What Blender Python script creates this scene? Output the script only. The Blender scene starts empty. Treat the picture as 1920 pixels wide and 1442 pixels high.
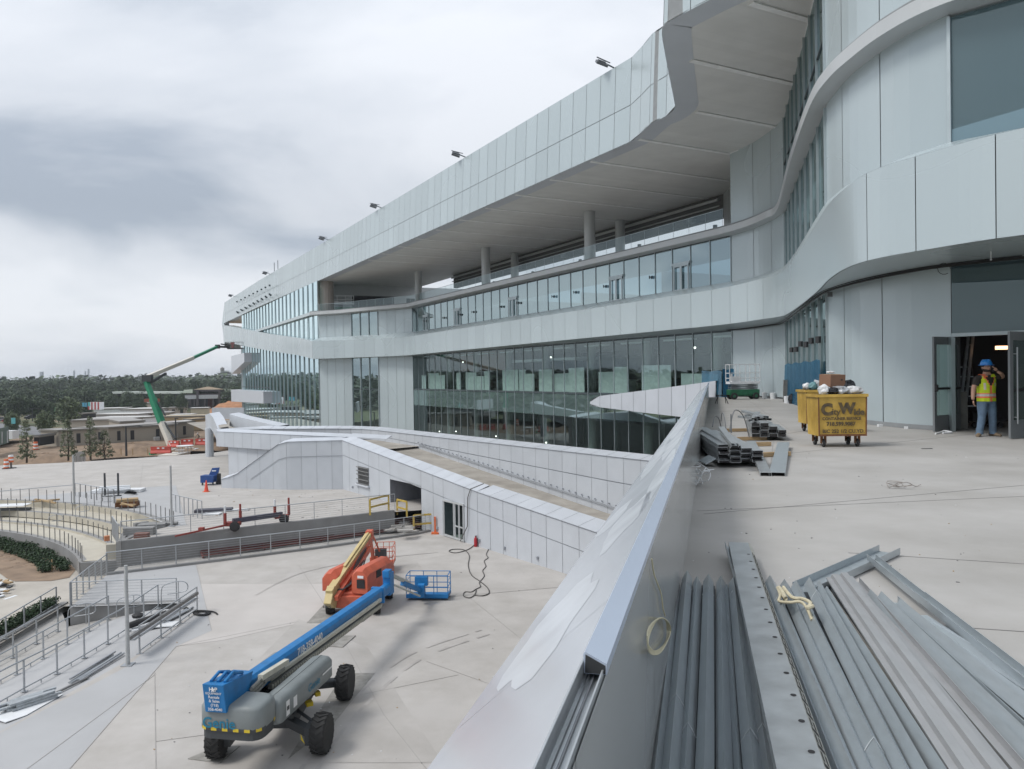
import bpy, math, random
from math import radians, sin, cos, pi, atan2, hypot, sqrt
from mathutils import Vector, Matrix, noise
random.seed(7)
V = Vector
sc = bpy.context.scene
COL = sc.collection
# ------------------------------------------------------------------ camera
EYE = 1.65; FPX = 1442.0
_p = .0125; _r = -.0158
F_ = V((0, cos(_p), -sin(_p))); _u0 = V((0, sin(_p), cos(_p)))
R_ = (V((1, 0, 0))*cos(_r) + _u0*sin(_r)).normalized(); U_ = R_.cross(F_)
cam = bpy.data.cameras.new("camera"); camo = bpy.data.objects.new("camera", cam); COL.objects.link(camo)
camo.matrix_world = Matrix(((R_.x, U_.x, -F_.x, 0), (R_.y, U_.y, -F_.y, 0), (R_.z, U_.z, -F_.z, EYE), (0, 0, 0, 1)))
cam.sensor_fit = 'HORIZONTAL'; cam.sensor_width = 36; cam.lens = 36*FPX/1920
cam.clip_start = .05; cam.clip_end = 6000
sc.camera = camo
sc.render.resolution_x = 1024; sc.render.resolution_y = 769
# ------------------------------------------------------------------ light
SUN_EL = radians(52); SUN_AZ = radians(250)       # compass bearing of the sun, clockwise from +Y
w = bpy.data.worlds.new("World"); sc.world = w; w.use_nodes = True
nt = w.node_tree; nt.nodes.clear(); N = nt.nodes.new; L = nt.links.new
out = N('ShaderNodeOutputWorld'); bg = N('ShaderNodeBackground'); sky = N('ShaderNodeTexSky')
sky.sky_type = 'NISHITA'; sky.sun_disc = False; sky.sun_elevation = SUN_EL; sky.sun_rotation = SUN_AZ
sky.altitude = 20; sky.air_density = 1.0; sky.dust_density = 3.0
tc = N('ShaderNodeTexCoord'); sx = N('ShaderNodeSeparateXYZ'); L(tc.outputs['Generated'], sx.inputs[0])
def M_(op, a, b=None, clamp=False):
    n = N('ShaderNodeMath'); n.operation = op; n.use_clamp = clamp
    for i, q in enumerate((a, b)):
        if q is None: continue
        if isinstance(q, (int, float)): n.inputs[i].default_value = q
        else: L(q, n.inputs[i])
    return n.outputs[0]
zc = M_('MAXIMUM', sx.outputs[2], 0.0); zd = M_('ADD', zc, .27)
px_ = M_('DIVIDE', sx.outputs[0], zd); py_ = M_('DIVIDE', sx.outputs[1], zd)
cb = N('ShaderNodeCombineXYZ'); L(px_, cb.inputs[0]); L(py_, cb.inputs[1])
mp = N('ShaderNodeMapping'); L(cb.outputs[0], mp.inputs[0]); mp.inputs['Location'].default_value = (12.6, -3.3, 0)
mp.inputs['Rotation'].default_value = (0, 0, .35); mp.inputs['Scale'].default_value = (1.0, 1.15, 1)
n1 = N('ShaderNodeTexNoise'); L(mp.outputs[0], n1.inputs[0]); n1.inputs['Scale'].default_value = 1.0
n1.inputs['Detail'].default_value = 8; n1.inputs['Roughness'].default_value = .52; n1.inputs['Distortion'].default_value = .35
n2 = N('ShaderNodeTexNoise'); L(mp.outputs[0], n2.inputs[0]); n2.inputs['Scale'].default_value = .33; n2.inputs['Detail'].default_value = 2
mixv = M_('ADD', M_('MULTIPLY', n1.outputs[0], .7), M_('MULTIPLY', n2.outputs[0], .3))
rp = N('ShaderNodeValToRGB'); L(mixv, rp.inputs[0])
e = rp.color_ramp.elements
e[0].position = .41; e[0].color = (4.4, 4.95, 5.75, 1); e[1].position = .58; e[1].color = (8.2, 8.5, 9.0, 1)
m = e.new(.49); m.color = (6.9, 7.3, 7.9, 1)
# the cloud deck is brighter overhead than towards the horizon
er = N('ShaderNodeValToRGB'); L(zc, er.inputs[0]); ee = er.color_ramp.elements; ee[0].position = 0; ee[0].color = (.84, .85, .87, 1); ee[1].position = .55; ee[1].color = (1, 1, 1, 1)
for _p2, _v in ((.10, .82), (.20, .74), (.34, .86)): _q = ee.new(_p2); _q.color = (_v, _v, _v, 1)
el = M_('MULTIPLY', er.outputs[0], 1.12)
sc1 = N('ShaderNodeVectorMath'); sc1.operation = 'SCALE'; L(rp.outputs[0], sc1.inputs[0]); L(el, sc1.inputs['Scale'])
mx = N('ShaderNodeMixRGB'); mx.inputs[0].default_value = .88; L(sky.outputs[0], mx.inputs[1]); L(sc1.outputs[0], mx.inputs[2])
L(mx.outputs[0], bg.inputs[0]); bg.inputs[1].default_value = .085; L(bg.outputs[0], out.inputs[0])
sl = bpy.data.lights.new("sun", 'SUN'); sl.energy = 1.45; sl.angle = radians(18); sl.color = (1, .97, .92)
so = bpy.data.objects.new("sun", sl); COL.objects.link(so)
_sd = V((sin(SUN_AZ)*cos(SUN_EL), cos(SUN_AZ)*cos(SUN_EL), sin(SUN_EL)))
so.rotation_euler = _sd.to_track_quat('Z', 'Y').to_euler(); so.location = (-60, -20, 90)
sc.view_settings.view_transform = 'Standard'; sc.view_settings.look = 'None'
sc.view_settings.exposure = .52; sc.view_settings.gamma = 1
sc.cycles.max_bounces = 6; sc.cycles.diffuse_bounces = 4; sc.cycles.glossy_bounces = 3
sc.cycles.transparent_max_bounces = 12; sc.cycles.transmission_bounces = 3
sc.cycles.caustics_reflective = False; sc.cycles.caustics_refractive = False
# ------------------------------------------------------------------ photo -> world at a known height / depth
def _ray(x, y): return R_*((x-960)/FPX) + U_*((721-y)/FPX) + F_
def G(x, y, z):
    d = _ray(x, y); t = (z-EYE)/d.z; return V((d.x*t, d.y*t, z))
def D(x, y, Y):
    d = _ray(x, y); t = Y/d.y; return V((d.x*t, Y, EYE+d.z*t))
# ------------------------------------------------------------------ materials
def mat(name, col, rough=.6, metal=0.0, var=.08, scale=3.0, bump=0.0, bscale=20, tint=0.0, col2=None, stain=0.0, spec=.5, coat=0.0, emit=None, sscale=.35, streak=None):
    m = bpy.data.materials.new(name); m.use_nodes = True; nt = m.node_tree; b = nt.nodes['Principled BSDF']
    N = nt.nodes.new; L = nt.links.new
    b.inputs['Roughness'].default_value = rough; b.inputs['Metallic'].default_value = metal
    b.inputs['Specular IOR Level'].default_value = spec; b.inputs['Coat Weight'].default_value = coat
    tc = N('ShaderNodeTexCoord'); src = tc.outputs['Object']
    if streak:
        mp = N('ShaderNodeMapping'); mp.inputs['Scale'].default_value = streak; L(src, mp.inputs[0]); src = mp.outputs[0]
    n = N('ShaderNodeTexNoise'); n.inputs['Scale'].default_value = scale; n.inputs['Detail'].default_value = 6 if (scale > 1 or stain) else 1; L(src, n.inputs[0])
    r = N('ShaderNodeValToRGB'); L(n.outputs[0], r.inputs[0])
    c2 = col2 or tuple(min(1, c*(1+var)) for c in col); c1 = col if col2 else tuple(c*(1-var) for c in col)
    r.color_ramp.elements[0].position = .3; r.color_ramp.elements[1].position = .7
    r.color_ramp.elements[0].color = (*c1, 1); r.color_ramp.elements[1].color = (*c2, 1)
    o = r.outputs[0]
    if stain:
        n3 = N('ShaderNodeTexNoise'); n3.inputs['Scale'].default_value = sscale; n3.inputs['Detail'].default_value = 8; n3.inputs['Roughness'].default_value = .65; L(tc.outputs['Object'], n3.inputs[0])
        r3 = N('ShaderNodeValToRGB'); L(n3.outputs[0], r3.inputs[0]); r3.color_ramp.elements[0].position = .32; r3.color_ramp.elements[1].position = .62
        r3.color_ramp.elements[0].color = (1-stain, 1-stain*1.05, 1-stain*1.15, 1); r3.color_ramp.elements[1].color = (1, 1, 1, 1)
        mm = N('ShaderNodeMixRGB'); mm.blend_type = 'MULTIPLY'; mm.inputs[0].default_value = 1; L(o, mm.inputs[1]); L(r3.outputs[0], mm.inputs[2]); o = mm.outputs[0]
    if tint:
        a = N('ShaderNodeAttribute'); a.attribute_name = 'tint'
        mr = N('ShaderNodeMapRange'); L(a.outputs['Fac'], mr.inputs[0]); mr.inputs[3].default_value = 1-tint; mr.inputs[4].default_value = 1+tint
        vm = N('ShaderNodeVectorMath'); vm.operation = 'SCALE'; L(o, vm.inputs[0]); L(mr.outputs[0], vm.inputs['Scale']); o = vm.outputs[0]
    L(o, b.inputs['Base Color'])
    mr = N('ShaderNodeMapRange'); L(n.outputs[0], mr.inputs[0]); mr.inputs[3].default_value = max(0, rough-.07); mr.inputs[4].default_value = min(1, rough+.07); L(mr.outputs[0], b.inputs['Roughness'])
    if bump:
        n2 = N('ShaderNodeTexNoise'); n2.inputs['Scale'].default_value = bscale; n2.inputs['Detail'].default_value = 5 if bscale > 1.5 else 0; L(src, n2.inputs[0])
        bp = N('ShaderNodeBump'); bp.inputs['Strength'].default_value = bump; bp.inputs['Distance'].default_value = .02
        L(n2.outputs[0], bp.inputs['Height']); L(bp.outputs[0], b.inputs['Normal'])
    if emit: b.inputs['Emission Color'].default_value = (*emit[:3], 1); b.inputs['Emission Strength'].default_value = emit[3]
    return m
def glass(name, tintc, refl=.10, rough=.02, opac=0.0, body=(.1, .15, .15), ior=1.5, wave=.0, k=1.0):
    m = bpy.data.materials.new(name); m.use_nodes = True; nt = m.node_tree; nt.nodes.clear(); N = nt.nodes.new; L = nt.links.new
    o = N('ShaderNodeOutputMaterial'); t = N('ShaderNodeBsdfTransparent'); t.inputs[0].default_value = (*tintc, 1)
    g = N('ShaderNodeBsdfGlossy'); g.inputs[0].default_value = (.78, .93, .95, 1); g.inputs['Roughness'].default_value = rough
    fr = N('ShaderNodeFresnel'); fr.inputs[0].default_value = ior
    base = t.outputs[0]
    if opac:
        d = N('ShaderNodeBsdfDiffuse'); d.inputs[0].default_value = (*body, 1); mx = N('ShaderNodeMixShader'); mx.inputs[0].default_value = opac
        L(base, mx.inputs[1]); L(d.outputs[0], mx.inputs[2]); base = mx.outputs[0]
    ad = N('ShaderNodeMath'); ad.operation = 'MULTIPLY_ADD'; ad.inputs[1].default_value = k; ad.inputs[2].default_value = refl; ad.use_clamp = True; L(fr.outputs[0], ad.inputs[0])
    if wave:
        tcn = N('ShaderNodeTexCoord'); nn = N('ShaderNodeTexNoise'); nn.inputs['Scale'].default_value = .35; L(tcn.outputs['Object'], nn.inputs[0])
        bp = N('ShaderNodeBump'); bp.inputs['Strength'].default_value = wave; bp.inputs['Distance'].default_value = .1; L(nn.outputs[0], bp.inputs['Height']); L(bp.outputs[0], g.inputs['Normal'])
    mx = N('ShaderNodeMixShader'); L(ad.outputs[0], mx.inputs[0]); L(base, mx.inputs[1]); L(g.outputs[0], mx.inputs[2]); L(mx.outputs[0], o.inputs[0])
    return m
PANEL = mat('white_panel', (.465, .535, .56), .27, .2, .02, .12, tint=.045, spec=.5)
PANELW = mat('pale_panel', (.50, .52, .53), .34, .15, .03, .6, tint=.04)
CAPM = mat('cap_panel', (.58, .61, .66), .35, .1, .03, .8, tint=.03)
WALLP = mat('plaza_panel', (.52, .55, .59), .38, .1, .03, .8, tint=.03)
JOINT = mat('joint_gasket', (.25, .265, .275), .8); JOINTL = mat('pale_joint', (.30, .32, .35), .8)
SOFFIT = mat('soffit_board', (.72, .725, .71), .45, 0, .05, 2, tint=.03, streak=(.4, .4, 1))
RIBM = mat('soffit_rib', (.88, .89, .89), .5)
MULL = mat('aluminium_mullion', (.42, .48, .50), .35, .5, .04)
MULLD = mat('dark_mullion', (.07, .09, .10), .4, .3, .04)
GL = glass('vision_glass', (.68, .80, .78), .012, .01, wave=.02, k=.18)
GLU = glass('upper_vision_glass', (.17, .27, .31), .075, .01, wave=.03, k=.4)
GLW = glass('wing_glass', (.22, .34, .34), .20, .01, wave=.02, k=1.0)
GLS = glass('spandrel_glass', (.1, .13, .12), .02, .03, .95, (.115, .165, .16), k=.35)
GLN = glass('near_upper_glass', (.2, .3, .34), .06, .01, .45, (.13, .20, .235), wave=.03, k=.6)
GLT = glass('tinted_glass', (.13, .2, .2), .05, .01, .45, (.11, .14, .135), wave=.03, k=.45)
BALG = glass('balustrade_glass', (.80, .84, .84), .01, .01, k=.12)
CONC = mat('plaza_concrete', (.46, .44, .42), .8, 0, .05, .35, bump=.06, bscale=14, stain=.17, tint=.03, sscale=.5)
CONCB = mat('blue_grey_concrete', (.41, .415, .425), .8, 0, .04, .5, bump=.06, bscale=14, stain=.08, sscale=.3)
CONCT = mat('terrace_concrete', (.40, .39, .375), .75, 0, .05, .9, bump=.08, bscale=18, stain=.18, sscale=.55, tint=.02)
CONCW = mat('wall_concrete', (.27, .27, .27), .85, 0, .08, 1.2, bump=.1, bscale=10, stain=.16, streak=(1, 1, .5))
CREAM = mat('cream_concrete', (.49, .46, .39), .85, 0, .07, 1, bump=.08, stain=.12)
RAMPC = mat('ramp_concrete', (.36, .335, .30), .85, 0, .10, .7, bump=.1, stain=.2)
STEEL = mat('galvanised_steel', (.47, .52, .55), .34, .5, .05, 6, bump=.03, bscale=60, stain=.07, sscale=2.5, streak=(6, .6, 6))
STEELL = mat('bright_zinc_steel', (.50, .53, .55), .34, .6, .10, 8, bump=.03, bscale=50, stain=.1, sscale=3)
STEELW = mat('weathered_steel', (.47, .475, .485), .38, .5, .04, 5, stain=.08, sscale=3, streak=(5, .5, 5))
RAIL = mat('rail_steel', (.42, .44, .46), .4, .5, .05)
RAILD = mat('dark_rail_steel', (.19, .19, .19), .5, .4, .05)
DARK = mat('dark_interior', (.035, .037, .04), .8)
BLACK = mat('black_rubber', (.02, .02, .022), .7, 0, .2, 20)
INTC = mat('interior_concrete', (.33, .33, .32), .8)
WOOD = mat('timber', (.38, .27, .15), .8, 0, .2, 4, streak=(1, 8, 8))
YWOOD = mat('yellow_timber', (.50, .36, .08), .7, 0, .1, 4)
PLY = mat('plywood', (.30, .29, .27), .8, 0, .15, 3, stain=.2, sscale=1.5)
WHITE = mat('white_paint', (.70, .71, .72), .5, 0, .04)
OFFW = mat('white_sheet', (.72, .74, .76), .5, 0, .05)
SOIL = mat('soil', (.20, .145, .105), .95, 0, .25, .9, bump=.6, bscale=3, col2=(.33, .24, .17), stain=.25, sscale=.08)
GRASSM = mat('grass_ground', (.055, .08, .03), .95, 0, .3, .2, bump=.4, bscale=2, col2=(.15, .15, .08), stain=.2, sscale=.03)
ROADM = mat('road_asphalt', (.17, .175, .18), .9, 0, .1, .3)
LEAFD = mat('dark_leaves', (.030, .052, .030), .7, 0, .3, .35, tint=.5, col2=(.065, .095, .045))
LEAFM = mat('mid_leaves', (.06, .09, .045), .7, 0, .3, .5, tint=.45, col2=(.12, .15, .075))
LEAFY = mat('young_leaves', (.085, .11, .065), .7, 0, .3, 1.5, tint=.5, col2=(.19, .21, .13))
BARK = mat('bark', (.08, .065, .05), .9, 0, .2, 5)
# ------------------------------------------------------------------ objects
def tag(o, label=None, cat=None, group=None, kind=None):
    if label: o['label'] = label
    if cat: o['category'] = cat
    if group: o['group'] = group
    if kind: o['kind'] = kind
    return o
def thing(name, label, cat, loc=(0, 0, 0), rz=0.0, group=None):
    o = bpy.data.objects.new(name, None); COL.objects.link(o); o.empty_display_size = .3
    o.location = loc; o.rotation_euler = (0, 0, rz); return tag(o, label, cat, group)
def copy_tree(o, parent=None):
    c = o.copy(); COL.objects.link(c); c.parent = parent
    for ch in list(o.children): copy_tree(ch, c)
    return c
def dup(o, loc, rz=0.0, label=None, s=1.0, group=None):
    c = copy_tree(o); c.location = loc; c.rotation_euler = (0, 0, rz); c.scale = (s, s, s)
    if label: c['label'] = label
    if group: c['group'] = group
    return c
class MB:
    def __init__(s): s.v = []; s.f = []; s.m = []; s.t = []
    def face(s, pts, m=0, t=None):
        i = len(s.v); s.v += [tuple(p) for p in pts]; s.f.append(tuple(range(i, i+len(pts)))); s.m.append(m); s.t.append(random.random() if t is None else t)
    def idx(s, pts, faces, m=0, t=None):
        i = len(s.v); s.v += [tuple(p) for p in pts]; t = random.random() if t is None else t
        for f in faces: s.f.append(tuple(i+k for k in f)); s.m.append(m); s.t.append(t)
    def hexa(s, b, t, m=0):      # 4 bottom, 4 top corners
        s.idx(list(b)+list(t), [(3, 2, 1, 0), (4, 5, 6, 7), (0, 1, 5, 4), (1, 2, 6, 5), (2, 3, 7, 6), (3, 0, 4, 7)], m)
    def box(s, c, d, rz=0, m=0, M=None):
        x, y, z = d[0]/2, d[1]/2, d[2]/2; c = V(c)
        R = M if M is not None else Matrix.Rotation(rz, 3, 'Z')
        P = [R @ V(q) + c for q in ((-x, -y, -z), (x, -y, -z), (x, y, -z), (-x, y, -z), (-x, -y, z), (x, -y, z), (x, y, z), (-x, y, z))]
        s.hexa(P[:4], P[4:], m)
    def beam(s, a, b, w, h, m=0, up=(0, 0, 1)):
        a = V(a); b = V(b); d = (b-a).normalized(); u = V(up)
        if abs(d.dot(u)) > .98: u = V((1, 0, 0))
        sd = d.cross(u).normalized()*(w/2); up2 = sd.cross(d).normalized()*(h/2)
        A = [a-sd-up2, a+sd-up2, a+sd+up2, a-sd+up2]; B = [q+(b-a) for q in A]
        s.idx(A+B, [(0, 1, 2, 3), (7, 6, 5, 4), (0, 4, 5, 1), (1, 5, 6, 2), (2, 6, 7, 3), (3, 7, 4, 0)], m)
    def tube(s, pts, r, n=8, m=0, cap=True):
        pts = [V(p) for p in pts]; K = len(pts); rs = r if isinstance(r, (list, tuple)) else [r]*K
        rings = []; u = None
        for i, p in enumerate(pts):
            d = (pts[min(i+1, K-1)]-pts[max(i-1, 0)])
            if d.length < 1e-9: d = V((0, 0, 1))
            d.normalize()
            if u is None: u = d.orthogonal().normalized()
            else:
                u = (u-d*u.dot(d)); u = u.normalized() if u.length > 1e-6 else d.orthogonal().normalized()
            v = d.cross(u)
            rings.append([p+(u*cos(2*pi*k/n)+v*sin(2*pi*k/n))*rs[i] for k in range(n)])
        s.loft(rings, m, cap)
    def loft(s, rings, m=0, cap=True, closed=True):
        n = len(rings[0]); i0 = len(s.v); t = random.random()
        for r in rings: s.v += [tuple(p) for p in r]
        for j in range(len(rings)-1):
            for k in range(n if closed else n-1):
                k2 = (k+1) % n; a = i0+j*n
                s.f.append((a+k, a+k2, a+n+k2, a+n+k)); s.m.append(m); s.t.append(t)
        if cap and closed:
            s.f.append(tuple(i0+k for k in range(n))[::-1]); s.m.append(m); s.t.append(t)
            a = i0+(len(rings)-1)*n; s.f.append(tuple(a+k for k in range(n))); s.m.append(m); s.t.append(t)
    def lathe(s, c, prof, n=16, m=0, axis='Z'):
        c = V(c); rings = []
        for r, h in prof:
            ring = []
            for k in range(n):
                a = 2*pi*k/n
                q = V((r*cos(a), r*sin(a), h)) if axis == 'Z' else (V((h, r*cos(a), r*sin(a))) if axis == 'X' else V((r*cos(a), h, r*sin(a))))
                ring.append(c+q)
            rings.append(ring)
        s.loft(rings, m, True)
    def prism(s, poly, z0, z1, m=0):
        n = len(poly); f0 = (lambda p: z0(p)) if callable(z0) else (lambda p: z0); f1 = (lambda p: z1(p)) if callable(z1) else (lambda p: z1)
        b = [V((p[0], p[1], f0(p))) for p in poly]; t = [V((p[0], p[1], f1(p))) for p in poly]
        s.idx(b+t, [tuple(range(n))[::-1], tuple(range(n, 2*n))]+[(k, (k+1) % n, n+(k+1) % n, n+k) for k in range(n)], m)
    def sweep(s, prof, a, b, up=(0, 0, 1), m=0, thick=None):
        # closed profile (u sideways, v up) swept a->b
        a = V(a); b = V(b); d = (b-a).normalized(); sd = d.cross(V(up)).normalized(); u2 = sd.cross(d)
        s.loft([[p+sd*x+u2*y for x, y in prof] for p in (a, b)], m, True)
    def build(s, name, mats, parent=None, smooth=False, bevel=0, solid=0):
        me = bpy.data.meshes.new(name); me.from_pydata(s.v, [], s.f); me.validate(clean_customdata=False)
        if not isinstance(mats, (list, tuple)): mats = [mats]
        for q in mats: me.materials.append(q)
        if len(me.polygons) == len(s.m):
            me.polygons.foreach_set('material_index', s.m)
            a = me.attributes.new('tint', 'FLOAT', 'FACE'); a.data.foreach_set('value', s.t)
        if smooth:
            me.polygons.foreach_set('use_smooth', [True]*len(me.polygons))
            try: me.set_sharp_from_angle(angle=radians(40))
            except Exception: pass
        me.update()
        o = bpy.data.objects.new(name, me); COL.objects.link(o)
        if parent: o.parent = parent
        if bevel:
            b = o.modifiers.new('b', 'BEVEL'); b.width = bevel; b.segments = 2; b.limit_method = 'ANGLE'; b.angle_limit = radians(35)
        return o
def one(name, mats, fn, parent=None, **k):
    mb = MB(); fn(mb); return mb.build(name, mats, parent, **k)
def text(name, s, size, loc, M, m, parent, ext=.004, bold=0.0, align='LEFT'):
    cu = bpy.data.curves.new(name, 'FONT'); cu.body = s; cu.size = size; cu.extrude = ext; cu.offset = bold; cu.align_x = align; cu.resolution_u = 3
    o = bpy.data.objects.new(name+'_c', cu); COL.objects.link(o)
    dg = bpy.context.evaluated_depsgraph_get(); me = bpy.data.meshes.new_from_object(o.evaluated_get(dg)); bpy.data.objects.remove(o)
    ob = bpy.data.objects.new(name, me); COL.objects.link(ob); me.materials.clear(); me.materials.append(m)
    ob.matrix_local = Matrix.Translation(V(loc)) @ M.to_4x4(); ob.parent = parent; return ob
def axes(x, y):      # matrix with local x, y given, z = normal
    x = V(x).normalized(); z = x.cross(V(y)).normalized(); y = z.cross(x)
    return Matrix((x, y, z)).transposed()
def lerp(a, b, t): return a+(b-a)*t
def resample(rows, us):
    r0 = [V(p) for p in rows[0]]; c = [0]
    for i in range(1, len(r0)): c.append(c[-1]+(r0[i]-r0[i-1]).length)
    outr = []
    for r in rows:
        r = [V(p) for p in r]; o = []
        for u in us:
            u = min(max(u, 0), c[-1]); i = 0
            while i < len(c)-2 and c[i+1] < u: i += 1
            t = (u-c[i])/max(1e-9, c[i+1]-c[i]); o.append(r[i].lerp(r[i+1], t))
        outr.append(o)
    return outr
def length(r):
    r = [V(p) for p in r]; return sum((r[i+1]-r[i]).length for i in range(len(r)-1))
def smoothp(pts, n=6):    # catmull-rom
    P = [V(p) for p in pts]; o = []
    for i in range(len(P)-1):
        a = P[max(i-1, 0)]; b = P[i]; c = P[i+1]; d = P[min(i+2, len(P)-1)]
        for k in range(n):
            t = k/n; o.append(.5*((2*b)+(c-a)*t+(2*a-5*b+4*c-d)*t*t+(3*b-a-3*c+d)*t*t*t))
    return o+[P[-1]]
def panels(mb, rows, width, gap=.03, m=0, mb_i=1, inward=1, vgap=None, step=1.0, cuts=None, mrows=None):
    Lr = length(rows[0]); n = max(1, round(Lr/width)); cuts = cuts or [Lr*i/n for i in range(n+1)]
    vgap = gap if vgap is None else vgap
    for i in range(len(cuts)-1):
        a, b = cuts[i]+gap/2, cuts[i+1]-gap/2
        k = max(1, int((b-a)/step)); us = [a+(b-a)*j/k for j in range(k+1)]
        R = resample(rows, us)
        for r in range(len(R)-1):
            t = random.random(); h = (R[r+1][0]-R[r][0]).length; g0 = vgap/2/h if r > 0 else 0; g1 = vgap/2/h if r < len(R)-2 else 0
            for j in range(k):
                q = [R[r][j].lerp(R[r+1][j], g0), R[r][j+1].lerp(R[r+1][j+1], g0), R[r][j+1].lerp(R[r+1][j+1], 1-g1), R[r][j].lerp(R[r+1][j], 1-g1)]
                mb.face(q, mrows[r] if mrows else m, t)
    k = max(1, int(Lr/step)); us = [Lr*j/k for j in range(k+1)]; R = resample(rows, us)
    for r in range(len(R)-1):
        for j in range(k):
            q = [R[r][j], R[r][j+1], R[r+1][j+1], R[r+1][j]]
            nn = (q[1]-q[0]).cross(q[3]-q[0])
            if nn.length < 1e-9: continue
            nn.normalize(); mb.face([p+nn*(.04*inward) for p in q], mb_i, .5)
def zrow(plan, z): return [V((p[0], p[1], z)) for p in plan]
PERP = V((.882, .471, 0)); ALONG = V((-.471, .882, 0)); A0 = V((14.4, 50.2, 0))
def FB(t, s, z): p = A0+ALONG*t+PERP*s; return V((p.x, p.y, z))      # facade coordinates: along, into the building, height
# ================================================================== ground and setting
ZP = -9.35; ZU = -8.05; ZG = -10.6
# ================================================================== the grandstand
B = thing('grandstand_building', 'long white panelled grandstand with stacked glass storeys and a deep overhanging roof', 'building')
WN = [(30, 3), (12.6, 18.9), (11.45, 20), (10.95, 21.3), (10.75, 22.7), (10.7, 24.4), (11, 26.7)]
WR = [(11, 26.7), (15.45, 43.2)]
WA = [(15.45, 43.2), (15.5, 45.2), (15.2, 47.8), (14.4, 50.2)]
BW = (-13, 101.5)
WM = [(14.4, 50.2), BW]
WC = [BW, (-15.6, 103.6), (-18.2, 105.3), (-22.6, 109.2), (-28, 112)]
WL = [(-28, 112), (-59.6, 170.5), (-69, 187)]
ZF = 15.8; ZT = 21.0
edge = [G(420, 604, ZF+.2)] + [G(x, y, ZF) for x, y in ((600, 525), (760, 453.5), (983, 354), (1187, 263), (1220, 232), (1243, 221), (1260, 209), (1266, 198), (1264, 188), (1253, 133), (1245, 90), (1241, 62), (1246, 47), (1262, 36), (1290, 21), (1330, 0))]
edge[0] = V((-72.4, 194, ZF)); edge.insert(1, V((-50, 152, ZF)))
near_edge = [V((9.2, 27.6, ZF)), V((12, 24, ZF)), V((17, 17, ZF)), V((26, 8, ZF))]
edge = [p for p in edge] + near_edge
edge = [edge[0], edge[1], edge[2], edge[3], edge[4]] + smoothp(edge[5:-3], 4) + edge[-3:]
edge.reverse()         # near -> far
def off(pts, d, z):    # offset a near->far polyline to its building side
    o = []
    for i, p in enumerate(pts):
        a_, b_ = pts[max(i-1, 0)], pts[min(i+1, len(pts)-1)]; t = V((b_[0]-a_[0], b_[1]-a_[1], 0)).normalized(); nrm = V((t.y, -t.x, 0))
        o.append(V((p[0]+nrm.x*d, p[1]+nrm.y*d, z)))
    return o
def f_fascia(mb):
    top = off(edge, .25, ZT); mid = off(edge, .10, ZF+2.25)
    panels(mb, [edge, mid, top], 1.62, .035, 0, 1, 1, .04, .8)
    t2 = off(edge, .8, ZT-.02); panels(mb, [top, t2], 3.2, .02, 2, 1, 1, .02, 1)
    t3 = off(edge, .8, ZT-1.2)
    for i in range(len(t2)-1): mb.face([t2[i], t2[i+1], t3[i+1], t3[i]], 0, .5)
one('roof_fascia', [PANEL, JOINT, CAPM], f_fascia, B)
BACK = 24; BKR = 8.5
def f_soffit(mb):
    # boarded soffit from the edge back into the building, laid as long boards
    inn = off(edge, 1.2, ZF)
    for i in range(len(edge)-1):
        mb.face([edge[i], edge[i+1], inn[i+1], inn[i]], 1, .5)
    # boards: strips parallel to PERP
    fe = [p for p in edge]
    def s_at(t):      # distance s (negative = outward) of the edge at facade coordinate t
        best = None
        for i in range(len(fe)-1):
            ta = (fe[i]-A0).dot(ALONG); tb = (fe[i+1]-A0).dot(ALONG)
            if min(ta, tb) <= t <= max(ta, tb) and abs(tb-ta) > 1e-6:
                q = fe[i].lerp(fe[i+1], (t-ta)/(tb-ta)); s_ = (q-A0).dot(PERP); best = s_ if best is None else min(best, s_)
        return best
    t = -44.0
    while t < 162:
        s0 = s_at(t+.29)
        if s0 is not None:
            a = FB(t+.002, s0+.9, ZF+.012); b = FB(t+.582, s0+.9, ZF+.012); c = FB(t+.582, BKR, ZF+.012); d = FB(t+.002, BKR, ZF+.012)
            mb.face([a, d, c, b], 0)
        t += .585
    c = [p+V((0, 0, .06)) for p in edge] + [FB(170, BKR, ZF+.06), FB(-60, BKR, ZF+.06)]
    mb.face(c, 2, .5)
one('roof_soffit', [SOFFIT, CAPM, SOFFIT], f_soffit, B)
rt = [-26.3, -21, -15.7, -10.5, -5.3, 0, 5.3, 10.5, 15.7, 21, 26.3, 31.6, 36.9, 42.1, 47.4, 52.6]
def eds(t):
    bs = 1e9
    for i in range(len(edge)-1):
        ta = (edge[i]-A0).dot(ALONG); tb = (edge[i+1]-A0).dot(ALONG)
        if min(ta, tb) <= t <= max(ta, tb) and abs(tb-ta) > 1e-6:
            q = edge[i].lerp(edge[i+1], (t-ta)/(tb-ta)); bs = min(bs, (q-A0).dot(PERP))
    return bs
for t in rt:
    s0 = eds(t)+ (1.5 if t < -1 else .35)
    one('soffit_rib', RIBM, lambda mb: mb.beam(FB(t, s0, ZF-.02), FB(t, 7.6, ZF-.02), .30, .05), B)
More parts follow.
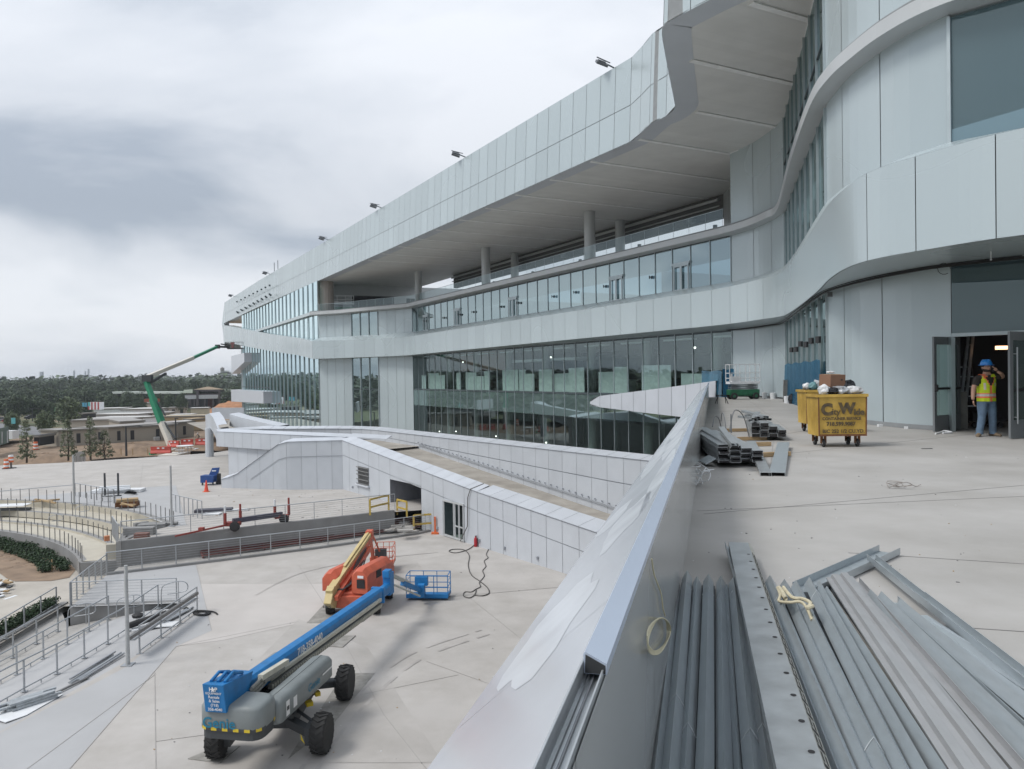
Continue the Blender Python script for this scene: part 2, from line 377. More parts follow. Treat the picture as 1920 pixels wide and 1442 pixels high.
# border along the wall
bw = [V((15.1, 50.6, 0)), V((16.3, 48.2, 0)), V((16.75, 45.2, 0)), V((15.6, 40, 0)), V((12.0, 27, 0)), V((11.4, 24.6, 0)), V((12.1, 20.6, 0)), V((30, 4, 0))]
def f_bord(mb):
    a = [V((p.x, p.y, ZF-.03)) for p in smoothp(bw, 4)]; b = off(a[::-1], -.95, ZF-.03)[::-1]
    for i in range(len(a)-1): mb.face([a[i], a[i+1], b[i+1], b[i]], 0, .5); mb.face([b[i], b[i+1], b[i+1]+V((0, 0, .05)), b[i]+V((0, 0, .05))], 0, .5)
one('soffit_border', [RIBM], f_bord, B)
def f_roof(mb):
    t2 = off(edge, 1.0, ZT-1.2); mb.face(t2+[FB(170, BKR, ZT-1.2), FB(-70, BKR, ZT-1.2)], 0, .5)
    mb.face([FB(170, BKR, ZT-1.2), FB(-70, BKR, ZT-1.2), FB(-70, BKR, ZF+.1), FB(170, BKR, ZF+.1)], 0, .5)
one('roof_deck', [INTC], f_roof, B)
# floodlights standing on the roof edge
for x, y in ((1143, 121), (866, 293), (711, 388), (612, 449), (503, 514), (437, 553)):
    # where the top edge passes this column
    best = min((abs(((_q := q)-V((0, 0, EYE))).dot(R_)/(_q-V((0, 0, EYE))).dot(F_)*FPX+960-x), i) for i, q in enumerate(resample([off(edge, .5, ZT)], [k*.5 for k in range(420)])[0]))
    P = resample([off(edge, .5, ZT)], [best[1]*.5])[0][0]
    fl = thing('floodlight', 'floodlight on a bracket on the white roof edge, '+{1143: 'nearest to the camera', 866: 'second from the near end', 711: 'third from the near end', 612: 'fourth from the near end', 503: 'fifth one, beyond two thin rods', 437: 'farthest one near the prow'}[x], 'floodlight', (P.x, P.y, P.z), 0, 'floodlights along the roof edge')
    def f1(mb):
        mb.tube([V((0.3, .1, 0)), V((.3, .1, .35)), V((-.35, -.2, .55))], .05, 6); mb.box((.3, .1, .05), (.5, .5, .1))
    one('bracket', MULLD, f1, fl)
    def f2(mb):
        M = Matrix.Rotation(.5, 3, 'X') @ Matrix.Rotation(.35, 3, 'Y')
        mb.box((-.55, -.28, .5), (.75, .95, .16), M=M); mb.box((-.55, -.28, .62), (.5, .6, .12), M=M)
        mb.beam((-.9, -.75, .72), (.05, .2, .72), .06, .05)
    one('lamp_head', mat('lamp_grey', (.12, .13, .14), .5, .3), f2, fl)
for x in (527, 541):
    Y = 141 if x == 527 else 138.5
    b_ = min(resample([off(edge, .7, ZT)], [k*.5 for k in range(420)])[0], key=lambda q: abs(q.y-Y))
    one('lightning_rod', MULLD, lambda mb: mb.tube([b_, b_+V((0, 0, 1.9))], .06, 6), B)
# ---- middle band (slopes up to the prow at the far end)
bo = [(28, 1), (18, 7.6), (12.5, 12.6), (9.95, 14.85), (8.95, 16.5), (8.42, 17.9), (8.45, 19.4), (9.0, 21.8), (10.2, 25.7), (12.35, 33), (14.0, 39.2), (14.35, 41.6), (14.25, 44), (13.75, 46.8), (12.9, 49.4), (-13.6, 99.8), (-15.8, 102.2), (-20, 105.3), (-24.3, 108.4), (-28.6, 110.6)]
zb = [4.2]*8+[4.25, 4.4, 4.5, 4.55, 4.6, 4.6, 4.6, 4.4, 4.4, 4.4, 4.4, 4.4]
zo = [6.25]*6+[6.2, 6.3, 6.5, 6.7, 6.8, 6.85, 6.9, 6.9, 6.9, 6.8, 6.8, 6.8, 6.9, 6.95]
bl = [(-33, 119.5), (-44, 140), (-69.6, 187)]
zbl = [5.2, 6.7, 10.7]; zol = [7.9, 9.8, 14.8]
bot = [V((p[0], p[1], z)) for p, z in zip(bo, zb)]; mid = [V((p[0], p[1], z)) for p, z in zip(bo, zo)]
wl = WN[:-1]+WR[:1]+[(12, 30.4), (13.5, 35.9), (15.0, 41.5)]+WA+[(0, 77.1)]+WC+[(-37, 128), (-46, 145), (-59.6, 170.5)]
def nearest_on(pl, p):
    best = None
    for i in range(len(pl)-1):
        a = V((pl[i][0], pl[i][1], 0)); b = V((pl[i+1][0], pl[i+1][1], 0)); d = b-a; t = max(0, min(1, (V((p[0], p[1], 0))-a).dot(d)/d.dot(d))); q = a+d*t
        if best is None or (q-V((p[0], p[1], 0))).length < best[0]: best = ((q-V((p[0], p[1], 0))).length, q)
    return best[1]
botS = smoothp(bot[:15], 5)+bot[15:]; midS = smoothp(mid[:15], 5)+mid[15:]
def f_band(mb):
    topS = []
    for p in midS: q = nearest_on(wl, p); topS.append(V((q.x, q.y, 7.5)))
    Lm = length(botS)
    # panel joints: near wide ones, smooth long piece, then regular
    def u_at(Y):
        c = 0
        for i in range(1, len(botS)):
            s_ = (botS[i]-botS[i-1]).length
            if botS[i-1].y <= Y <= botS[i].y: return c+s_*(Y-botS[i-1].y)/(botS[i].y-botS[i-1].y)
            c += s_
        return c
    cuts = [0, u_at(8), u_at(11.2), u_at(13.4), u_at(15.25), u_at(16.75), u_at(18.1), u_at(39.4), u_at(41.5), u_at(43.6)]
    k = 0; u0 = u_at(45.6); n = int((Lm-u0)/1.95)
    cuts += [u0+(Lm-u0)*i/n for i in range(n+1)]
    panels(mb, [botS, midS, topS], 2, .022, 0, 1, 1, .005, .22, cuts)
    # underside
    for i in range(len(botS)-1):
        a = botS[i]; b = botS[i+1]; qa = nearest_on(wl, a); qb = nearest_on(wl, b)
        mb.face([a+V((0, 0, .02)), V((qa.x, qa.y, 4.36)), V((qb.x, qb.y, 4.36)), b+V((0, 0, .02))], 0, .5)
    # sloping wing to the prow
    w0 = [bot[-1]]+[V((p[0], p[1], z)) for p, z in zip(bl, zbl)]; w1 = [mid[-1]]+[V((p[0], p[1], z)) for p, z in zip(bl, zol)]
    panels(mb, [w0, w1], 2.1, .03, 0, 1, 1)
    for r, zz in ((w0, 0), (w1, 0)):
        for i in range(len(r)-1):
            a = r[i]; b = r[i+1]; mb.face([a, b, b+PERP*2.2, a+PERP*2.2], 0, .5)
one('middle_band', [PANEL, JOINT], f_band, B)
def f_prow(mb):       # the end where roof edge and band meet
    P = lambda x, y, z: V((x, y, z))
    a0 = P(-72.4, 194, ZF); a1 = P(-71.9, 194.3, ZT); b0 = P(-69.6, 187, 14.8); b1 = P(-69.6, 187, 10.7)
    c0 = P(-73.2, 195.6, 13.2); c1 = P(-72.6, 194.6, 9.6)
    mb.face([b1, c1, c0, b0], 0); mb.face([b0, c0, P(-73.6, 196, ZF), a0], 0); mb.face([c1, c1+PERP*4, c0+PERP*4, c0], 0)
    mb.face([P(-67.8, 185.2, 14.3), b0, a0, P(-67.8, 185.2, ZF)], 1)
    mb.face([a0, P(-73.6, 196, ZF), P(-73, 196.4, ZT), a1], 0)
one('prow_end', [PANEL, DARK], f_prow, B)
# ---- small bolt plates on the band and the fascia
def f_bolts(mb):
    for x, dy in ((838, 0), (863, 0), (890, 0), (919, 0), (950, 0), (983, 0)):
        for yy in (0, 1):
            y = [(838, 637, 655), (863, 634, 652), (890, 631, 649), (919, 627, 647), (950, 623, 643), (983, 619, 640)]
            q = [k for k in y if k[0] == x][0][1+yy]
            d = _ray(x, q); # on the band plane
            n_ = PERP; P0 = V((-13.6, 99.8, 5)); t = (P0-V((0, 0, EYE))).dot(n_)/d.dot(n_); p = V((0, 0, EYE))+d*t
            mb.box(p-PERP*.03, (.14, .1, .28), rz=atan2(ALONG.y, ALONG.x), m=0)
one('fixing_plates', MULLD, f_bolts, B)
def f_rivets(mb):
    for r in range(2):
        for i in range(9):
            x = 449+i*7.8
            for k in range(1+r):
                y = [574, 583][r]-i*(3.9 if r == 0 else 4.2)*.98 + k*1.6 - (0 if r == 0 else 0)
                d = _ray(x+k*2, y-10*(1-r)+2); P0 = V((-46, 145, 18)); nn = V((.885, .466, 0)); t = (P0-V((0, 0, EYE))).dot(nn)/d.dot(nn); p = V((0, 0, EYE))+d*t
                mb.box(p-nn*.55, (.25, .35, .3), m=0)
one('sign_fixings', MULLD, f_rivets, B)
# ---- curtain walls
NWIN = [0]
def window(parent, pts, z0, z1, splits, mats_, horiz=(), mull=.05, fin=.07, doors=False, end=False):
    """one glazed bay on a vertical plan segment; splits = [(z, material index)...]; one aluminium frame"""
    a, b = V((pts[0][0], pts[0][1], 0)), V((pts[1][0], pts[1][1], 0)); t = (b-a).normalized(); n = V((t.y, -t.x, 0))   # n points into the building (near->far)
    mb = MB(); z = z0
    for zz, mi in splits:
        mb.face([V((a.x, a.y, z)), V((b.x, b.y, z)), V((b.x, b.y, zz)), V((a.x, a.y, zz))], mi, .5); z = zz
    o = mb.build('window', mats_, parent)
    fr = MB(); fr.beam(a-n*fin*.35+V((0, 0, z0)), a-n*fin*.35+V((0, 0, z1)), mull, fin, 0, up=tuple(n))
    if end: fr.beam(b-n*fin*.35+V((0, 0, z0)), b-n*fin*.35+V((0, 0, z1)), mull, fin, 0, up=tuple(n))
    for h, th in horiz:
        fr.beam(a+t*mull*.5+V((0, 0, h)), b-t*mull*.5+V((0, 0, h)), .09, th, 1)
    fr.build('window_frame', [MULL, MULLD], o)
    if doors:
        dm = MB(); w_ = (b-a).length; dz = 1.95; m0 = a-n*.10
        for k in range(2):
            p = m0+t*(w_*(.08+.42*k)); q = m0+t*(w_*(.08+.42*(k+1))-.03)
            for u in (p, q-t*.07): dm.beam(u+V((0, 0, z0)), u+V((0, 0, z0+dz)), .1, .07, 0, up=tuple(n))
            for h in (.12, dz-.05): dm.beam(p+V((0, 0, z0+h)), q+V((0, 0, z0+h)), .06, .18, 0)
        dm.beam(m0+V((0, 0, z0+dz+.08)), m0+t*w_+V((0, 0, z0+dz+.08)), .08, .16, 0)
        dm.build('door_frame', [MULL], o)
    NWIN[0] += 1; return o
def bays(pl, n):
    u = length(zrow(pl, 0)); P = resample([zrow(pl, 0)], [u*i/n for i in range(n+1)])[0]; return [(P[i], P[i+1]) for i in range(n)]
# main lower front: floor line at z = 0, ground floor down to -7.5 ; bays widen as the photo shows them evenly
for i, (a, b) in enumerate(bays(WM, 31)):
    low = [(-3.2, 0), (-2.15, 1), (-.15, 1), (.15, 1), (4.4, 0)]
    window(B, (a, b), -7.5, 4.4, [(-2.1, 0), (0, 1), (4.4, 0)], [GL, GLS], [(-.03, .16), (4.3, .12), (-7.4, .16)], doors=i in (6, 13, 18, 23, 27), end=i == 30)
for i, (a, b) in enumerate(bays(WM, 30)):
    window(B, (a, b), 7.3, 10.75, [(10.75, 0)], [GLU], [(10.5, .1)], doors=i in (2, 6, 15, 22, 27), end=i == 29)
# recess glazing behind the deck, three heights
for (z0, z1) in ((0, 4.4), (7.3, 10.7), (11.3, 15.8)):
    for i, (a, b) in enumerate(bays(WR, 8)):
        window(B, (a, b), z0, z1, [(z1, 0)], [GLT], [(z0+.05, .1)]+([(13.2, .08)] if z0 > 11 else []), .05, .10, end=i == 7)
# bulging bay between the main front and the far wing
for (z0, z1) in ((-7.5, 4.4), (7.3, 10.9)):
    for i, (a, b) in enumerate(bays([(-18.2, 105.3), (-22.6, 109.2)], 3)):
        window(B, (a, b), z0, z1, [(z1, 0)], [GLT], [(-.03, .14)] if z0 < 0 else [], .1, .15, end=i == 2)
# near glass wall with the doorway
for (z0, z1) in ((7.3, 10.7), (11.3, 15.8)):
    for i, (a, b) in enumerate(bays([(30, 3), (12.6, 18.9), (11.45, 20)], 4)): window(B, (a, b), z0, z1, [(z1, 0)], [GLN], [(z0+.05, .1)], .08, .12, end=True)
for i, (a, b) in enumerate(bays([(13.75, 17.75), (30, 3)], 3)): window(B, (a, b), .02, 4.4, [(4.4, 0)], [GLT], [(.1, .16), (2.5, .1)], .08, .12, end=True)
# far wing
nw = 22
ls = [(a, b, -7.5, 5.6+(a.y-112)/58.5*4.6) for a, b in bays(WL[:2], nw)]
lu = [(a, b, 7.2+(a.y-112)/58.5*4.9, ZF) for a, b in bays(WL[:2], nw)]
def f_wing(mb):
    for a, b, z0, z1 in ls+lu:
        t = (b-a).normalized(); n = V((t.y, -t.x, 0)); mb.face([V((a.x, a.y, z0)), V((b.x, b.y, z0)), V((b.x, b.y, z1)), V((a.x, a.y, z1))], 0, .5)
        mb.beam(V((a.x, a.y, z0))-n*.1, V((a.x, a.y, z1))-n*.06, .07, .12, 1, up=tuple(n))
    a = V((-28, 112, 0)); b = V((-59.6, 170.5, 0)); n = V((.88, .475, 0))
    mb.beam(a-n*.25+V((0, 0, 11.2)), lerp(a, b, .80)-n*.25+V((0, 0, 11.2)), .5, .45, 2); mb.beam(lerp(a, b, .55)+V((0, 0, -.03)), b+V((0, 0, -.03)), .3, .14, 3)
    mb.beam(b+V((0, 0, -7.5)), b+V((0, 0, 8.5)), .5, .5, 2)
tag(one('wing_glazing', [GLW, MULL, PANEL, MULLD], f_wing, B), kind='stuff')
# white stubs on the far wing
def stub(x0, x1, y0, y1, t0, t1, dep=1.6):
    def f(mb):
        a = V((-28, 112, 0)); b = V((-59.6, 170.5, 0)); n = V((.88, .475, 0)); p = lerp(a, b, t0)-n*dep; q = lerp(a, b, t1)-n*dep
        za0, za1 = y0; zb0, zb1 = y1
        mb.hexa([V((p.x, p.y, za0)), V((q.x, q.y, zb0)), V((q.x, q.y, zb0))+n*(dep+.2), V((p.x, p.y, za0))+n*(dep+.2)], [V((p.x, p.y, za1)), V((q.x, q.y, zb1)), V((q.x, q.y, zb1))+n*(dep+.2), V((p.x, p.y, za1))+n*(dep+.2)])
    one('balcony_stub', [CAPM], f, B)
stub(0, 0, (5.2, 7.1), (2.9, 6.9), .82, 1.08)
stub(0, 0, (-2.9, -.7), (-3.4, -.7), .52, 1.1)
# ---- solid white wall sections
def wall_sec(pl, z0, z1, cuts=None, wd=1.5):
    pl = smoothp(zrow(pl, 0), 4) if len(pl) > 2 else zrow(pl, 0)
    one('white_wall', [PANEL, JOINT], lambda mb: panels(mb, [zrow(pl, z0), zrow(pl, z1)], wd, .04, 0, 1, 1, 0, .5, cuts), B)
nearw = [(11.45, 20), (10.95, 21.3), (10.75, 22.7), (10.7, 24.4), (11, 26.7)]; Lc = length(smoothp(zrow(nearw, 0), 4))
for z0, z1 in ((.12, 4.4), (7.3, 10.8), (11.2, 17)):
    wall_sec(nearw, z0, z1, [0, Lc*.36, Lc*.72, Lc]); wall_sec(WA, z0, z1, wd=2.2)
for pl in (WC[:3], WC[3:]):
    for z0, z1 in ((-7.5, 4.4), (7.3, 10.9)): wall_sec(pl, z0, z1, wd=1.7)
one('wall_kerb', [JOINT], lambda mb: mb.prism([(11.3, 20.2), (10.85, 21.3), (10.66, 22.7), (10.62, 24.4), (10.9, 26.7), (11.6, 26.7), (11.5, 20.4)], .004, .12), B)
def f_mould(mb):      # projecting slab-edge moulding at the upper floor
    pl = smoothp([V((28, 4.6, 0)), V((20, 11.4, 0)), V((15, 15.75, 0)), V((12.2, 18.35, 0)), V((10.9, 19.75, 0)), V((10.35, 21.2, 0)), V((10.15, 22.8, 0)), V((10.15, 24.6, 0)), V((10.6, 27.2, 0)), V((12.5, 34.4, 0)), V((14.9, 42.9, 0)), V((14.95, 45.2, 0)), V((14.5, 47.8, 0)), V((13.6, 50.1, 0))], 5)
    pl = pl+[V((-13.6, 100.6, 0)), V((-18.6, 104.3, 0)), V((-24.2, 108.8, 0)), V((-29.1, 111.2, 0))]
    zz = lambda p: 10.75-.28*max(0, min(1, (p.y-30)/14)) if p.y < 55 else 10.47+.2*min(1, (p.y-55)/50)
    ad = lambda q, h: [V((a.x, a.y, zz(b)+h)) for a, b in zip(q, pl)]
    r = [ad(pl, .1), ad(pl, .50), ad(off(pl, .12, 0), .53), ad(off(pl, .12, 0), .62), ad(off(pl, 1.6, 0), .63)]
    for j in range(len(r)-1):
        for i in range(len(pl)-1): mb.face([r[j][i], r[j][i+1], r[j+1][i+1], r[j+1][i]], 1 if j == 2 else 0, .5)
    bt = ad(off(pl, 1.0, 0), 0)
    for i in range(len(pl)-1): mb.face([r[0][i], bt[i], bt[i+1], r[0][i+1]], 0, .5)
one('upper_moulding', [PANELW, JOINT], f_mould, B, smooth=True)
# ---- loggia
def f_slabs(mb):
    def slab(z0, z1, s0, t0=-2, t1=62, m=0, s1=24): mb.hexa([FB(t0, s0, z0), FB(t1, s0, z0), FB(t1, s1, z0), FB(t0, s1, z0)], [FB(t0, s0, z1), FB(t1, s0, z1), FB(t1, s1, z1), FB(t0, s1, z1)], m)
    slab(-7.9, -7.5, .1); slab(-2.05, -.25, .25); slab(-.25, -.02, .25); slab(4.45, 7.25, .3); slab(10.7, 11.05, .3, s1=8.4)
    slab(-2.0, -.05, 4, 60, 120); slab(4.3, 4.8, 1, 60, 120); slab(10.9, 11.4, 1, 60, 120)
one('floor_slab', [INTC], f_slabs, B)
def f_inner(mb):
    # back wall with window strips open to the far side, and cross walls
    for (z0, z1) in ((-7.5, -5.6), (-3.6, -2.1), (0, 1.0), (2.6, 4.5), (7.3, 10.9)):
        mb.hexa([FB(-2, BACK-.2, z0), FB(64, BACK-.2, z0), FB(64, BACK, z0), FB(-2, BACK, z0)], [FB(-2, BACK-.2, z1), FB(64, BACK-.2, z1), FB(64, BACK, z1), FB(-2, BACK, z1)])
    for t in range(-2, 66, 4):
        mb.box(FB(t, BACK-.1, 1.75), (.5, 2.0, 18.4), rz=atan2(PERP.y, PERP.x))
    for t, s0 in ((18, 9), (36, 12), (47, 8), (59.5, 3)):
        for (z0, z1) in ((-7.5, -2.1), (0, 4.4), (7.3, 10.9)):
            mb.box((FB(t, (s0+BACK)/2, (z0+z1)/2)), (BACK-s0, .2, z1-z0), rz=atan2(PERP.y, PERP.x))
    for t in (-1.5, 64, 120):
        mb.box(FB(t, 13, 2), (22, .3, 18.9), rz=atan2(PERP.y, PERP.x))
    mb.box(FB(94, BACK, 4), (.3, 60, 23), rz=atan2(PERP.y, PERP.x))
one('inner_wall', [INTC], f_inner, B)
for k in range(4):
    for s_, r_ in ((1.6, .5), (6.4, .45)):
        t = 19.7+k*20.6 if s_ < 2 else 19.6+2.2+k*20.6
        if t > 62 and s_ > 2: continue
        one('loggia_column', [PANELW], lambda mb: mb.lathe(FB(t-1, s_, 11.05), [(r_, 0), (r_, 4.7), (r_+.04, 4.72), (r_+.04, 4.75)], 20), B, smooth=True)
for t in range(4, 60, 8):
    for s_ in (2.5, 11):
        for z0, z1 in ((-7.5, -2.05), (0, 4.45)):
            one('interior_column', [INTC], lambda mb: mb.lathe(FB(t, s_, z0), [(.38, 0), (.38, z1-z0)], 10), B, smooth=True)
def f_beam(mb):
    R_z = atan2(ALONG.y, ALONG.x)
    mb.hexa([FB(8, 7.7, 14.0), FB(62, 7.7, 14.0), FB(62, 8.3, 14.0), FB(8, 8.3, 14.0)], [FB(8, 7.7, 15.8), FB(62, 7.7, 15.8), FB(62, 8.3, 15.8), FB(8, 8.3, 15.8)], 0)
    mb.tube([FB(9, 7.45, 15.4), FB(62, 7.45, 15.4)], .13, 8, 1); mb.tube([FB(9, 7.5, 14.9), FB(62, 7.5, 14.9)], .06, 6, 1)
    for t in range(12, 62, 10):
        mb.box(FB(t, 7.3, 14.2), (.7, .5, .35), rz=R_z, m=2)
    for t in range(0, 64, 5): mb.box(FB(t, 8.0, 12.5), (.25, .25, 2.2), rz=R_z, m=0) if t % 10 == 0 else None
one('rear_beam', [mat('loggia_shadow_board', (.16, .16, .165), .8), PANELW, JOINT], f_beam, B)  # beam and posts in dark grey board
def f_logw(mb):
    panels(mb, [[FB(0, 2.6, 11.05), FB(8.6, 7.6, 11.05)], [FB(0, 2.6, 15.8), FB(8.6, 7.6, 15.8)]], 1.6, .04, 0, 1, 1)
    # far end wall with dark openings
    q = 63.5
    a = V((-27.5, 116.5, 0)); b = V((-7.5, 126, 0)); z = lambda p, h: V((p.x, p.y, h))
    for u0, u1, h0, h1, mm in ((0, .16, 11.4, 15.8, 0), (.16, .46, 14.2, 15.8, 0), (.16, .46, 11.4, 14.2, 2), (.46, .55, 11.4, 15.8, 0), (.55, .74, 14.0, 15.8, 0), (.55, .74, 11.4, 14.0, 2), (.74, .92, 11.4, 15.8, 0), (.92, 1, 14, 15.8, 0), (.92, 1, 11.4, 14, 2)):
        p = lerp(a, b, u0); r = lerp(a, b, u1); mb.face([z(p, h0), z(r, h0), z(r, h1), z(p, h1)], mm)
    # brown round corner pier by the far wing
    mb.lathe((-27.1, 113.6, 11.4), [(1.0, 0), (1.0, 4.4)], 16, 3)
one('loggia_wall', [PANELW, JOINT, DARK, mat('taupe_board', (.34, .30, .27), .7)], f_logw, B)
def f_bal(mb):
    pl = [V((14.0, 50.6, 0)), V((-13, 101.4, 0)), V((-18, 105), ) if False else V((-18.2, 105.2, 0)), V((-24, 109.6, 0)), V((-28.2, 111.8, 0))]
    u = length(pl); n = 46; P = resample([pl], [u*i/n for i in range(n+1)])[0]
    for i in range(n):
        a = P[i].lerp(P[i+1], .01); b = P[i].lerp(P[i+1], .99)
        mb.face([V((a.x, a.y, 11.1)), V((b.x, b.y, 11.1)), V((b.x, b.y, 12.3)), V((a.x, a.y, 12.3))], 0, .5)
        mb.box((P[i].x, P[i].y, 11.7), (.02, .02, 1.2), m=1)
    for i in range(n): mb.beam(V((P[i].x, P[i].y, 12.32)), V((P[i+1].x, P[i+1].y, 12.32)), .04, .03, 1)
one('glass_balustrade', [BALG, MULL], f_bal, B)
# stored boards, furniture and lights seen through the glass
def f_boards(mb):
    random.seed(15); t = 2.2; rz = atan2(PERP.y, PERP.x)
    while t < 57:
        w_ = random.uniform(1.2, 3.9); h = random.uniform(1.5, 2.2)
        if random.random() < .84: mb.box(FB(t+w_/2, .75+random.uniform(0, .5), h/2+.02), (.05, w_-.03, h), M=Matrix.Rotation(rz, 3, 'Z') @ Matrix.Rotation(random.uniform(-.02, .02), 3, 'X'), m=0)
        t += w_ if random.random() < .8 else w_+random.uniform(.4, 1.6)
one('stored_board', [mat('pale_green_board', (.60, .63, .62), .6)], f_boards, B)
def f_counter(mb):
    rz = atan2(PERP.y, PERP.x)
    for t in range(4, 58, 6):
        mb.box(FB(t, 3.6+(t % 4)*.5, -6.98), (.8, 4.2, 1.05), rz=rz, m=1); mb.box(FB(t, 3.6+(t % 4)*.5, -6.42), (1.0, 4.4, .07), rz=rz, m=0)
        mb.box(FB(t+1.5, 7.6, -6.9), (1.6, 2.0, 1.2), rz=rz, m=0); mb.box(FB(t+2.5, 5.2, .55), (1.0, 1.4, 1.1), rz=rz, m=1 if t % 4 else 0)
        mb.box(FB(t+1, 9.0, .5), (1.2, 2.4, 1.0+.2*(t % 3)), rz=rz, m=2)
one('brown_lining', [mat('brown_lining', (.24, .12, .09), .8), OFFW, DARK], lambda mb: [mb.box(FB(43, 3.0, 3.3), (.2, 13, 2.2), rz=atan2(PERP.y, PERP.x)), mb.box(FB(30, 4.0, 3.1), (2.4, 14, .25), rz=atan2(PERP.y, PERP.x), m=1), mb.box(FB(12, 5.0, 3.7), (.3, 16, 1.2), rz=atan2(PERP.y, PERP.x), m=2)]+[mb.box(FB(3+2.7*k, 6.2, 3.5), (3.5, .25, .3), rz=atan2(PERP.y, PERP.x), m=2) for k in range(9)]+[mb.box(FB(2+5.5*k, 2.0, 4.1), (.5, 3.2, .12), rz=atan2(PERP.y, PERP.x), m=1) for k in range(10)], B)
one('interior_fittings', [mat('pale_counter', (.45, .45, .44), .5), mat('dark_cabinet', (.06, .06, .07), .6), mat('brown_crate', (.2, .12, .09), .7)], f_counter, B)
LIT = mat('lit_lamp', (.9, .9, .85), .5, emit=(1, .96, .88, 2.2))
for x, y in ((1303, 652), (1033, 670), (868, 679), (824, 809), (855, 809), (930, 818), (1024, 830), (960, 751)):
    d = _ray(x, y); o_ = V((0, 0, EYE)); t = (A0-o_).dot(PERP)/d.dot(PERP); p = o_+d*(t*1.02)
    one('ceiling_lamp', [LIT], lambda mb: mb.lathe(p, [(.0, -.09), (.08, -.04), (.08, .04), (.0, .09)], 8), B)
# ---- the wedge that ends the deck against the front
def f_wedge(mb):
    n = PERP
    def on(x, y, s):     # photo ray meets the plane s metres in front of the glass
        d = _ray(x, y); o_ = V((0, 0, EYE)); t = (A0-n*s-o_).dot(n)/d.dot(n); return o_+d*t
    top = [on(1106, 754, 1.3), on(1109, 749, 1.3), on(1120, 743, 1.3), on(1200, 733, 1.3), on(1270, 724, 1.3), on(1342, 714, 1.3)]
    bt = [on(1106, 757, 1.3), on(1109, 760, 1.3), on(1120, 763, 1.3), on(1200, 773, 1.3), on(1270, 781, 1.3), on(1342, 789, 1.3)]
    panels(mb, [bt[::-1], top[::-1]], 1.5, .03, 0, 1, 1)
    for r in (top, bt):
        for i in range(len(r)-1): mb.face([r[i], r[i+1], r[i+1]+n*1.35, r[i]+n*1.35], 0, .5)
    mb.face([bt[0], top[0], top[0]+n*1.3, bt[0]+n*1.3], 0, .5)
one('wedge_fascia', [CAPM, JOINT], f_wedge, B)
def f_cond(mb):
    pl = smoothp([V((12.4, 18.5, 4.28)), V((11.2, 19.9, 4.28)), V((10.72, 21.3, 4.28)), V((10.52, 22.7, 4.28)), V((10.48, 24.4, 4.28)), V((10.8, 26.8, 4.28)), V((13, 35, 4.3)), V((15.2, 43.2, 4.32)), V((15.2, 45.2, 4.32)), V((14.9, 47.8, 4.32)), V((14.1, 50, 4.32))], 6)
    mb.tube(pl, .035, 6); mb.tube([p+V((-.12, -.02, .03)) for p in pl], .018, 5)
    c = D(1770, 504, 19.4); mb.tube([c+V((.16*cos(a), 0, .14*sin(a))) for a in [2*pi*k/14 for k in range(13)]], .008, 5)
one('cable_run', [BLACK], f_cond, B)
for x, y, Y in ((1672, 490, 20.5), (1556, 552, 25.8)): one('vent_plate', [RAILD], lambda mb: mb.box(D(x, y, Y)+V((0, 0, .0)), (.16, .05, .16)), B)
for x, y, Y in ((1858, 470, 17.6), (1540, 548, 27), (1500, 580, 36)): one('ceiling_hook', [OFFW], lambda mb: [mb.tube([D(x, y, Y), D(x, y+15*20/Y, Y)], .012, 6), mb.lathe(D(x, y+15*20/Y, Y), [(.0, -.02), (.03, 0), (.0, .02)], 8)], B)
def onface(x, y, s, A=A0, n=PERP):
    d = _ray(x, y); o_ = V((0, 0, EYE)); t = (A-n*s-o_).dot(n)/d.dot(n); return o_+d*t
for x, y in ((1220, 520), (1134, 537), (1078, 548), (1037, 556), (971, 568), (939, 575), (887, 585), (861, 590), (832, 596), (797, 602)):
    one('suction_cup', [DARK], lambda mb: [mb.box(onface(x-2.4, y, .12), (.05, .2, .22)), mb.box(onface(x+2.4, y, .12), (.05, .2, .22)), mb.beam(onface(x-2.4, y, .12), onface(x+2.4, y, .12), .05, .05)], B)
_rn = V((16.5, -4.45, 0)).normalized()
for x, y in ((1484, 656), (1493, 655), (1501, 645), (1511, 646), (1521, 639), (1534, 637)):
    one('suction_cup', [DARK], lambda mb: mb.box(onface(x, y, .15, V((11, 26.7, 0)), _rn), (.1, .22, .24), rz=.2), B)
# ---- doorway by the worker
def f_door(mb):
    a = V((11.45, 20, 0)); b = V((12.62, 18.88, 0)); c = V((13.6, 17.9, 0)); t = (b-a).normalized(); n = V((-t.y, t.x, 0)); n = n if n.y > 0 else -n
    z = lambda p, h: V((p.x, p.y, h))
    mb.face([z(a, 2.52), z(c, 2.52), z(c, 4.4), z(a, 4.4)], 1, .5)            # transom glass
    mb.beam(z(a, 2.5), z(c, 2.5), .14, .09, 0); mb.beam(z(a, 0), z(a, 2.46), .12, .1, 0); mb.beam(z(a+t*.01, 4.36), z(c, 4.36), .1, .06, 0)
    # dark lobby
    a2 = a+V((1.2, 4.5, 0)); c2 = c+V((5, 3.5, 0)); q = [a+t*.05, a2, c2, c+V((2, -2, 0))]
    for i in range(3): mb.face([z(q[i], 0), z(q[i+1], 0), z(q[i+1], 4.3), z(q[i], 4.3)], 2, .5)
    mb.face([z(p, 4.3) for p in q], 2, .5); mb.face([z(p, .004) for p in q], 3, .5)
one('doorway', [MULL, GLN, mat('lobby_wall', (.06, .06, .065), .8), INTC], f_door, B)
DOORM = mat('door_grey', (.20, .215, .225), .45, .2, .05)
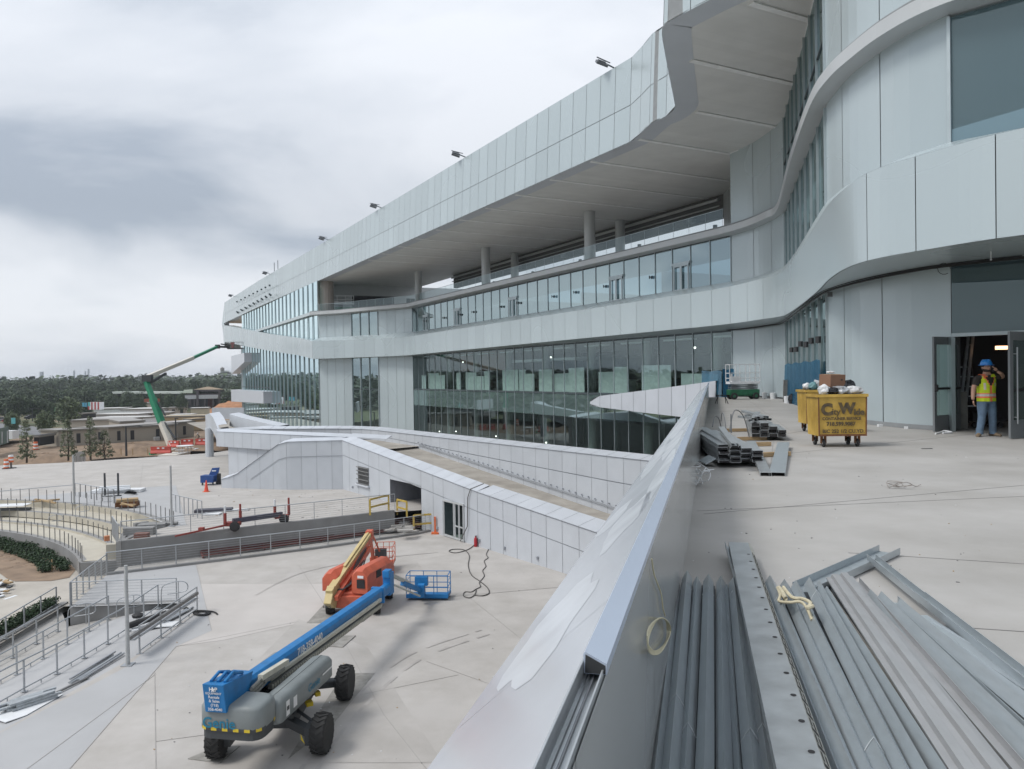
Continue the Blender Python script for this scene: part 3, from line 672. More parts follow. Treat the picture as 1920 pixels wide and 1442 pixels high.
def leaf(a, b, name_lbl, handle):
    a = V(a); b = V(b); t = (b-a).normalized(); n = V((-t.y, t.x, 0)); z = lambda p, h: V((p.x, p.y, h)); w_ = (b-a).length
    mb = MB()
    for p in (a+t*.06, b-t*.06): mb.beam(z(p, .02), z(p, 2.46), .05, .12, 0, up=tuple(t))
    mb.beam(z(a+t*.12, .22), z(b-t*.12, .22), .05, .42, 0); mb.beam(z(a+t*.12, 2.36), z(b-t*.12, 2.36), .05, .2, 0); mb.beam(z(a+t*.12, 1.12), z(b-t*.12, 1.12), .05, .06, 1)
    mb.face([z(a+t*.12, .43), z(b-t*.12, .43), z(b-t*.12, 2.26), z(a+t*.12, 2.26)], 2, .5)
    o = mb.build('glass_door', [DOORM, BLACK, glass('door_glass', (.6, .75, .7), .08, .02, .25, (.3, .36, .34))], B); o['label'] = name_lbl
    h = MB(); s = -n if (n.dot(V((0, -1, 0))) < 0) else n
    if handle:
        p = a+t*.16+s*.09; h.tube([z(p, .35), z(p, 2.1)], .016, 8); h.tube([z(p, .5), z(p-s*.08, .5)], .012, 6); h.tube([z(p, 1.95), z(p-s*.08, 1.95)], .012, 6)
    else: h.beam(z(a+t*.1+s*.06, 1.12), z(b-t*.1+s*.06, 1.12), .05, .05); h.lathe(z(a+t*.05+s*.05, 1.05), [(.03, 0), (.045, .02), (.045, .16), (.03, .18)], 10)
    h.build('door_handle', [RAIL if handle else BLACK], o)
leaf(G(1751, 811, 0), G(1800, 806, 0), 'left door leaf standing open', False)
leaf(G(1893, 824, 0), (12.9, 18.3, 0), 'right door leaf with a long pull bar', True)
WL_ = mat('wall_lamp_glow', (.9, .6, .4), .5, emit=(1, .55, .30, 2.2))
one('wall_lamp', [WL_], lambda mb: mb.box(D(1878, 652, 21.6), (.30, .1, .1)), B)
# ================================================================== deck (upper terrace)
def PL(Y): return -.27+.262*Y          # foot of the parapet
def f_deck(mb):
    mb.face([(PL(-6)-.1, -6, 0), (60, -6, 0), (60, 60, 0), (PL(60)-.1, 60, 0)], 0, .5)
    mb.prism([(PL(-6)-.05, -6), (60, -6), (60, 60), (PL(60)-.05, 60)], -1.2, -.01, 1)
tag(one('terrace_floor', [CONCT, CONCW], f_deck), kind='structure')
def f_jl(mb):
    for a, b in (((-3, 9.1), (30, 13.4)), ((1.3, 5.3), (9, 3.1)), ((2.2, 8.9), (14, 13.2)), ((4, 12), (8.2, 24)), ((4.4, 14.6), (12, 19.4)), ((7.6, 21), (14, 46)), ((6.2, 19), (11.2, 24.5)), ((9, 3.1), (14, 1.2)), ((3.0, 6.9), (9.5, 4.4))):
        a = V((max(a[0], PL(a[1])+.05), a[1], .003)); b = V((b[0], b[1], .003)); mb.beam(a, b, .008, .002)
tag(one('floor_joints', [mat('sawn_joint', (.27, .265, .26), .9)], f_jl), kind='structure')
PAR = thing('parapet_wall', 'white metal clad parapet along the edge of the upper terrace with a missing piece of coping', 'parapet')
PARIN = mat('parapet_inner', (.62, .63, .62), .14, .25, .03, .5, spec=.6)
FILM = mat('coping_film', (.60, .63, .68), .20, .2, .02, 1.2, spec=.6, tint=.02)
COPE = mat('coping_metal', (.55, .62, .74), .3, .3, .02, 1)
def pp(Y, o, z):        # o = metres out from the inner face
    n = V((-.967, .253, 0)); return V((PL(Y), Y, 0))+n*o+V((0, 0, z))
YE = 49.6
def f_pin(mb):
    panels(mb, [[pp(-3, 0, .0), pp(YE, 0, .0)], [pp(-3, 0, .92), pp(YE, 0, .92)]], 2, .006, 0, 1, -1, 0, 2, [0, 4.6, 6.5, 9.4, 12.4]+[15.4+3*i for i in range(12)])
one('inner_cladding', [PARIN, JOINT], f_pin, PAR)
def f_cope(mb):
    a, b = 1.84, YE
    P = [(-.005, .925), (-.005, .952), (.047, .978), (.052, .972), (.050, .925)]
    mb.loft([[pp(Y, o, z) for o, z in P] for Y in (a, 5.2)], 0); mb.loft([[pp(Y, o, z) for o, z in P] for Y in (5.204, 9)], 0)
    for k in range(14):
        y0 = 9.004+k*2.9; mb.loft([[pp(Y, o, z) for o, z in P] for Y in (y0, min(b, y0+2.896))], 0)
one('coping', [COPE], f_cope, PAR); one('coping_end', [DARK], lambda mb: mb.face([pp(1.838, o, z) for o, z in ((-.002, .927), (-.002, .948), (.046, .972), (.048, .927))]), PAR)  # dark face paints the shade inside the hollow cut end of the coping
def f_track(mb):        # open channel where the coping is missing
    P = [(.003, .80), (.003, .938), (.007, .938), (.004, .905), (.052, .912), (.052, .955), (.056, .955), (.056, .80)]
    mb.loft([[pp(Y, o, z) for o, z in P] for Y in (-2, 1.9)], 0)
    mb.lathe(pp(1.32, .03, .907), [(.004, 0), (.004, .006)], 8, 1)
one('coping_track', [STEELL, JOINT], f_track, PAR)
def f_out(mb):
    cuts = [0, 5.6]+[8.6+3.*i for i in range(14)]
    panels(mb, [[pp(-3, .60, .45), pp(YE, .60, .45)], [pp(-3, .054, .945), pp(YE, .054, .945)]], 3, .004, 0, 1, 1, 0, 3, [c for c in cuts if c < 52])
    panels(mb, [[pp(-3, .57, -1.3), pp(YE, .57, -1.3)], [pp(-3, .60, .44), pp(YE, .60, .44)]], 3, .01, 2, 1, 1, 0, 3)
one('outer_coping_panel', [FILM, JOINTL, CAPM], f_out, PAR)
def f_filmp(mb):         # torn patches of protective film, slightly proud
    S = .60-.054; random.seed(5)
    def on(u, Y, h=.0012): z = lerp(.945, .45, u); return pp(Y, .054+S*u, z+h)
    for (u, Y, ru, ry, k) in ((.55, 2.9, .30, .62, 0), (.38, 4.6, .26, .7, 0), (.75, 5.6, .2, .5, 0), (.15, 6.0, .13, 1.5, 0), (.3, 9.2, .2, 1.6, 0), (.7, 9.6, .25, 2.0, 0), (.55, 13, .3, 2.5, 0)):
        pts = []
        for i in range(22):
            a = 2*pi*i/22; r = 1+.35*noise.noise(V((cos(a)*1.3+u*9, sin(a)*1.3+Y*3, 0)))+.12*noise.noise(V((cos(a)*5, sin(a)*5+Y, 3)))
            pts.append(on(min(.985, max(.01, u+cos(a)*ru*r)), Y+sin(a)*ry*r))
        mb.face(pts, k, .2)
one('torn_film', [mat('film_patch', (.59, .62, .665), .22, 0, .04, 3)], f_filmp, PAR)
# cream cord hung on the inner face
def f_cord(mb):
    a = D(1223, 1047, 7.0)
    def onp(x, y, o=-.012):
        d = _ray(x, y); n = V((-.967, .253, 0)); P0 = pp(3, o, .5); t = (P0-V((0, 0, EYE))).dot(n)/d.dot(n); return V((0, 0, EYE))+d*t
    path = [onp(x, y) for x, y in ((1222, 1048), (1226, 1075), (1232, 1092), (1240, 1115), (1243, 1140), (1247, 1155))]
    mb.tube(smoothp(path, 4), .0035, 6)
    cx, cy = 1234, 1190
    for j in range(4):
        pts = []
        for i in range(25):
            a = 2*pi*i/24; pts.append(onp(cx+(17+j*1.3)*cos(a)*(1+.1*sin(3*a+j))+8*sin(a)*-1*.8, cy+(31+j*1.2)*sin(a)+j, -.012-.006*j))
        mb.tube(pts, .0032, 6)
tag(one('cord_coil', [mat('cream_cord', (.62, .58, .42), .7)], f_cord), 'cream cord coiled in an oval loop against the inner face of the parapet', 'cord')
# ================================================================== plaza levels
def seg(px, z): return [G(x, y, z) for x, y in px]
AC = V((-50, 30, 0))
def arc(R, a0, a1, n, z): return [V((AC.x+R*cos(radians(a0+(a1-a0)*i/n)), AC.y+R*sin(radians(a0+(a1-a0)*i/n)), z)) for i in range(n+1)]
rwt = seg(((222, 1019), (500, 987.5), (740, 960)), ZU)
curb = seg(((200, 1078), (372, 1057), (600, 1028), (780, 1002), (832, 990)), ZP)
wA = V((-26.3, 68.8, 0)); wB = V((-14.8, 66.6, 0)); wd = V((.585, -.811, 0))
def W1(t): return wB+wd*t
far_edge = seg(((-600, 900), (0, 873), (150, 866), (300, 856), (400, 849)), ZU)
farR = V((-20, 170, ZU))
def f_up(mb):
    pts = arc(34.5, 38, 130, 40, ZU)
    mb.face(rwt[::-1][0:1]+rwt[::-1][1:]+[V((-23.5, 49.5, ZU))]+pts+[V((-140, 70, ZU))]+far_edge+[farR, V((20, 60, ZU)), V((0, 58, ZU))], 0, .5)
tag(one('upper_plaza', [CONC], f_up), kind='structure')
rfa = G(131, 1137, ZP); rea = G(329, 1129, ZP)
a1line = seg(((372, 1143), (268, 1222), (0, 1372), (-420, 1602)), ZP)
def f_low(mb):
    mb.face(curb+[V((3, 45, ZP)), V((16, 30, ZP)), V((16, -20, ZP)), V((-40, -20, ZP))]+a1line[::-1]+[rea, rfa], 0, .5)
tag(one('lower_plaza', [CONC], f_low), kind='structure')
# darker blue-grey slabs and their straight edges
def f_bl(mb):
    z = ZP+.004
    mb.face(seg(((200, 1079), (368, 1059), (397, 1182), (372, 1146), (329, 1129), (131, 1137)), z)[0:3]+seg(((330, 1212), (130, 1442), (-300, 1640), (-420, 1596), (0, 1374), (238, 1250), (268, 1224), (372, 1146), (329, 1131), (133, 1138)), z), 0, .5)
tag(one('blue_grey_paving', [CONCB], f_bl), kind='structure')
def f_bl2(mb):
    z = ZU+.004
    mb.face(seg(((190, 919), (330, 910), (350, 985), (322, 987), (258, 962), (196, 950), (150, 944), (60, 937), (40, 932)), z), 0, .5)
tag(one('grey_paving', [CONCB], f_bl2), kind='structure')
def f_l2(mb):
    z = ZP+.008
    mb.face(seg(((376, 1095), (388, 1140), (397, 1184), (330, 1212), (420, 1200), (600, 1160), (620, 1095)), z), 0, .5)
tag(one('pale_paving', [mat('pale_concrete', (.50, .475, .455), .8, 0, .03, .6, stain=.08, sscale=.3)], f_l2), kind='structure')
def f_j2(mb):
    for z, A in ((ZP+.012, (((560, 1060), (600, 1120)), ((600, 1120), (720, 1340)), ((720, 1340), (800, 1442)), ((330, 1212), (560, 1165)), ((640, 1310), (860, 1265)), ((290, 1260), (292, 1442)), ((880, 1120), (980, 1200)), ((830, 1120), (1060, 1100)), ((368, 1059), (397, 1182)), ((292, 1390), (470, 1366)), ((50, 1442), (290, 1265)), ((330, 1212), (130, 1442)), ((940, 1290), (800, 1240)))),
                 (ZU+.012, (((268, 870), (262, 915)), ((330, 910), (350, 985)), ((190, 919), (330, 910)), ((0, 905), (400, 880)), ((420, 1000), (640, 940)), ((355, 925), (640, 935))))):
        for a, b in A: mb.beam(G(*a, z), G(*b, z), .022, .003)
tag(one('paving_joints', [mat('paving_joint', (.36, .345, .33), .9)], f_j2), kind='structure')
def f_tm(mb):
    z = ZP+.016; random.seed(41)
    for pts in (((560, 1442), (640, 1330), (760, 1230), (900, 1180)), ((590, 1442), (668, 1335), (785, 1236), (915, 1188)), ((470, 1120), (560, 1075), (680, 1050), (820, 1035))):
        P = smoothp(seg(pts, z), 8); o = off(P, .13, z)
        for i in range(len(P)-1):
            if random.random() < .8: mb.face([P[i], P[i+1], o[i+1], o[i]], 0)
tag(one('tyre_marks', [mat('tyre_mark', (.42, .40, .385), .8, 0, .12, 2, tint=.06, stain=.15)], f_tm), kind='structure')
def f_pt(mb):
    z = ZP+.0105
    for q in (((560, 1160), (690, 1215), (830, 1430), (560, 1430), (420, 1300)), ((830, 1120), (1060, 1100), (1060, 1040), (900, 1030), (780, 1050))): mb.face(seg(q, z), 0)
tag(one('darker_slabs', [mat('darker_slab', (.445, .425, .405), .8, 0, .05, .4, bump=.05, stain=.14, sscale=.4)], f_pt), kind='structure')
# retaining wall, lower strip and slatted bench stack behind the rail
def f_rw(mb):
    a, m_, b = rwt
    for p, q in ((a, m_), (m_, b)):
        d = (q-p).normalized(); n = V((-d.y, d.x, 0)); mb.hexa([p-V((0, 0, 2.4)), q-V((0, 0, 2.4)), q+n*.35-V((0, 0, 2.4)), p+n*.35-V((0, 0, 2.4))], [p+V((0, 0, .12)), q+V((0, 0, .12)), q+n*.35+V((0, 0, .12)), p+n*.35+V((0, 0, .12))])
    c = V((-23.9, 49.3, ZU)); mb.beam(a-V((0, 0, 1.1)), c-V((0, 0, 1.1)), .3, 2.35)
    for k in range(9):
        p = lerp(a, b, .08+k*.1); 
one('retaining_wall', [CONCW], f_rw); rwo = bpy.data.objects['retaining_wall']; tag(rwo, 'long grey concrete retaining wall between the upper and lower plaza', 'retaining wall')
def f_tr(mb):
    z = ZP-.12
    mb.face([V((p.x, p.y, z)) for p in curb]+[V((rwt[2].x, rwt[2].y, z)), V((rwt[0].x, rwt[0].y, z))], 0, .5)
tag(one('sunken_strip', [CONCT], f_tr), kind='structure')
def f_curb(mb):
    for i in range(len(curb)-1): mb.beam(curb[i]+V((0, 0, .06)), curb[i+1]+V((0, 0, .06)), .3, .14)
tag(one('plaza_curb', [CONCW], f_curb), kind='structure')
SLAT = mat('red_brown_slat', (.13, .045, .04), .6, 0, .2, 3)
def f_slat(mb):
    a = G(383, 1046, ZP); b = G(795, 990, ZP); d = (b-a).normalized(); n = V((-d.y, d.x, 0))
    for k in range(9):
        p = a+n*(.4+k*.30)+V((0, 0, .05+k*.10)); mb.beam(p, b+n*(.4+k*.16)+V((0, 0, .05+k*.07)), .20, .05)
    for t in (0, .25, .5, .75, 1): p = lerp(a, b, t); mb.beam(p+n*.3+V((0, 0, -.05)), p+n*1.6+V((0, 0, .40)), .1, .08)
tag(one('slatted_bench', [SLAT], f_slat), 'long dark red slatted bench below the retaining wall behind the rail', 'bench')
# curved seating terraces
def f_arc(mb):
    rr = [(34.5, ZU, 38), (32.6, -8.5, 42), (31.0, -9.0, 40), (28.8, -9.12, 33)]
    for k, (R, z, a0) in enumerate(rr):
        a1 = 128; n = 44
        nz = rr[k+1][1] if k < 3 else -10.4; nR = rr[k+1][0] if k < 3 else 28.4
        o = arc(R+.35, a0, a1, n, z); i_ = arc(R-.08, a0, a1, n, z); lo = arc(R-.08, a0, a1, n, z-.45 if k < 3 else -10.5); o2 = arc(R+.35, a0, a1, n, z+.012); i2 = arc(R-.08, a0, a1, n, z+.012)
        for j in range(n):
            mb.face([o2[j], o2[j+1], i2[j+1], i2[j]], 1, .5); mb.face([i2[j], i2[j+1], lo[j+1], lo[j]], 0 if k < 3 else 1, .5)
        if k < 3:
            e0 = arc(R-.08, min(a0, rr[k+1][2]), a1, n, rr[k+1][1]); e1 = arc(nR-.08, rr[k+1][2], a1, n, rr[k+1][1])
            for j in range(n): mb.face([e0[j], e0[j+1], e1[j+1], e1[j]], 0, .5)
    # end wall and low corner wall
    mb.beam(V((-25.2, 49.9, -9.0)), V((-23.9, 46.6, -9.0)), .3, 2.0, 1)
    mb.beam(arc(28.8, 33, 34, 1, -9.75)[0], V((-23.6, 46.2, -9.75)), .35, 1.3, 1)
    mb.face([V((-25.8, 45.7, -9.1)), V((-23.9, 46.4, -9.1)), V((-25, 50, -9.1)), V((-26.3, 49.9, -9.1))], 0, .5)
    p = V((-24.6, 50.8, 0)); mb.box((-25.0, 51.4, -8.35), (.9, .35, 1.05), rz=.9, m=1)
am = one('seating_terrace', [CREAM, CONCW], f_arc); tag(am, 'curved stepped concrete seating terraces around the planting bed', 'terrace')
# garden
def f_gar(mb): mb.face([(-110, -30, -9.95), G(-420, 1452, -9.95), G(120, 1137, -9.95), G(131, 1137, -9.95), G(201, 1077, -9.95), (-23.2, 46.9, -9.95), (-23.2, 52, -9.95), (-60, 70, -9.95), (-110, 60, -9.95)], 0, .5)
tag(one('garden_path', [mat('path_concrete', (.46, .43, .385), .85, 0, .06, .6, bump=.08, stain=.2)], f_gar), kind='structure')
def f_bed(mb):
    o = arc(28.7, 37, 125, 30, -9.93); mb.face(o+[V((-62, 46, -9.93))]+seg(((-300, 1060), (-20, 1060), (12, 1084), (28, 1090), (96, 1089), (130, 1083)), -9.93), 0, .5)
    random.seed(3)
    for k in range(60):
        a = radians(random.uniform(44, 78)); R = random.uniform(23.5, 27); p = AC+V((R*cos(a), R*sin(a), -9.96)); s_ = random.uniform(.12, .4)
        mb.lathe(p, [(s_*1.6, -.05), (s_*.9, s_*.22), (.02, s_*.34)], 7, 0)
tag(one('planting_bed', [SOIL], f_bed), kind='structure')
def f_stair(mb):
    rows = [a1line, seg(((297, 1142), (229, 1191), (17, 1312), (-420, 1560)), -9.52), seg(((240, 1152), (190, 1170), (3, 1282), (-420, 1525)), -9.9), seg(((127, 1175), (100, 1190), (-20, 1262), (-420, 1495)), -10.22), seg(((112, 1137), (95, 1150), (-20, 1222), (-420, 1455)), -10.22)]
    for j in range(4):
        for i in range(3):
            A, B_, C, D_ = rows[j][i], rows[j][i+1], rows[j+1][i+1], rows[j+1][i]
            mb.face([A, B_, C], 1 if j in (0, 1) else 0, .5); mb.face([A, C, D_], 1 if j in (0, 1) else 0, .5)
tag(one('sloped_walk', [CONCT, CONCB], f_stair), kind='structure')
def f_sw(mb):
    a, b = rfa, rea; mb.hexa([a-V((0, 0, .95)), b-V((0, 0, .4)), b+V((-.05, .3, -.4)), a+V((-.05, .3, -.95))], [a+V((0, 0, .02)), b+V((0, 0, .02)), b+V((-.05, .3, .02)), a+V((-.05, .3, .02))])
tag(one('stair_wall', [CONCW], f_sw), 'low grey concrete wall below the horizontal rail beside the steps', 'wall')
def f_pc(mb): mb.beam(G(122, 1136, -10.1), G(-420, 1450, -10.1), .35, .45)
tag(one('planter_wall', [CONCW], f_pc), 'low concrete kerb wall carrying a rail along the lower hedge', 'wall')
# ---- white ramp walls on the plaza
WH = thing('ramp_building', 'low white panelled ramp building with sloping parapets, a dark opening and a glass door', 'ramp building')
def f_w1(mb):
    n1 = V((.19, .98, 0))
    tp = [D(x, y, Yc) for x, y, Yc in ((415, 898, 68.8), (428, 895, 68.5), (445, 888, 68.3), (470, 870, 67.9), (505, 845, 67.4), (522, 833, 67.1), (540, 828, 66.9), (650, 825, 66.6))]
    base = [V((p.x, p.y, ZU-.02)) for p in tp]
    mid = [base[i].lerp(tp[i], 1) - V((0, 0, 1.35)) for i in range(len(tp))]
    mid = [V((p.x, p.y, max(p.z, ZU-.01))) for p in mid]
    Lw = length(base); k = 8; c = [Lw*i/9 for i in range(10)]
    panels(mb, [base, tp], 1.2, .02, 0, 1, -1, .0, .3, c)
    for i in range(3, len(tp)-1):   # the slanted joint line below the coping
        a = mid[i]+V((-.02, -.03, 0)); b = mid[i+1]+V((-.02, -.03, 0)); mb.beam(a, b, .01, .05, 1)
    cap = [p+V((.25, .85, .22)) for p in tp]; cb_ = [V((p.x, p.y, ZU)) for p in cap]
    for i in range(len(tp)-1):
        mb.face([tp[i]+V((-.03, -.06, 0)), tp[i+1]+V((-.03, -.06, 0)), cap[i+1], cap[i]], 2, .5); mb.face([cap[i], cap[i+1], cb_[i+1], cb_[i]], 0, .5)
    mb.face([base[0], tp[0], cap[0], cb_[0]], 0, .5)
    # right-hand run with openings
    T = 34.5
    def zt(t): return -3.75-.118*min(t, 21)*1.23*.97/1.23*1.0 if False else -3.75-(min(t, 21.3)*.0965)-max(0, t-21.3)*.073
    nn = V((.811, .585, 0))
    def P(t, z, o=0): q = W1(t)-nn*0+nn*o; return V((q.x, q.y, z))
    def zb(t): return ZU-.02 if t < 13.2 else ZP-.02
    # columns of panels: cut list, openings given as (t0, t1, zlow, zhigh)
    ops = [(3.2, 5.2, -7.15, -5.75), (9.0, 13.9, ZP-1, -6.25), (17.0, 19.7, ZP-1, -6.85)]
    cuts = sorted(set([round(x, 2) for x in [i*1.42 for i in range(0, 26)] if not any(o[0]-.5 < x < o[1]+.5 for o in ops)]+[o[0] for o in ops]+[o[1] for o in ops]))
    for i in range(len(cuts)-1):
        a, b = cuts[i]+.015, cuts[i+1]-.015; t = random.random()
        op = [o for o in ops if o[0] <= (a+b)/2 <= o[1]]
        spans = [(max(zb(a), zb(b)) if False else zb((a+b)/2), None)]
        if op: 
            o = op[0]; parts = ([(zb((a+b)/2), o[2])] if o[2] > ZU else [])+[(o[3], None)]
        else: parts = [(zb((a+b)/2), None)]
        for z0, z1 in parts:
            ja, jb = zt(a)-1.3, zt(b)-1.3
            if z1 is None:
                mb.face([P(a, z0), P(b, z0), P(b, jb-.02), P(a, ja-.02)], 0, t); mb.face([P(a, ja+.02), P(b, jb+.02), P(b, zt(b)), P(a, zt(a))], 0, t)
            else: mb.face([P(a, z0), P(b, z0), P(b, z1), P(a, z1)], 0, t)
    # backing (dark joints), split round the openings
    def back(t0, t1, z0, z1=None):
        mb.face([P(t0, z0, .04), P(t1, z0, .04), P(t1, z1 if z1 else zt(t1), .04), P(t0, z1 if z1 else zt(t0), .04)], 1, .5)
    back(0, 3.2, ZU-.3); back(3.2, 5.2, ZU-.3, -7.15); back(3.2, 5.2, -5.75); back(5.2, 9.0, ZU-.3); back(9.0, 13.9, -6.25); back(13.9, 17, ZP-.3); back(17, 19.7, -6.85); back(19.7, T, ZP-.3)
    # coping: narrow first, wider further down
    for k in range(24):
        t0, t1 = k*1.42+.012, (k+1)*1.42-.012; wv = .95 if t0 < 20.8 else 1.25
        mb.face([P(t0, zt(t0), -.06), P(t1, zt(t1), -.06), P(t1, zt(t1)+.3, wv), P(t0, zt(t0)+.3, wv)], 2)
        mb.face([P(t0, zt(t0)+.3, wv), P(t1, zt(t1)+.3, wv), P(t1, zt(t1)-1.2, wv), P(t0, zt(t0)-1.2, wv)], 0)
        mb.face([P(t0, zt(t0)-.02, -.06), P(t1, zt(t1)-.02, -.06), P(t1, zt(t1)-.02, 0), P(t0, zt(t0)-.02, 0)], 1)
    # inside of the big opening
    for (t0, t1, zz, dp) in ((9.0, 13.9, -6.25, 4.2), (17, 19.7, -6.85, 1.2), (3.2, 5.2, -5.75, .3)):
        zl = ZP-.4 if t0 > 5 else -7.15
        mb.face([P(t0, zl, dp), P(t1, zl, dp), P(t1, zz, dp), P(t0, zz, dp)], 3 if t0 != 17 else 4, .5)
        mb.face([P(t0, zl), P(t0, zl, dp), P(t0, zz, dp), P(t0, zz)], 3, .5); mb.face([P(t1, zl), P(t1, zl, dp), P(t1, zz, dp), P(t1, zz)], 3, .5); mb.face([P(t0, zz), P(t1, zz), P(t1, zz, dp), P(t0, zz, dp)], 3, .5)
        mb.face([P(t0, zl, 0), P(t1, zl, 0), P(t1, zl, dp), P(t0, zl, dp)], 3, .5)
    for t in (21.5, 24.3, 27.6, 31, 2.1, 16.2):
        mb.box(P(t, zb(t)+.45, -.05), (.12, .12, .18), m=1)
one('front_wall', [WALLP, JOINTL, CAPM, mat('recess_grey', (.19, .20, .225), .8), DARK], f_w1, WH)
def f_win(mb):
    nn = V((.811, .585, 0)); P = lambda t, z, o=0: V(((W1(t)+nn*o).x, (W1(t)+nn*o).y, z))
    for k in range(9):
        t = 3.3+k*.23; mb.beam(P(t, -7.1, -.04), P(t, -5.8, -.04), .05, .05, 0)
    for z in (-7.15, -6.8, -6.4, -6.1, -5.8): mb.beam(P(3.0, z, -.08), P(5.3, z, -.08), .07, .06, 0)
    mb.beam(P(2.9, -7.25, -.12), P(5.4, -7.25, -.12), .2, .1, 1); mb.face([P(3.2, -7.15, .15), P(5.2, -7.15, .15), P(5.2, -5.75, .15), P(3.2, -5.75, .15)], 2)
one('louvred_window', [mat('louvre_grey', (.2, .2, .2), .6), CAPM, DARK], f_win, WH)
def f_gd(mb):
    nn = V((.811, .585, 0)); P = lambda t, z, o=0: V(((W1(t)+nn*o).x, (W1(t)+nn*o).y, z))
    z0, z1 = ZP+.02, -6.88
    for t in (17.05, 18.4, 18.5, 19.05, 19.6): mb.beam(P(t, z0, -.02), P(t, z1, -.02), .09, .12, 0)
    for z in (z0+.08, z1): mb.beam(P(17, z, -.02), P(19.7, z, -.02), .12, .12, 0)
    mb.beam(P(18.4, z0+.9, -.02), P(19.6, z0+.9, -.02), .06, .08, 0)
    mb.face([P(17.05, z0, .03), P(19.65, z0, .03), P(19.65, z1, .03), P(17.05, z1, .03)], 1, .5)
one('glass_door', [PANELW, GL], f_gd, WH)
def f_w23(mb):
    # long parapet behind (face to the plaza) with its lower recessed wall
    q = [(-29.8, 77.2), (-22.8, 72.4), (-14.6, 67.2)]
    r0 = zrow(q, -5.05); r1 = zrow(q, -3.55); panels(mb, [r0, r1], 1.45, .025, 0, 1, -1, 0, 1)
    cp = [V((p[0]+.5, p[1]+.95, -3.35)) for p in q]
    for i in range(2): mb.face([r1[i]+V((-.02, -.05, 0)), r1[i+1]+V((-.02, -.05, 0)), cp[i+1], cp[i]], 2, .5); mb.face([r0[i], r0[i+1], r0[i+1]+V((.4, 1.2, 0)), r0[i]+V((.4, 1.2, 0))], 0, .5)
    mb.hexa([V((-14.6, 67.2, -3.56)), V((-10.6, 64.6, -3.62)), V((-10.3, 65.6, -3.4)), V((-14.2, 68.2, -3.36))], [V((-14.6, 67.2, -3.5)), V((-10.6, 64.6, -3.56)), V((-10.3, 65.6, -3.34)), V((-14.2, 68.2, -3.3))], 2)
    q2 = [(-28.4, 76.6), (-16, 68.6)]; panels(mb, [zrow(q2, ZU), zrow(q2, -5.05)], 1.45, .025, 0, 1, -1, 0, 1)
    mb.face([V((-29.8, 77.2, -5.05)), V((-29.8, 77.2, -3.55)), V((-29.3, 78.15, -3.35)), V((-26, 81, -3.6)), V((-26, 81, -5.05))], 0, .5)
    mb.face([V((-28.4, 76.6, ZU)), V((-28.4, 76.6, -5.05)), V((-24, 80, -5.05)), V((-24, 80, ZU))], 0, .5)
    # far parapet beyond the ramp
    q3 = [(9.5, 44.3), (6.5, 48.5), (-8.5, 69.3), (-12, 74.2)]; q3 = q3+[tuple(p)[:2] for p in smoothp([V((-12, 74.2, 0)), V((-14.2, 77.2, 0)), V((-18, 79.6, 0)), V((-27, 81, 0))], 4)[1:]]
    top = zrow(q3, -3.62); 
    def zr(p): return -7.35+.117*(p[1]-48.5) if p[1] < 72 else -4.6
    lo = [V((p[0], p[1], zr(p)-.05)) for p in q3]; jn = [lo[i].lerp(top[i], .0) for i in range(len(q3))]
    jn = [V((p[0], p[1], max(zr(p)+.35, lerp(-4.45, -5.3, max(0, min(1, (69-p[1])/22)))))) for p in q3]
    panels(mb, [lo, jn, top], 1.5, .025, 0, 1, 1, .05, 1)
    t0 = off(q3, -.08, -3.62); t1 = off(q3, .95, -3.4); t2 = off(q3, .95, -7.5)
    Lq = length(t0); n = int(Lq/1.5); us = [Lq*i/n for i in range(n+1)]; R = resample([t0, t1, t2], us)
    for i in range(n):
        e = .012; a, b = R[0][i].lerp(R[0][i+1], e), R[0][i].lerp(R[0][i+1], 1-e); c, d = R[1][i].lerp(R[1][i+1], 1-e), R[1][i].lerp(R[1][i+1], e)
        mb.face([a, b, c, d], 2); mb.face([R[1][i], R[1][i+1], R[2][i+1], R[2][i]], 0, .5)
    # row of bolts along the kerb line
    for k in range(40):
        p = lerp(V((6.5, 48.5, -6.7)), V((-8.5, 69.3, -4.3)), k/39); mb.box(p-V((.06, .04, 0)), (.08, .08, .08), m=1)
    mb.beam(V((6.4, 48.4, -6.85)), V((-8.6, 69.2, -4.42)), .05, .06, 1)
    # curved white shells further left
    for pl, z0, z1 in (([D(385, 778, 98), D(393, 775, 97), D(400, 784, 95), D(411, 810, 88)], -1.8, .35), ([D(430, 776, 96), D(452, 783, 92), D(522, 799, 82)], -1.5, .3)):
        o = [p+V((0, 0, z0)) for p in pl]; b = [p+V((.9, .9, z1*.4)) for p in pl]
        for i in range(len(pl)-1):
            mb.face([o[i], o[i+1], pl[i+1], pl[i]], 0, .5); mb.face([pl[i], pl[i+1], b[i+1], b[i]], 2, .5); mb.face([b[i], b[i+1], b[i+1]+V((0, 0, z0)), b[i]+V((0, 0, z0))], 0, .5)
    p = D(389, 800, 97); mb.lathe((p.x+.2, p.y, ZU), [(.5, 0), (.5, 3.6)], 14, 0)
    mb.beam(D(398, 775, 110), D(458, 775, 110), .3, 1.6, 0); mb.face([D(405, 790, 97), D(432, 789, 97), D(428, 800, 88), D(412, 802, 88)], 3)
    mb.face([D(404, 805, 88), D(520, 797, 84), D(560, 806, 83), D(470, 812, 80), D(420, 814, 80)], 0)
one('rear_parapet', [WALLP, JOINTL, CAPM, RAMPC], f_w23, WH)
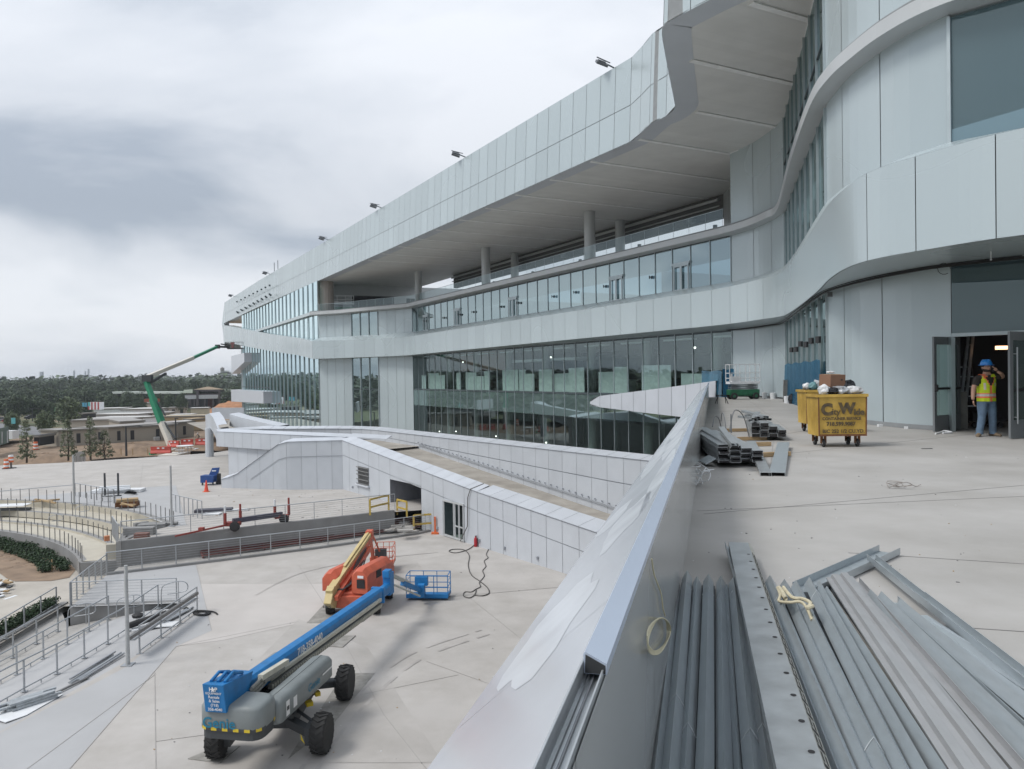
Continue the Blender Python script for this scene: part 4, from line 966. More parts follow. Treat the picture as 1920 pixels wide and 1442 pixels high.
def f_rampf(mb):
    nn = V((.811, .585, 0))
    def zr(t): return -4.72-.0995*t if t < 28 else -7.5
    prev = None
    for t in (-4, 0, 2, 8, 16, 26, 34):
        a = W1(t)+nn*.9; b = W1(t)+nn*7.3; z = -4.65 if t < 1 else zr(t); row = [V((a.x, a.y, z)), V((b.x, b.y, z))]
        if prev: mb.face([prev[0], row[0], row[1], prev[1]], 0, .5)
        prev = row
    mb.face([V((-12, 66, -4.66)), V((-8.3, 69.5, -4.66)), V((-13.5, 77, -4.66)), V((-26, 80, -4.66)), V((-22, 72, -4.66))], 0, .5)
rf = one('ramp_floor', [RAMPC], f_rampf, WH)
tag(one('ground_floor_terrace', [RAMPC], lambda mb: mb.face([V((10.2, 45, -7.52)), V((18, 50, -7.52)), V((-12, 104, -7.52)), V((-30, 116, -7.52)), V((-63, 175, -7.52)), V((-70, 165, -7.52)), V((-34, 100, -7.52)), V((-20, 80.5, -7.52)), V((-13, 77, -7.52))], 0, .5)), kind='structure')
def debris(name, spots, label, cat, m, group=None):
    for k, (x, y, z, L_, w_, rz) in enumerate(spots):
        one(name, [m], lambda mb: mb.box(G(x, y, z)+V((0, 0, .04)), (L_, w_, .07), rz=rz))
# ================================================================== far ground
def f_ground(mb):
    rows = [(-3500, [-1500, -20, 160, 5000])]
    mb.face([(-4000, -2500, -13), (4000, -2500, -13), (4000, 5000, -13), (-4000, 5000, -13)], 0, .5)
tag(one('ground', [GRASSM], f_ground), kind='structure')
def f_dirt(mb):
    # construction ground beyond the upper plaza: a gridded sheet with bumps
    nx, ny = 60, 40
    P = {}
    for i in range(nx+1):
        for j in range(ny+1):
            x = -230+i*(250/nx); y = 88+j*(260/ny)
            fy = 91+(x+60)*.5 if x > -60 else 91
            dd = y-(91+(x+60.7)*.49+1.5)
            h = -8.4 if dd < 0 else -8.4-min(1, dd/15)*2.45
            if dd > -3: h += .6*noise.noise(V((x*.09, y*.09, 0)))*min(1, max(0, (dd+1)/6))*(1 if dd < 50 else .3)+.35*noise.noise(V((x*.33, y*.33, 2)))
            if dd < 0: h = min(h, ZU-.35)
            P[i, j] = V((x, y, h-(2.2 if x < -110 and dd > 20 else 0)*min(1, (-110-x)/25 if x < -110 else 0)))
    for i in range(nx):
        for j in range(ny): mb.face([P[i, j], P[i+1, j], P[i+1, j+1], P[i, j+1]], 0, .5)
tag(one('dirt_ground', [SOIL], f_dirt, smooth=True), kind='structure')
tag(one('road', [ROADM], lambda mb: mb.face([(-260, 130, -11.2), (-112, 172, -11.2), (-118, 205, -11.2), (-180, 260, -11.2), (-330, 330, -11.2), (-420, 250, -11.2)], 0, .5)), kind='structure')
tag(one('grass_verge', [mat('verge_grass', (.08, .11, .04), .95, 0, .3, .5, bump=.4, bscale=3, col2=(.17, .17, .09))], lambda mb: mb.face([(-150, 95, -9.6), (-92, 122, -9.5), (-104, 168, -9.8), (-160, 150, -10.4), (-200, 120, -10.6)], 0, .5)), kind='structure')
# ================================================================== railings
def railing(name, label, pts, h=1.05, sp=1.5, bars=0, foot=True, m=None, low=False, group=None, top=True, pr=.028, cat='railing', end_thick=False):
    m = m or RAIL
    o = thing(name, label, cat, group=group); pts = [V(p) for p in pts]; Lr = length(pts); n = max(1, round(Lr/sp)); P = resample([pts], [Lr*i/n for i in range(n+1)])[0]; up = V((0, 0, h))
    for i, p in enumerate(P):
        def f(mb):
            mb.box(p+V((0, 0, h/2)), (pr*1.6, pr*2.2, h), m=0)
            if foot: mb.box(p+V((0, 0, .012)), (.22, .14, .02), m=0)
        one('post', [m], f, o)
    if top: one('top_rail', [RAIL], lambda mb: mb.tube([p+up for p in pts], .03, 8), o)
    if bars:
        def fb(mb):
            for k in range(bars):
                z = h*(k+1)/(bars+1)
                for i in range(len(P)-1): mb.beam(P[i]+V((0, 0, z)), P[i+1]+V((0, 0, z)), .011, .011)
        one('rail_bars', [m], fb, o)
    if low:
        def fl(mb):
            for i in range(len(P)-1): mb.beam(P[i]+V((0, 0, .13)), P[i+1]+V((0, 0, .13)), .035, .045); c = lerp(P[i], P[i+1], .5); mb.box(c+V((0, 0, .06)), (.03, .03, .14))
        one('low_rail', [RAIL], fl, o)
    return o
railing('handrail', 'straight steel handrail running from the tall pale pole to the cable pile', seg(((262, 1226), (370, 1146)), ZP), 1.15, 1.6, low=True)
railing('handrail', 'long diagonal steel handrail nearest the bundle of pipes on the white sheet', seg(((-20, 1334), (17, 1312), (125, 1254), (229, 1191), (297, 1141)), -9.48), 1.15, 1.7, low=True)
railing('handrail', 'middle diagonal steel handrail between the longest one and the shortest one', seg(((-30, 1298), (3, 1282), (204, 1162)), -9.88), 1.15, 1.6, low=True)
railing('handrail', 'short diagonal steel handrail nearest the concrete kerb above the hedge', seg(((-30, 1262), (17, 1238), (109, 1184)), -10.2), 1.15, 1.5, low=True)
railing('handrail', 'steel handrail standing on the concrete kerb beside the lower hedge', seg(((-30, 1222), (0, 1205), (106, 1137)), -9.9), 1.0, 1.8, low=True)
railing('fence_rail', 'steel rail with many thin horizontal bars on the low wall beside the steps', [rfa+V((0, .15, 0)), rea+V((0, .15, 0))], 1.15, 1.5, bars=7)
railing('fence_rail', 'stepped steel rail with horizontal bars beside the garden path', seg(((201, 1077), (168, 1104), (132, 1136)), ZP), 1.15, 1.0, bars=7)
railing('fence_rail', 'long steel rail with horizontal bars on the plaza kerb in front of the slatted bench', [p+V((0, 0, .12)) for p in curb], 1.15, 1.85, bars=7, foot=False)
railing('wire_fence', 'light wire fence along the top of the grey retaining wall', [lerp(rwt[0], rwt[1], .0)+V((.05, .2, .12)), rwt[1]+V((0, .15, .12)), rwt[2]+V((0, .15, .12))], 1.15, 2.0, bars=7, foot=False, pr=.02)
names = ['uppermost of the four curved rails on the seating terraces', 'second curved rail down on the seating terraces', 'third curved rail down on the seating terraces', 'lowest curved rail on the wall above the dark hedge']
for k, (R, z, a0) in enumerate(((34.5, ZU, 38), (32.6, -8.5, 43), (31.0, -9.0, 40.5), (28.8, -9.12, 33.5))):
    railing('curved_rail', names[k], arc(R+.08, a0, 106, 60, z+.012), .95, .95, m=RAILD, foot=False, top=False, pr=.022, group='curved rails on the seating terraces')
railing('handrail', 'short free standing rail by the thin pole on the upper plaza', seg(((322, 958), (379, 973)), ZU), 1.25, .75, foot=False)
railing('handrail', 'straight rail running left from the first tall pole behind the terraces', seg(((-20, 945), (139, 930)), ZU), .95, 14, foot=False)
railing('handrail', 'dark rail running right from the first tall pole above the terraces', seg(((141, 930), (214, 944)), ZU), 1.1, 1.0, foot=False, m=RAILD)
railing('handrail', 'short curved rail at the head of the retaining wall', seg(((211, 1004), (222, 1022)), ZU-.3), 1.25, .5, foot=False)
def hoop(label, px, z, sc_=1.0):
    a = G(*px, z); d = V((.55, -.12, 0))*sc_
    one('grab_rail', [RAIL], lambda mb: [mb.tube(smoothp([a+d*i+V((0, k*.0, 0)) for i in (0,)] + [a+V((0, 0, .55*sc_)), a+V((0, 0, .9*sc_))+d*.3, a+V((0, 0, 1.05*sc_))+d*1.6, a+V((0, 0, .85*sc_))+d*2.2, a+V((0, 0, .45*sc_))+d*2.0, a+V((0, 0, .5*sc_))+d*.6], 4), .024, 6), mb.tube([a+d*1.5, a+d*1.5+V((0, 0, 1.0*sc_))], .022, 6)])
    tag(bpy.data.objects[[o.name for o in COL.objects if o.name.startswith('grab_rail')][-1]], label, 'grab rail')
_hoops = []
def hoop2(label, px, z, s_=1.0):
    a = G(*px, z); d = V((.55, .12, .0))*s_; h = s_
    def f(mb):
        mb.tube(smoothp([a, a+V((0, 0, .6*h)), a+V((0, 0, .95*h))+d*.25, a+V((0, 0, 1.1*h))+d*1.5, a+V((0, 0, .95*h))+d*2.1, a+V((0, 0, .6*h))+d*2.0, a+V((0, 0, .5*h))+d*.5], 4), .024, 6)
        mb.tube([a+d*1.4, a+d*1.4+V((0, 0, 1.08*h))], .022, 6)
    tag(one('grab_rail', [RAIL], f), label, 'grab rail')
hoop2('bent steel grab rail at the left end of the grey stair wall', (128, 1176), -10.2)
hoop2('bent steel grab rail behind the tall pale pole beside the stair wall', (219, 1160), -10)
hoop2('bent steel grab rail at the right end of the horizontal barred rail', (303, 1134), ZP)
hoop2('small grab rail on the top terrace under the timber stack', (190, 951), ZU, .8)
hoop2('small grab rail on the second terrace', (142, 970), -8.5, .8)
hoop2('small grab rail on the third terrace', (91, 988), -9.0, .8)
# ---- poles
def pole(label, px, z, top, r=.1):
    a = G(*px, z); d = D(top[0], top[1], a.y)
    o = thing('light_pole', label, 'pole'); h = d.z-a.z
    one('shaft', [mat('pole_grey_%d' % px[0], (.42, .43, .43), .5)], lambda mb: mb.lathe(a, [(r, 0), (r*.8, h)], 12), o, smooth=True)
    one('base_plate', [RAIL], lambda mb: mb.box(a+V((0, 0, .02)), (.4, .4, .04)), o)
pole('thick pale steel pole at the edge of the blue grey paving beside the diagonal rail', (240, 1247), ZP, (234, 1060), .08)
pole('tall thin pole rising behind the seating terraces from the upper plaza', (139, 945), ZU, (136, 853), .09)
pole('thin grey pole at the near end of the short free standing rail', (322, 987), ZU, (319, 873), .08)
# ================================================================== steel studs lying on the deck (foreground)
def c6(x, y): return (1140+x/2.4615, 980+y/2.4615)
def vprof(w_, h_, t=.003): return [(-w_, 0), (0, h_), (w_, 0), (w_-t*1.6, 0), (0, h_-t*1.8), (-w_+t*1.6, 0)]
def cprof(w_, h_, t=.003): return [(-w_, 0), (-w_, h_), (-w_+t, h_), (-w_+t, t), (w_-t, t), (w_-t, h_), (w_, h_), (w_, 0)]
def uprof(w_, h_, t=.003): return [(-w_, 0), (-w_, h_), (w_, h_), (w_, 0), (w_-t, 0), (w_-t, h_-t), (-w_+t, h_-t), (-w_+t, 0)]
def stud(label, far, near, z, prof, m=STEEL, ext=1.7, zn=None, strap=(), name='steel_stud', lip=0, roll=0.0):
    a = G(*c6(*far), z); b = G(*c6(*near), z if zn is None else zn); b2 = a+(b-a)*ext
    d = (b2-a).normalized(); sd = d.cross(V((0, 0, 1))).normalized(); up = sd.cross(d)
    if roll: R = Matrix.Rotation(roll, 3, d); sd = R @ sd; up = R @ up
    zb = min(y for x, y in prof); mb = MB(); n = len(prof)
    ks = [0, .25, .5, .75, 1]; rnd = random.uniform(-.004, .004)
    mb.loft([[a.lerp(b2, k)+sd*(x+rnd*sin(k*3.1))+up*y for x, y in prof] for k in ks], 0)
    o = mb.build(name, [m]); tag(o, label, 'steel stud')
    for s_ in strap:
        q = a.lerp(b, s_); w_ = max(x for x, y in prof); h_ = max(y for x, y in prof)
        one('tie_band', [mat('clear_band_%d' % random.randint(0, 99999), (.62, .66, .68), .4)], lambda mb: mb.tube([q+sd*-w_*1.05+up*.0, q+sd*-w_*.5+up*(h_*.62), q+up*(h_+.006), q+sd*w_*.5+up*(h_*.62), q+sd*w_*1.05], .0022, 5), o)
    return o
random.seed(21)
VP = vprof(.047, .066)
S = [('first ridged steel angle beside the parapet at the left of the pile', (320, 262), (222, 1137), .03, .045, ()),
     ('second ridged steel angle from the parapet with a clear band near the camera', (366, 256), (290, 1137), .05, .05, (.11, .80)),
     ('third ridged steel angle from the parapet', (411, 282), (360, 1137), .03, .045, (.9,)),
     ('fourth ridged steel angle from the parapet with a clear band near its far tip', (463, 272), (442, 1137), .05, .05, (.13,)),
     ('fifth ridged steel angle from the parapet beside a dark gap', (521, 280), (540, 1137), .04, .045, (.16,)),
     ('short narrow steel angle between the fifth ridge and the slotted stud', (548, 318), (600, 1137), .02, .035, ()),
     ('ridged steel angle just left of the slotted stud with a red mark at its tip', (580, 285), (670, 1137), .06, .05, (.12, .92)),
     ('ridged steel angle half hidden under the slotted stud', (612, 300), (735, 1137), .04, .045, (.9,)),
     ('ridged steel angle just right of the slotted stud', (708, 290), (1035, 1137), .04, .045, ()),
     ('ridged steel angle at the left edge of the cream rope', (748, 278), (1105, 1137), .06, .05, (.2,)),
     ('ridged steel angle under the left end of the cream rope', (815, 296), (1180, 1137), .04, .05, (.15,)),
     ('ridged steel angle under the middle of the cream rope', (868, 302), (1262, 1137), .06, .05, (.22, .95)),
     ('ridged steel angle under the right end of the cream rope', (930, 288), (1350, 1137), .05, .05, (.14,)),
     ('ridged steel angle right of the cream rope', (975, 300), (1440, 1137), .04, .045, ()),
     ('narrow dark steel angle tucked beside the weathered track', (1010, 330), (1520, 1137), .02, .045, ())]
for lb, fa, ne, z, w_, st in S: stud(lb, fa, ne, z, vprof(w_*.76, .062), strap=st)
HAT = [(-.062, 0), (-.062, .012), (-.03, .016), (-.022, .040), (.022, .040), (.03, .016), (.062, .012), (.062, 0)]
for lb, fa, ne, z, pr, mm in (('warm grey hat shaped steel track right of the ridged angles', (1048, 262), (1640, 1137), .07, HAT, STEELW), ('second warm grey hat shaped track overlapping the first', (1090, 254), (1760, 1137), .085, HAT, STEELW),
        ('steel channel with raised edges beside the warm grey tracks', (1138, 275), (1870, 1137), .05, cprof(.035, .04), STEELW), ('ridged steel angle whose end stops short at the first step of the fan', (1212, 342), (1975, 1137), .04, vprof(.034, .055), STEEL),
        ('ridged steel angle at the second step of the fan', (1262, 352), (2060, 1137), .05, vprof(.034, .055), STEEL), ('steel channel with raised edges at the third step of the fan', (1310, 370), (2150, 1137), .03, cprof(.04, .05), STEEL),
        ('ridged steel angle with a sloping cut end at the fourth step of the fan', (1350, 392), (2240, 1137), .05, vprof(.036, .06), STEEL), ('ridged steel angle at the fifth step of the fan', (1395, 440), (2330, 1137), .03, vprof(.036, .055), STEEL),
        ('flat topped steel track at the sixth step of the fan', (1440, 462), (2440, 1137), .02, uprof(.045, .05), STEEL), ('outermost ridged steel angle under the long thin track', (1495, 490), (2560, 1137), .02, vprof(.04, .055), STEEL)): stud(lb, fa, ne, z, pr, mm)
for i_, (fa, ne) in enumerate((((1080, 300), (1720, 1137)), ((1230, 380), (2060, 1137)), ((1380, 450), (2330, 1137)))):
    stud(['wide dark track under the warm grey tracks', 'wide dark track under the first steps of the fan', 'wide dark track under the outer steps of the fan'][i_], fa, ne, .002, uprof(.10, .014), mat('shaded_track_%d' % i_, (.07, .08, .09), .6, .3))  # added lower layer, coloured near black as the shade between the studs
stud('bent steel track lying at an angle across the right side of the pile', (1215, 172), (1460, 372), .06, cprof(.035, .05), STEEL, 1.0)
stud('long thin steel track running to the right edge of the photo', (1440, 352), (1920, 735), .07, cprof(.035, .05), STEEL, 1.5)
stud('narrow steel channel beneath the long thin track at the right edge', (1530, 480), (1920, 860), .02, cprof(.04, .05), STEEL, 1.5)
stud('dark steel track laid crosswise behind the tips of the pile', (1300, 140), (905, 322), .01, cprof(.09, .06), STEEL, 1.0)
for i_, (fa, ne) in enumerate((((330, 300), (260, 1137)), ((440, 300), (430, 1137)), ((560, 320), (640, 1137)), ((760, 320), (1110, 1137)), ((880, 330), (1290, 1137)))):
    stud(['wide dark track under the angles nearest the parapet', 'wide dark track under the third and fourth ridged angles', 'wide dark track under the left side of the slotted stud', 'wide dark track under the angles right of the slotted stud', 'wide dark track under the cream rope'][i_], fa, ne, .004, uprof(.085, .018), mat('shaded_steel_%d' % i_, (.07, .08, .09), .6, .3))  # shade in the gaps between angles, painted onto an added bottom layer
# slotted stud on top of the pile
def f_slot():
    a = G(*c6(602, 120), .10); b = G(*c6(872, 1137), .20); b2 = a+(b-a)*1.6; d = (b2-a).normalized(); sd = d.cross(V((0, 0, 1))).normalized(); up = sd.cross(d)
    mb = MB(); w_ = .082
    mb.loft([[p+sd*x+up*y for x, y in uprof(w_, .055)] for p in (a, b2)], 0)
    mb.face([a-sd*w_+up*.055, b2-sd*w_+up*.055, b2-sd*(w_+.034)+up*.015, a-sd*(w_+.034)+up*.015], 2, .5)
    # return lip on the left with slots (dark cuts) and round holes along the web
    Lr = (b2-a).length; k = .42
    while k < Lr-.1:
        fl = lambda u, w2: a+d*u-sd*(w_+.034*w2)+up*(.056-.040*w2+.0012)      # point on the sloping flange
        for w0, w1 in ((.18, .38), (.60, .80)): mb.face([fl(k-.04, w0), fl(k+.04, w0), fl(k+.04, w1), fl(k-.04, w1)], 1, .5)
        mb.face([fl(k+.052, .12), fl(k+.088, .12), fl(k+.088, .88), fl(k+.052, .88)], 1, .5); k += .15
    k = .5
    while k < Lr-.1:
        q = a+d*k-sd*(w_-.028)+up*.0565; R = axes(d, sd); ring = [q+d*cos(2*pi*i/14)*.015+sd*sin(2*pi*i/14)*.013 for i in range(14)]; mb.face(ring, 1, .5)
        k += .27
    o = mb.build('slotted_stud', [STEELL, BLACK, mat('flange_zinc', (.50, .50, .45), .5, .3)]); tag(o, 'wide flat galvanised stud with round holes and slots lying on top of the pile', 'steel stud')
    a2 = G(*c6(556, 112), .09); b3 = G(*c6(610, 300), .09)
    tag(one('steel_stud', [STEEL], lambda mb: mb.loft([[p+sd*x+up*y for x, y in cprof(.03, .05)] for p in (a2, b3)], 0)), 'short channel end showing at the far left of the slotted stud', 'steel stud')
f_slot()
def f_rope(mb):
    pts = [G(*c6(x, y), z) for x, y, z in ((782, 300, .14), (795, 335, .15), (790, 362, .13), (840, 368, .15), (885, 365, .16), (912, 385, .14), (930, 420, .12), (942, 450, .1))]
    mb.tube(smoothp(pts, 5), .010, 7)
    pts = [G(*c6(x, y), z) for x, y, z in ((810, 298, .14), (850, 345, .16), (900, 352, .16), (935, 372, .17), (920, 395, .17), (945, 385, .17))]; mb.tube(smoothp(pts, 5), .012, 7)
    pts = [G(*c6(x, y), z) for x, y, z in ((800, 310, .15), (820, 350, .165), (790, 300, .15), (810, 330, .16))]; mb.tube(smoothp(pts, 5), .014, 7)
tag(one('rope', [mat('cream_rope', (.55, .50, .36), .85, 0, .15, 20)], f_rope, smooth=True), 'cream coloured rope knotted over the tips of the steel angles', 'rope')
# ---- far piles on the deck
def f_row(u0, v0, base, du, dv, cols, rows_, wcol, hrow, lenr, label, mats_, grp, skip=()):
    base = V(base); d = V(dv).normalized(); sd = V(du).normalized()
    for r in range(rows_):
        for c in range(cols):
            if (r, c) in skip: continue
            jit = random.uniform(-.12, .12); a = base+sd*(c*wcol+random.uniform(-.008, .008))+V((0, 0, .09+r*hrow))+d*jit; b = a+d*(lenr+random.uniform(-.2, .1))
            mb = MB(); pr = cprof(wcol*.47, hrow*.92, .005) if (r+c) % 2 else uprof(wcol*.47, hrow*.92, .005)
            mb.loft([[p-sd*x+V((0, 0, 1))*y for x, y in pr] for p in (a, b)], 0)
            mb.face([a+d*.004-sd*x+V((0, 0, y)) for x, y in ((-wcol*.44, .004), (wcol*.44, .004), (wcol*.44, hrow*.86), (-wcol*.44, hrow*.86))], 1, .5)
            o = mb.build('steel_channel', mats_); tag(o, label+' in the '+['bottom', 'second', 'third', 'fourth', 'fifth', 'top'][r]+' layer, '+['leftmost', 'second from left', 'third from left', 'rightmost'][c], 'steel channel', grp)
random.seed(4)
f_row(0, 0, (3.62, 13.2, 0), (1, .05, 0), (.12, 1, 0), 4, 6, .195, .05, 4.4, 'galvanised channel of the neat stack', [STEELL, BLACK], 'channels in the neat stack beside the parapet', skip=((5, 3), (4, 3), (5, 2)))
f_row(0, 0, (5.75, 18.2, 0), (1, -.12, 0), (.25, 1, 0), 4, 4, .2, .085, 2.2, 'short galvanised channel of the toppled heap', [STEELL, BLACK], 'channels in the toppled heap', skip=((3, 3), (3, 2), (2, 3)))
for i in range(7):
    a = V((5.9+i*.09, 19.0+.05*i, .40+.03*(i % 3))); d = V((.5-.12*i, 1.0, .06*(i % 2)))
    tag(one('steel_channel', [STEELL], lambda mb: mb.loft([[p+V((x, 0, y)) for x, y in uprof(.07, .06, .005)] for p in (a, a+d*1.4)], 0)), ['leftmost', 'second', 'third', 'fourth', 'fifth', 'sixth', 'rightmost'][i]+' loose channel from the left lying skewed on the toppled heap', 'steel channel', 'loose channels on the toppled heap')
def chan(label, p0, p1, z0, z1, w_, m): 
    a = G(*p0, z0); b = G(*p1, z1); d = (b-a).normalized(); sd = d.cross(V((0, 0, 1))).normalized()
    tag(one('steel_channel', [m], lambda mb: mb.loft([[p+sd*x+V((0, 0, y)) for x, y in uprof(w_, .06, .005)] for p in (a, b)], 0)), label, 'steel channel')
chan('bright channel sloping off the neat stack onto the deck', (1408, 832), (1436, 893), .16, .0, .085, STEELL)
chan('dark blue grey channel lying loose beside the neat stack', (1469, 834), (1457, 893), .06, .0, .12, STEEL)
chan('bright channel lying along the top of the neat stack', (1352, 805), (1378, 838), .42, .42, .06, STEELL)
for i, (x, y, L_) in enumerate(((1392, 806, 1.1), (1410, 822, .7), (1412, 833, .8), (1436, 852, 1.0))):
    c = G(x, y, .05); tag(one('timber_batten', [WOOD], lambda mb: mb.box(c, (L_, .09, .08), rz=.06*i)), ['timber batten farthest back between the two stacks', 'short timber batten touching the toppled heap', 'timber batten between the neat stack and the heap', 'timber batten under the loose dark channel'][i], 'timber')
# wires over the stack
def f_wire(mb):
    for k, (x0, y0, x1, y1, hh) in enumerate(((1336, 800, 1352, 800, .25), (1368, 808, 1405, 820, .5), (1352, 790, 1362, 812, .3))):
        a = G(x0, y0, .3); b = G(x1, y1, .1); mb.tube(smoothp([a, lerp(a, b, .25)+V((0, 0, hh)), lerp(a, b, .7)+V((0, 0, hh*.9)), b], 5), .012, 6)
    a = G(1371, 812, .35); mb.tube([a, a+V((0, 0, .4))], .015, 6)
tag(one('cable_loops', [mat('grey_cable', (.16, .17, .18), .6)], f_wire), 'grey cable loops rising behind the neat stack of channels', 'cable')
def f_wire2(mb):
    random.seed(8)
    for k in range(4):
        a = G(1302+k*3, 905, .02); pts = [a+V((random.uniform(-.15, .15), random.uniform(-.5, .5), random.uniform(.0, .3))) for _ in range(7)]; mb.tube(smoothp(pts, 5), .006, 5)
tag(one('wire_tangle', [OFFW], f_wire2), 'tangle of white wire at the foot of the parapet before the neat stack', 'wire')
def f_wire3(mb):
    random.seed(9); a = G(1676, 914, .0); pts = [a+V((random.uniform(-.17, .17), random.uniform(-.22, .22), random.uniform(.01, .1))) for _ in range(12)]+[a+V((.3, .0, .01)), a+V((.4, .05, .03))]; mb.tube(smoothp(pts, 3), .005, 5)
tag(one('wire_tangle', [mat('rusty_wire', (.28, .25, .23), .7)], f_wire3), 'small tangle of rusty wire alone on the open deck', 'wire')
# sheets and junk near the parapet stack
tag(one('steel_offcut', [STEEL], lambda mb: [mb.box(G(1328, 845, .05)+V((0, 0, .1)), (.25, .9, .02), M=Matrix.Rotation(.9, 3, 'Y')), mb.box(G(1326, 862, .1), (.2, .5, .02), M=Matrix.Rotation(-.5, 3, 'Y'))]), 'bent steel offcuts wedged between the parapet and the neat stack', 'offcut')
# ---- yellow rubbish containers
YEL = mat('worn_yellow_paint', (.50, .31, .045), .55, .1, .08, 2, stain=.35, sscale=2.2, col2=(.62, .42, .10))
RUST = mat('rust', (.16, .07, .03), .85, 0, .3, 12)
INK = mat('worn_black_ink', (.035, .032, .03), .7, 0, .6, 9, col2=(.16, .11, .04))
def skip_bin(label, loc, rz):
    o = thing('rubbish_container', label, 'rubbish container', loc, rz, 'yellow wheeled rubbish containers'); w_, dp, z0, z1 = .97, .72, .24, 1.10
    def f(mb):
        mb.hexa([(0, 0, z0), (w_, 0, z0), (w_, dp, z0), (0, dp, z0)], [(-.02, -.02, z1), (w_+.02, -.02, z1), (w_+.02, dp+.02, z1), (-.02, dp+.02, z1)])
    one('body', [YEL], f, o)
    def f2(mb):
        for a, b in (((-.04, -.03), (w_+.04, -.03)), ((-.03, dp+.03), (w_+.03, dp+.03))): mb.beam((a[0], a[1], z1), (b[0], b[1], z1), .05, .06)
        for x in (-.03, w_+.03): mb.beam((x, -.03, z1), (x, dp+.03, z1), .05, .06)
        mb.beam((-.01, -.012, z0+.02), (w_+.01, -.012, z0+.02), .02, .04, 1)
        for x in (-.004, w_+.004): mb.beam((x, -.012, z0), (x-.01 if x < 0 else x+.01, -.022, z1), .022, .022, 1)
    one('rim', [YEL, RUST], f2, o)
    one('load_base', [DARK], lambda mb: mb.box((w_/2, dp/2, z1+.0), (w_-.06, dp-.06, .04)), o)
    for x, y in ((.12, .1), (w_-.14, .1), (.12, dp-.1), (w_-.14, dp-.1)):
        def fc(mb):
            mb.lathe((x, y, .09), [(.03, -.025), (.085, -.022), (.09, 0), (.085, .022), (.03, .025)], 14, 0, 'X')
            mb.lathe((x, y, .09), [(.03, -.028), (.03, .028)], 10, 1, 'X')
            for s_ in (-.036, .036): mb.beam((x+s_, y, .08), (x+s_, y, .24), .008, .06, 2)
        one('caster', [BLACK, RAIL, RUST], fc, o)
    M = axes((1, 0, 0), (0, 0, 1))
    T = [('C', .33, .04, .46, .020), ('ity', .18, .26, .46, .004), ('W', .30, .42, .49, .02), ('ide', .18, .72, .45, .008)]
    for s_, sz, x, z, bd in T: text('lettering', s_, sz, (x, -.026, z0+z), M, INK, o, .001, bd)
    text('lettering', 'CONTAINER SERVICE', .084, (.06, -.026, z0+.345), M, INK, o, .001, .003)
    text('lettering', '718.599.9087', .11, (.15, -.026, z0+.225), M, INK, o, .001, .005)
    text('lettering', 'BIC 252 1/2 CU.YD.', .105, (.06, -.026, z0+.07), M, INK, o, .001, .003)
    return o
bin1 = skip_bin('front yellow rubbish container with black lettering and a cardboard box on its heap', (6.52, 16.35, 0), -.05)
bin2 = dup(bin1, (7.74, 20.2, 0), -.05, 'rear yellow rubbish container half hidden behind the front one')
def lump(name, label, cat, c, r, m, seed, sq=(1, 1, 1), parent=None, amp=.35, n=14):
    mb = MB(); rings = []
    for i in range(n//2+1):
        th = pi*i/(n//2); ring = []
        for k in range(n):
            ph = 2*pi*k/n; q = V((sin(th)*cos(ph), sin(th)*sin(ph), cos(th))); rr = r*(1+amp*noise.noise(q*1.7+V((seed, 0, 0)))+amp*.5*noise.noise(q*4+V((seed, 3, 0))))
            ring.append(V(c)+V((q.x*sq[0], q.y*sq[1], q.z*sq[2]))*rr)
        rings.append(ring)
    mb.loft(rings[::-1], 0); o = mb.build(name, [m], parent, smooth=False)
    if label: tag(o, label, cat)
    return o
BAGW = mat('white_plastic', (.62, .63, .64), .35, 0, .12, 8, bump=.4, bscale=18); BAGB = mat('black_plastic', (.015, .016, .02), .25, 0, .2, 8); BAGG = mat('grey_plastic', (.34, .36, .38), .35, 0, .3, 9)
bz = 1.18
def bp(x, y, z=0): 
    c, s_ = cos(-.05), sin(-.05); x *= .92; y *= .78; return V((6.52+x*c-y*s_, 16.35+x*s_+y*c, bz+z))
lump('rubbish_bag', 'white plastic bag hanging over the left front of the front container', 'rubbish bag', bp(.16, .12, .04), .13, BAGW, 1, (1, 1, .9))
lump('rubbish_bag', 'black plastic bag just right of the white bag at the front left', 'rubbish bag', bp(.34, .12, .02), .13, BAGB, 2, (1.2, 1, .7))
lump('rubbish_bag', 'grey crumpled plastic in the middle of the front container', 'rubbish bag', bp(.55, .12, .03), .13, BAGG, 3, (1.3, 1, .7))
lump('rubbish_bag', 'long white plastic bag at the right side of the front container', 'rubbish bag', bp(.84, .2, .02), .17, BAGW, 4, (1.25, 1, .55))
lump('rubbish_bag', 'black plastic bag standing behind the long white bag', 'rubbish bag', bp(.80, .6, .12), .19, BAGB, 5, (1.1, 1, .7))
lump('rubbish_bag', 'pale crumpled plastic under the cardboard box', 'rubbish bag', bp(.45, .45, .03), .22, BAGG, 6, (1.5, 1.2, .5))
lump('rubbish_bag', 'small white wrapper on top of the cardboard box', 'rubbish bag', bp(.42, .5, .42), .05, BAGW, 7, (1.6, 1, .5))
for i, (x, y, s_, mm) in enumerate(((7.85, 20.5, .1, BAGW), (7.98, 20.4, .12, mat('teal_wrap', (.12, .25, .27), .5)), (8.15, 20.5, .16, BAGG), (8.4, 20.6, .2, BAGW))):
    lump('rubbish_bag', ['small white bag at the left edge of the rear container', 'teal plastic wrap in the rear container', 'grey plastic bag in the rear container', 'large white bag at the right of the rear container'][i], 'rubbish bag', (x, y, 1.22), s_, mm, 10+i)
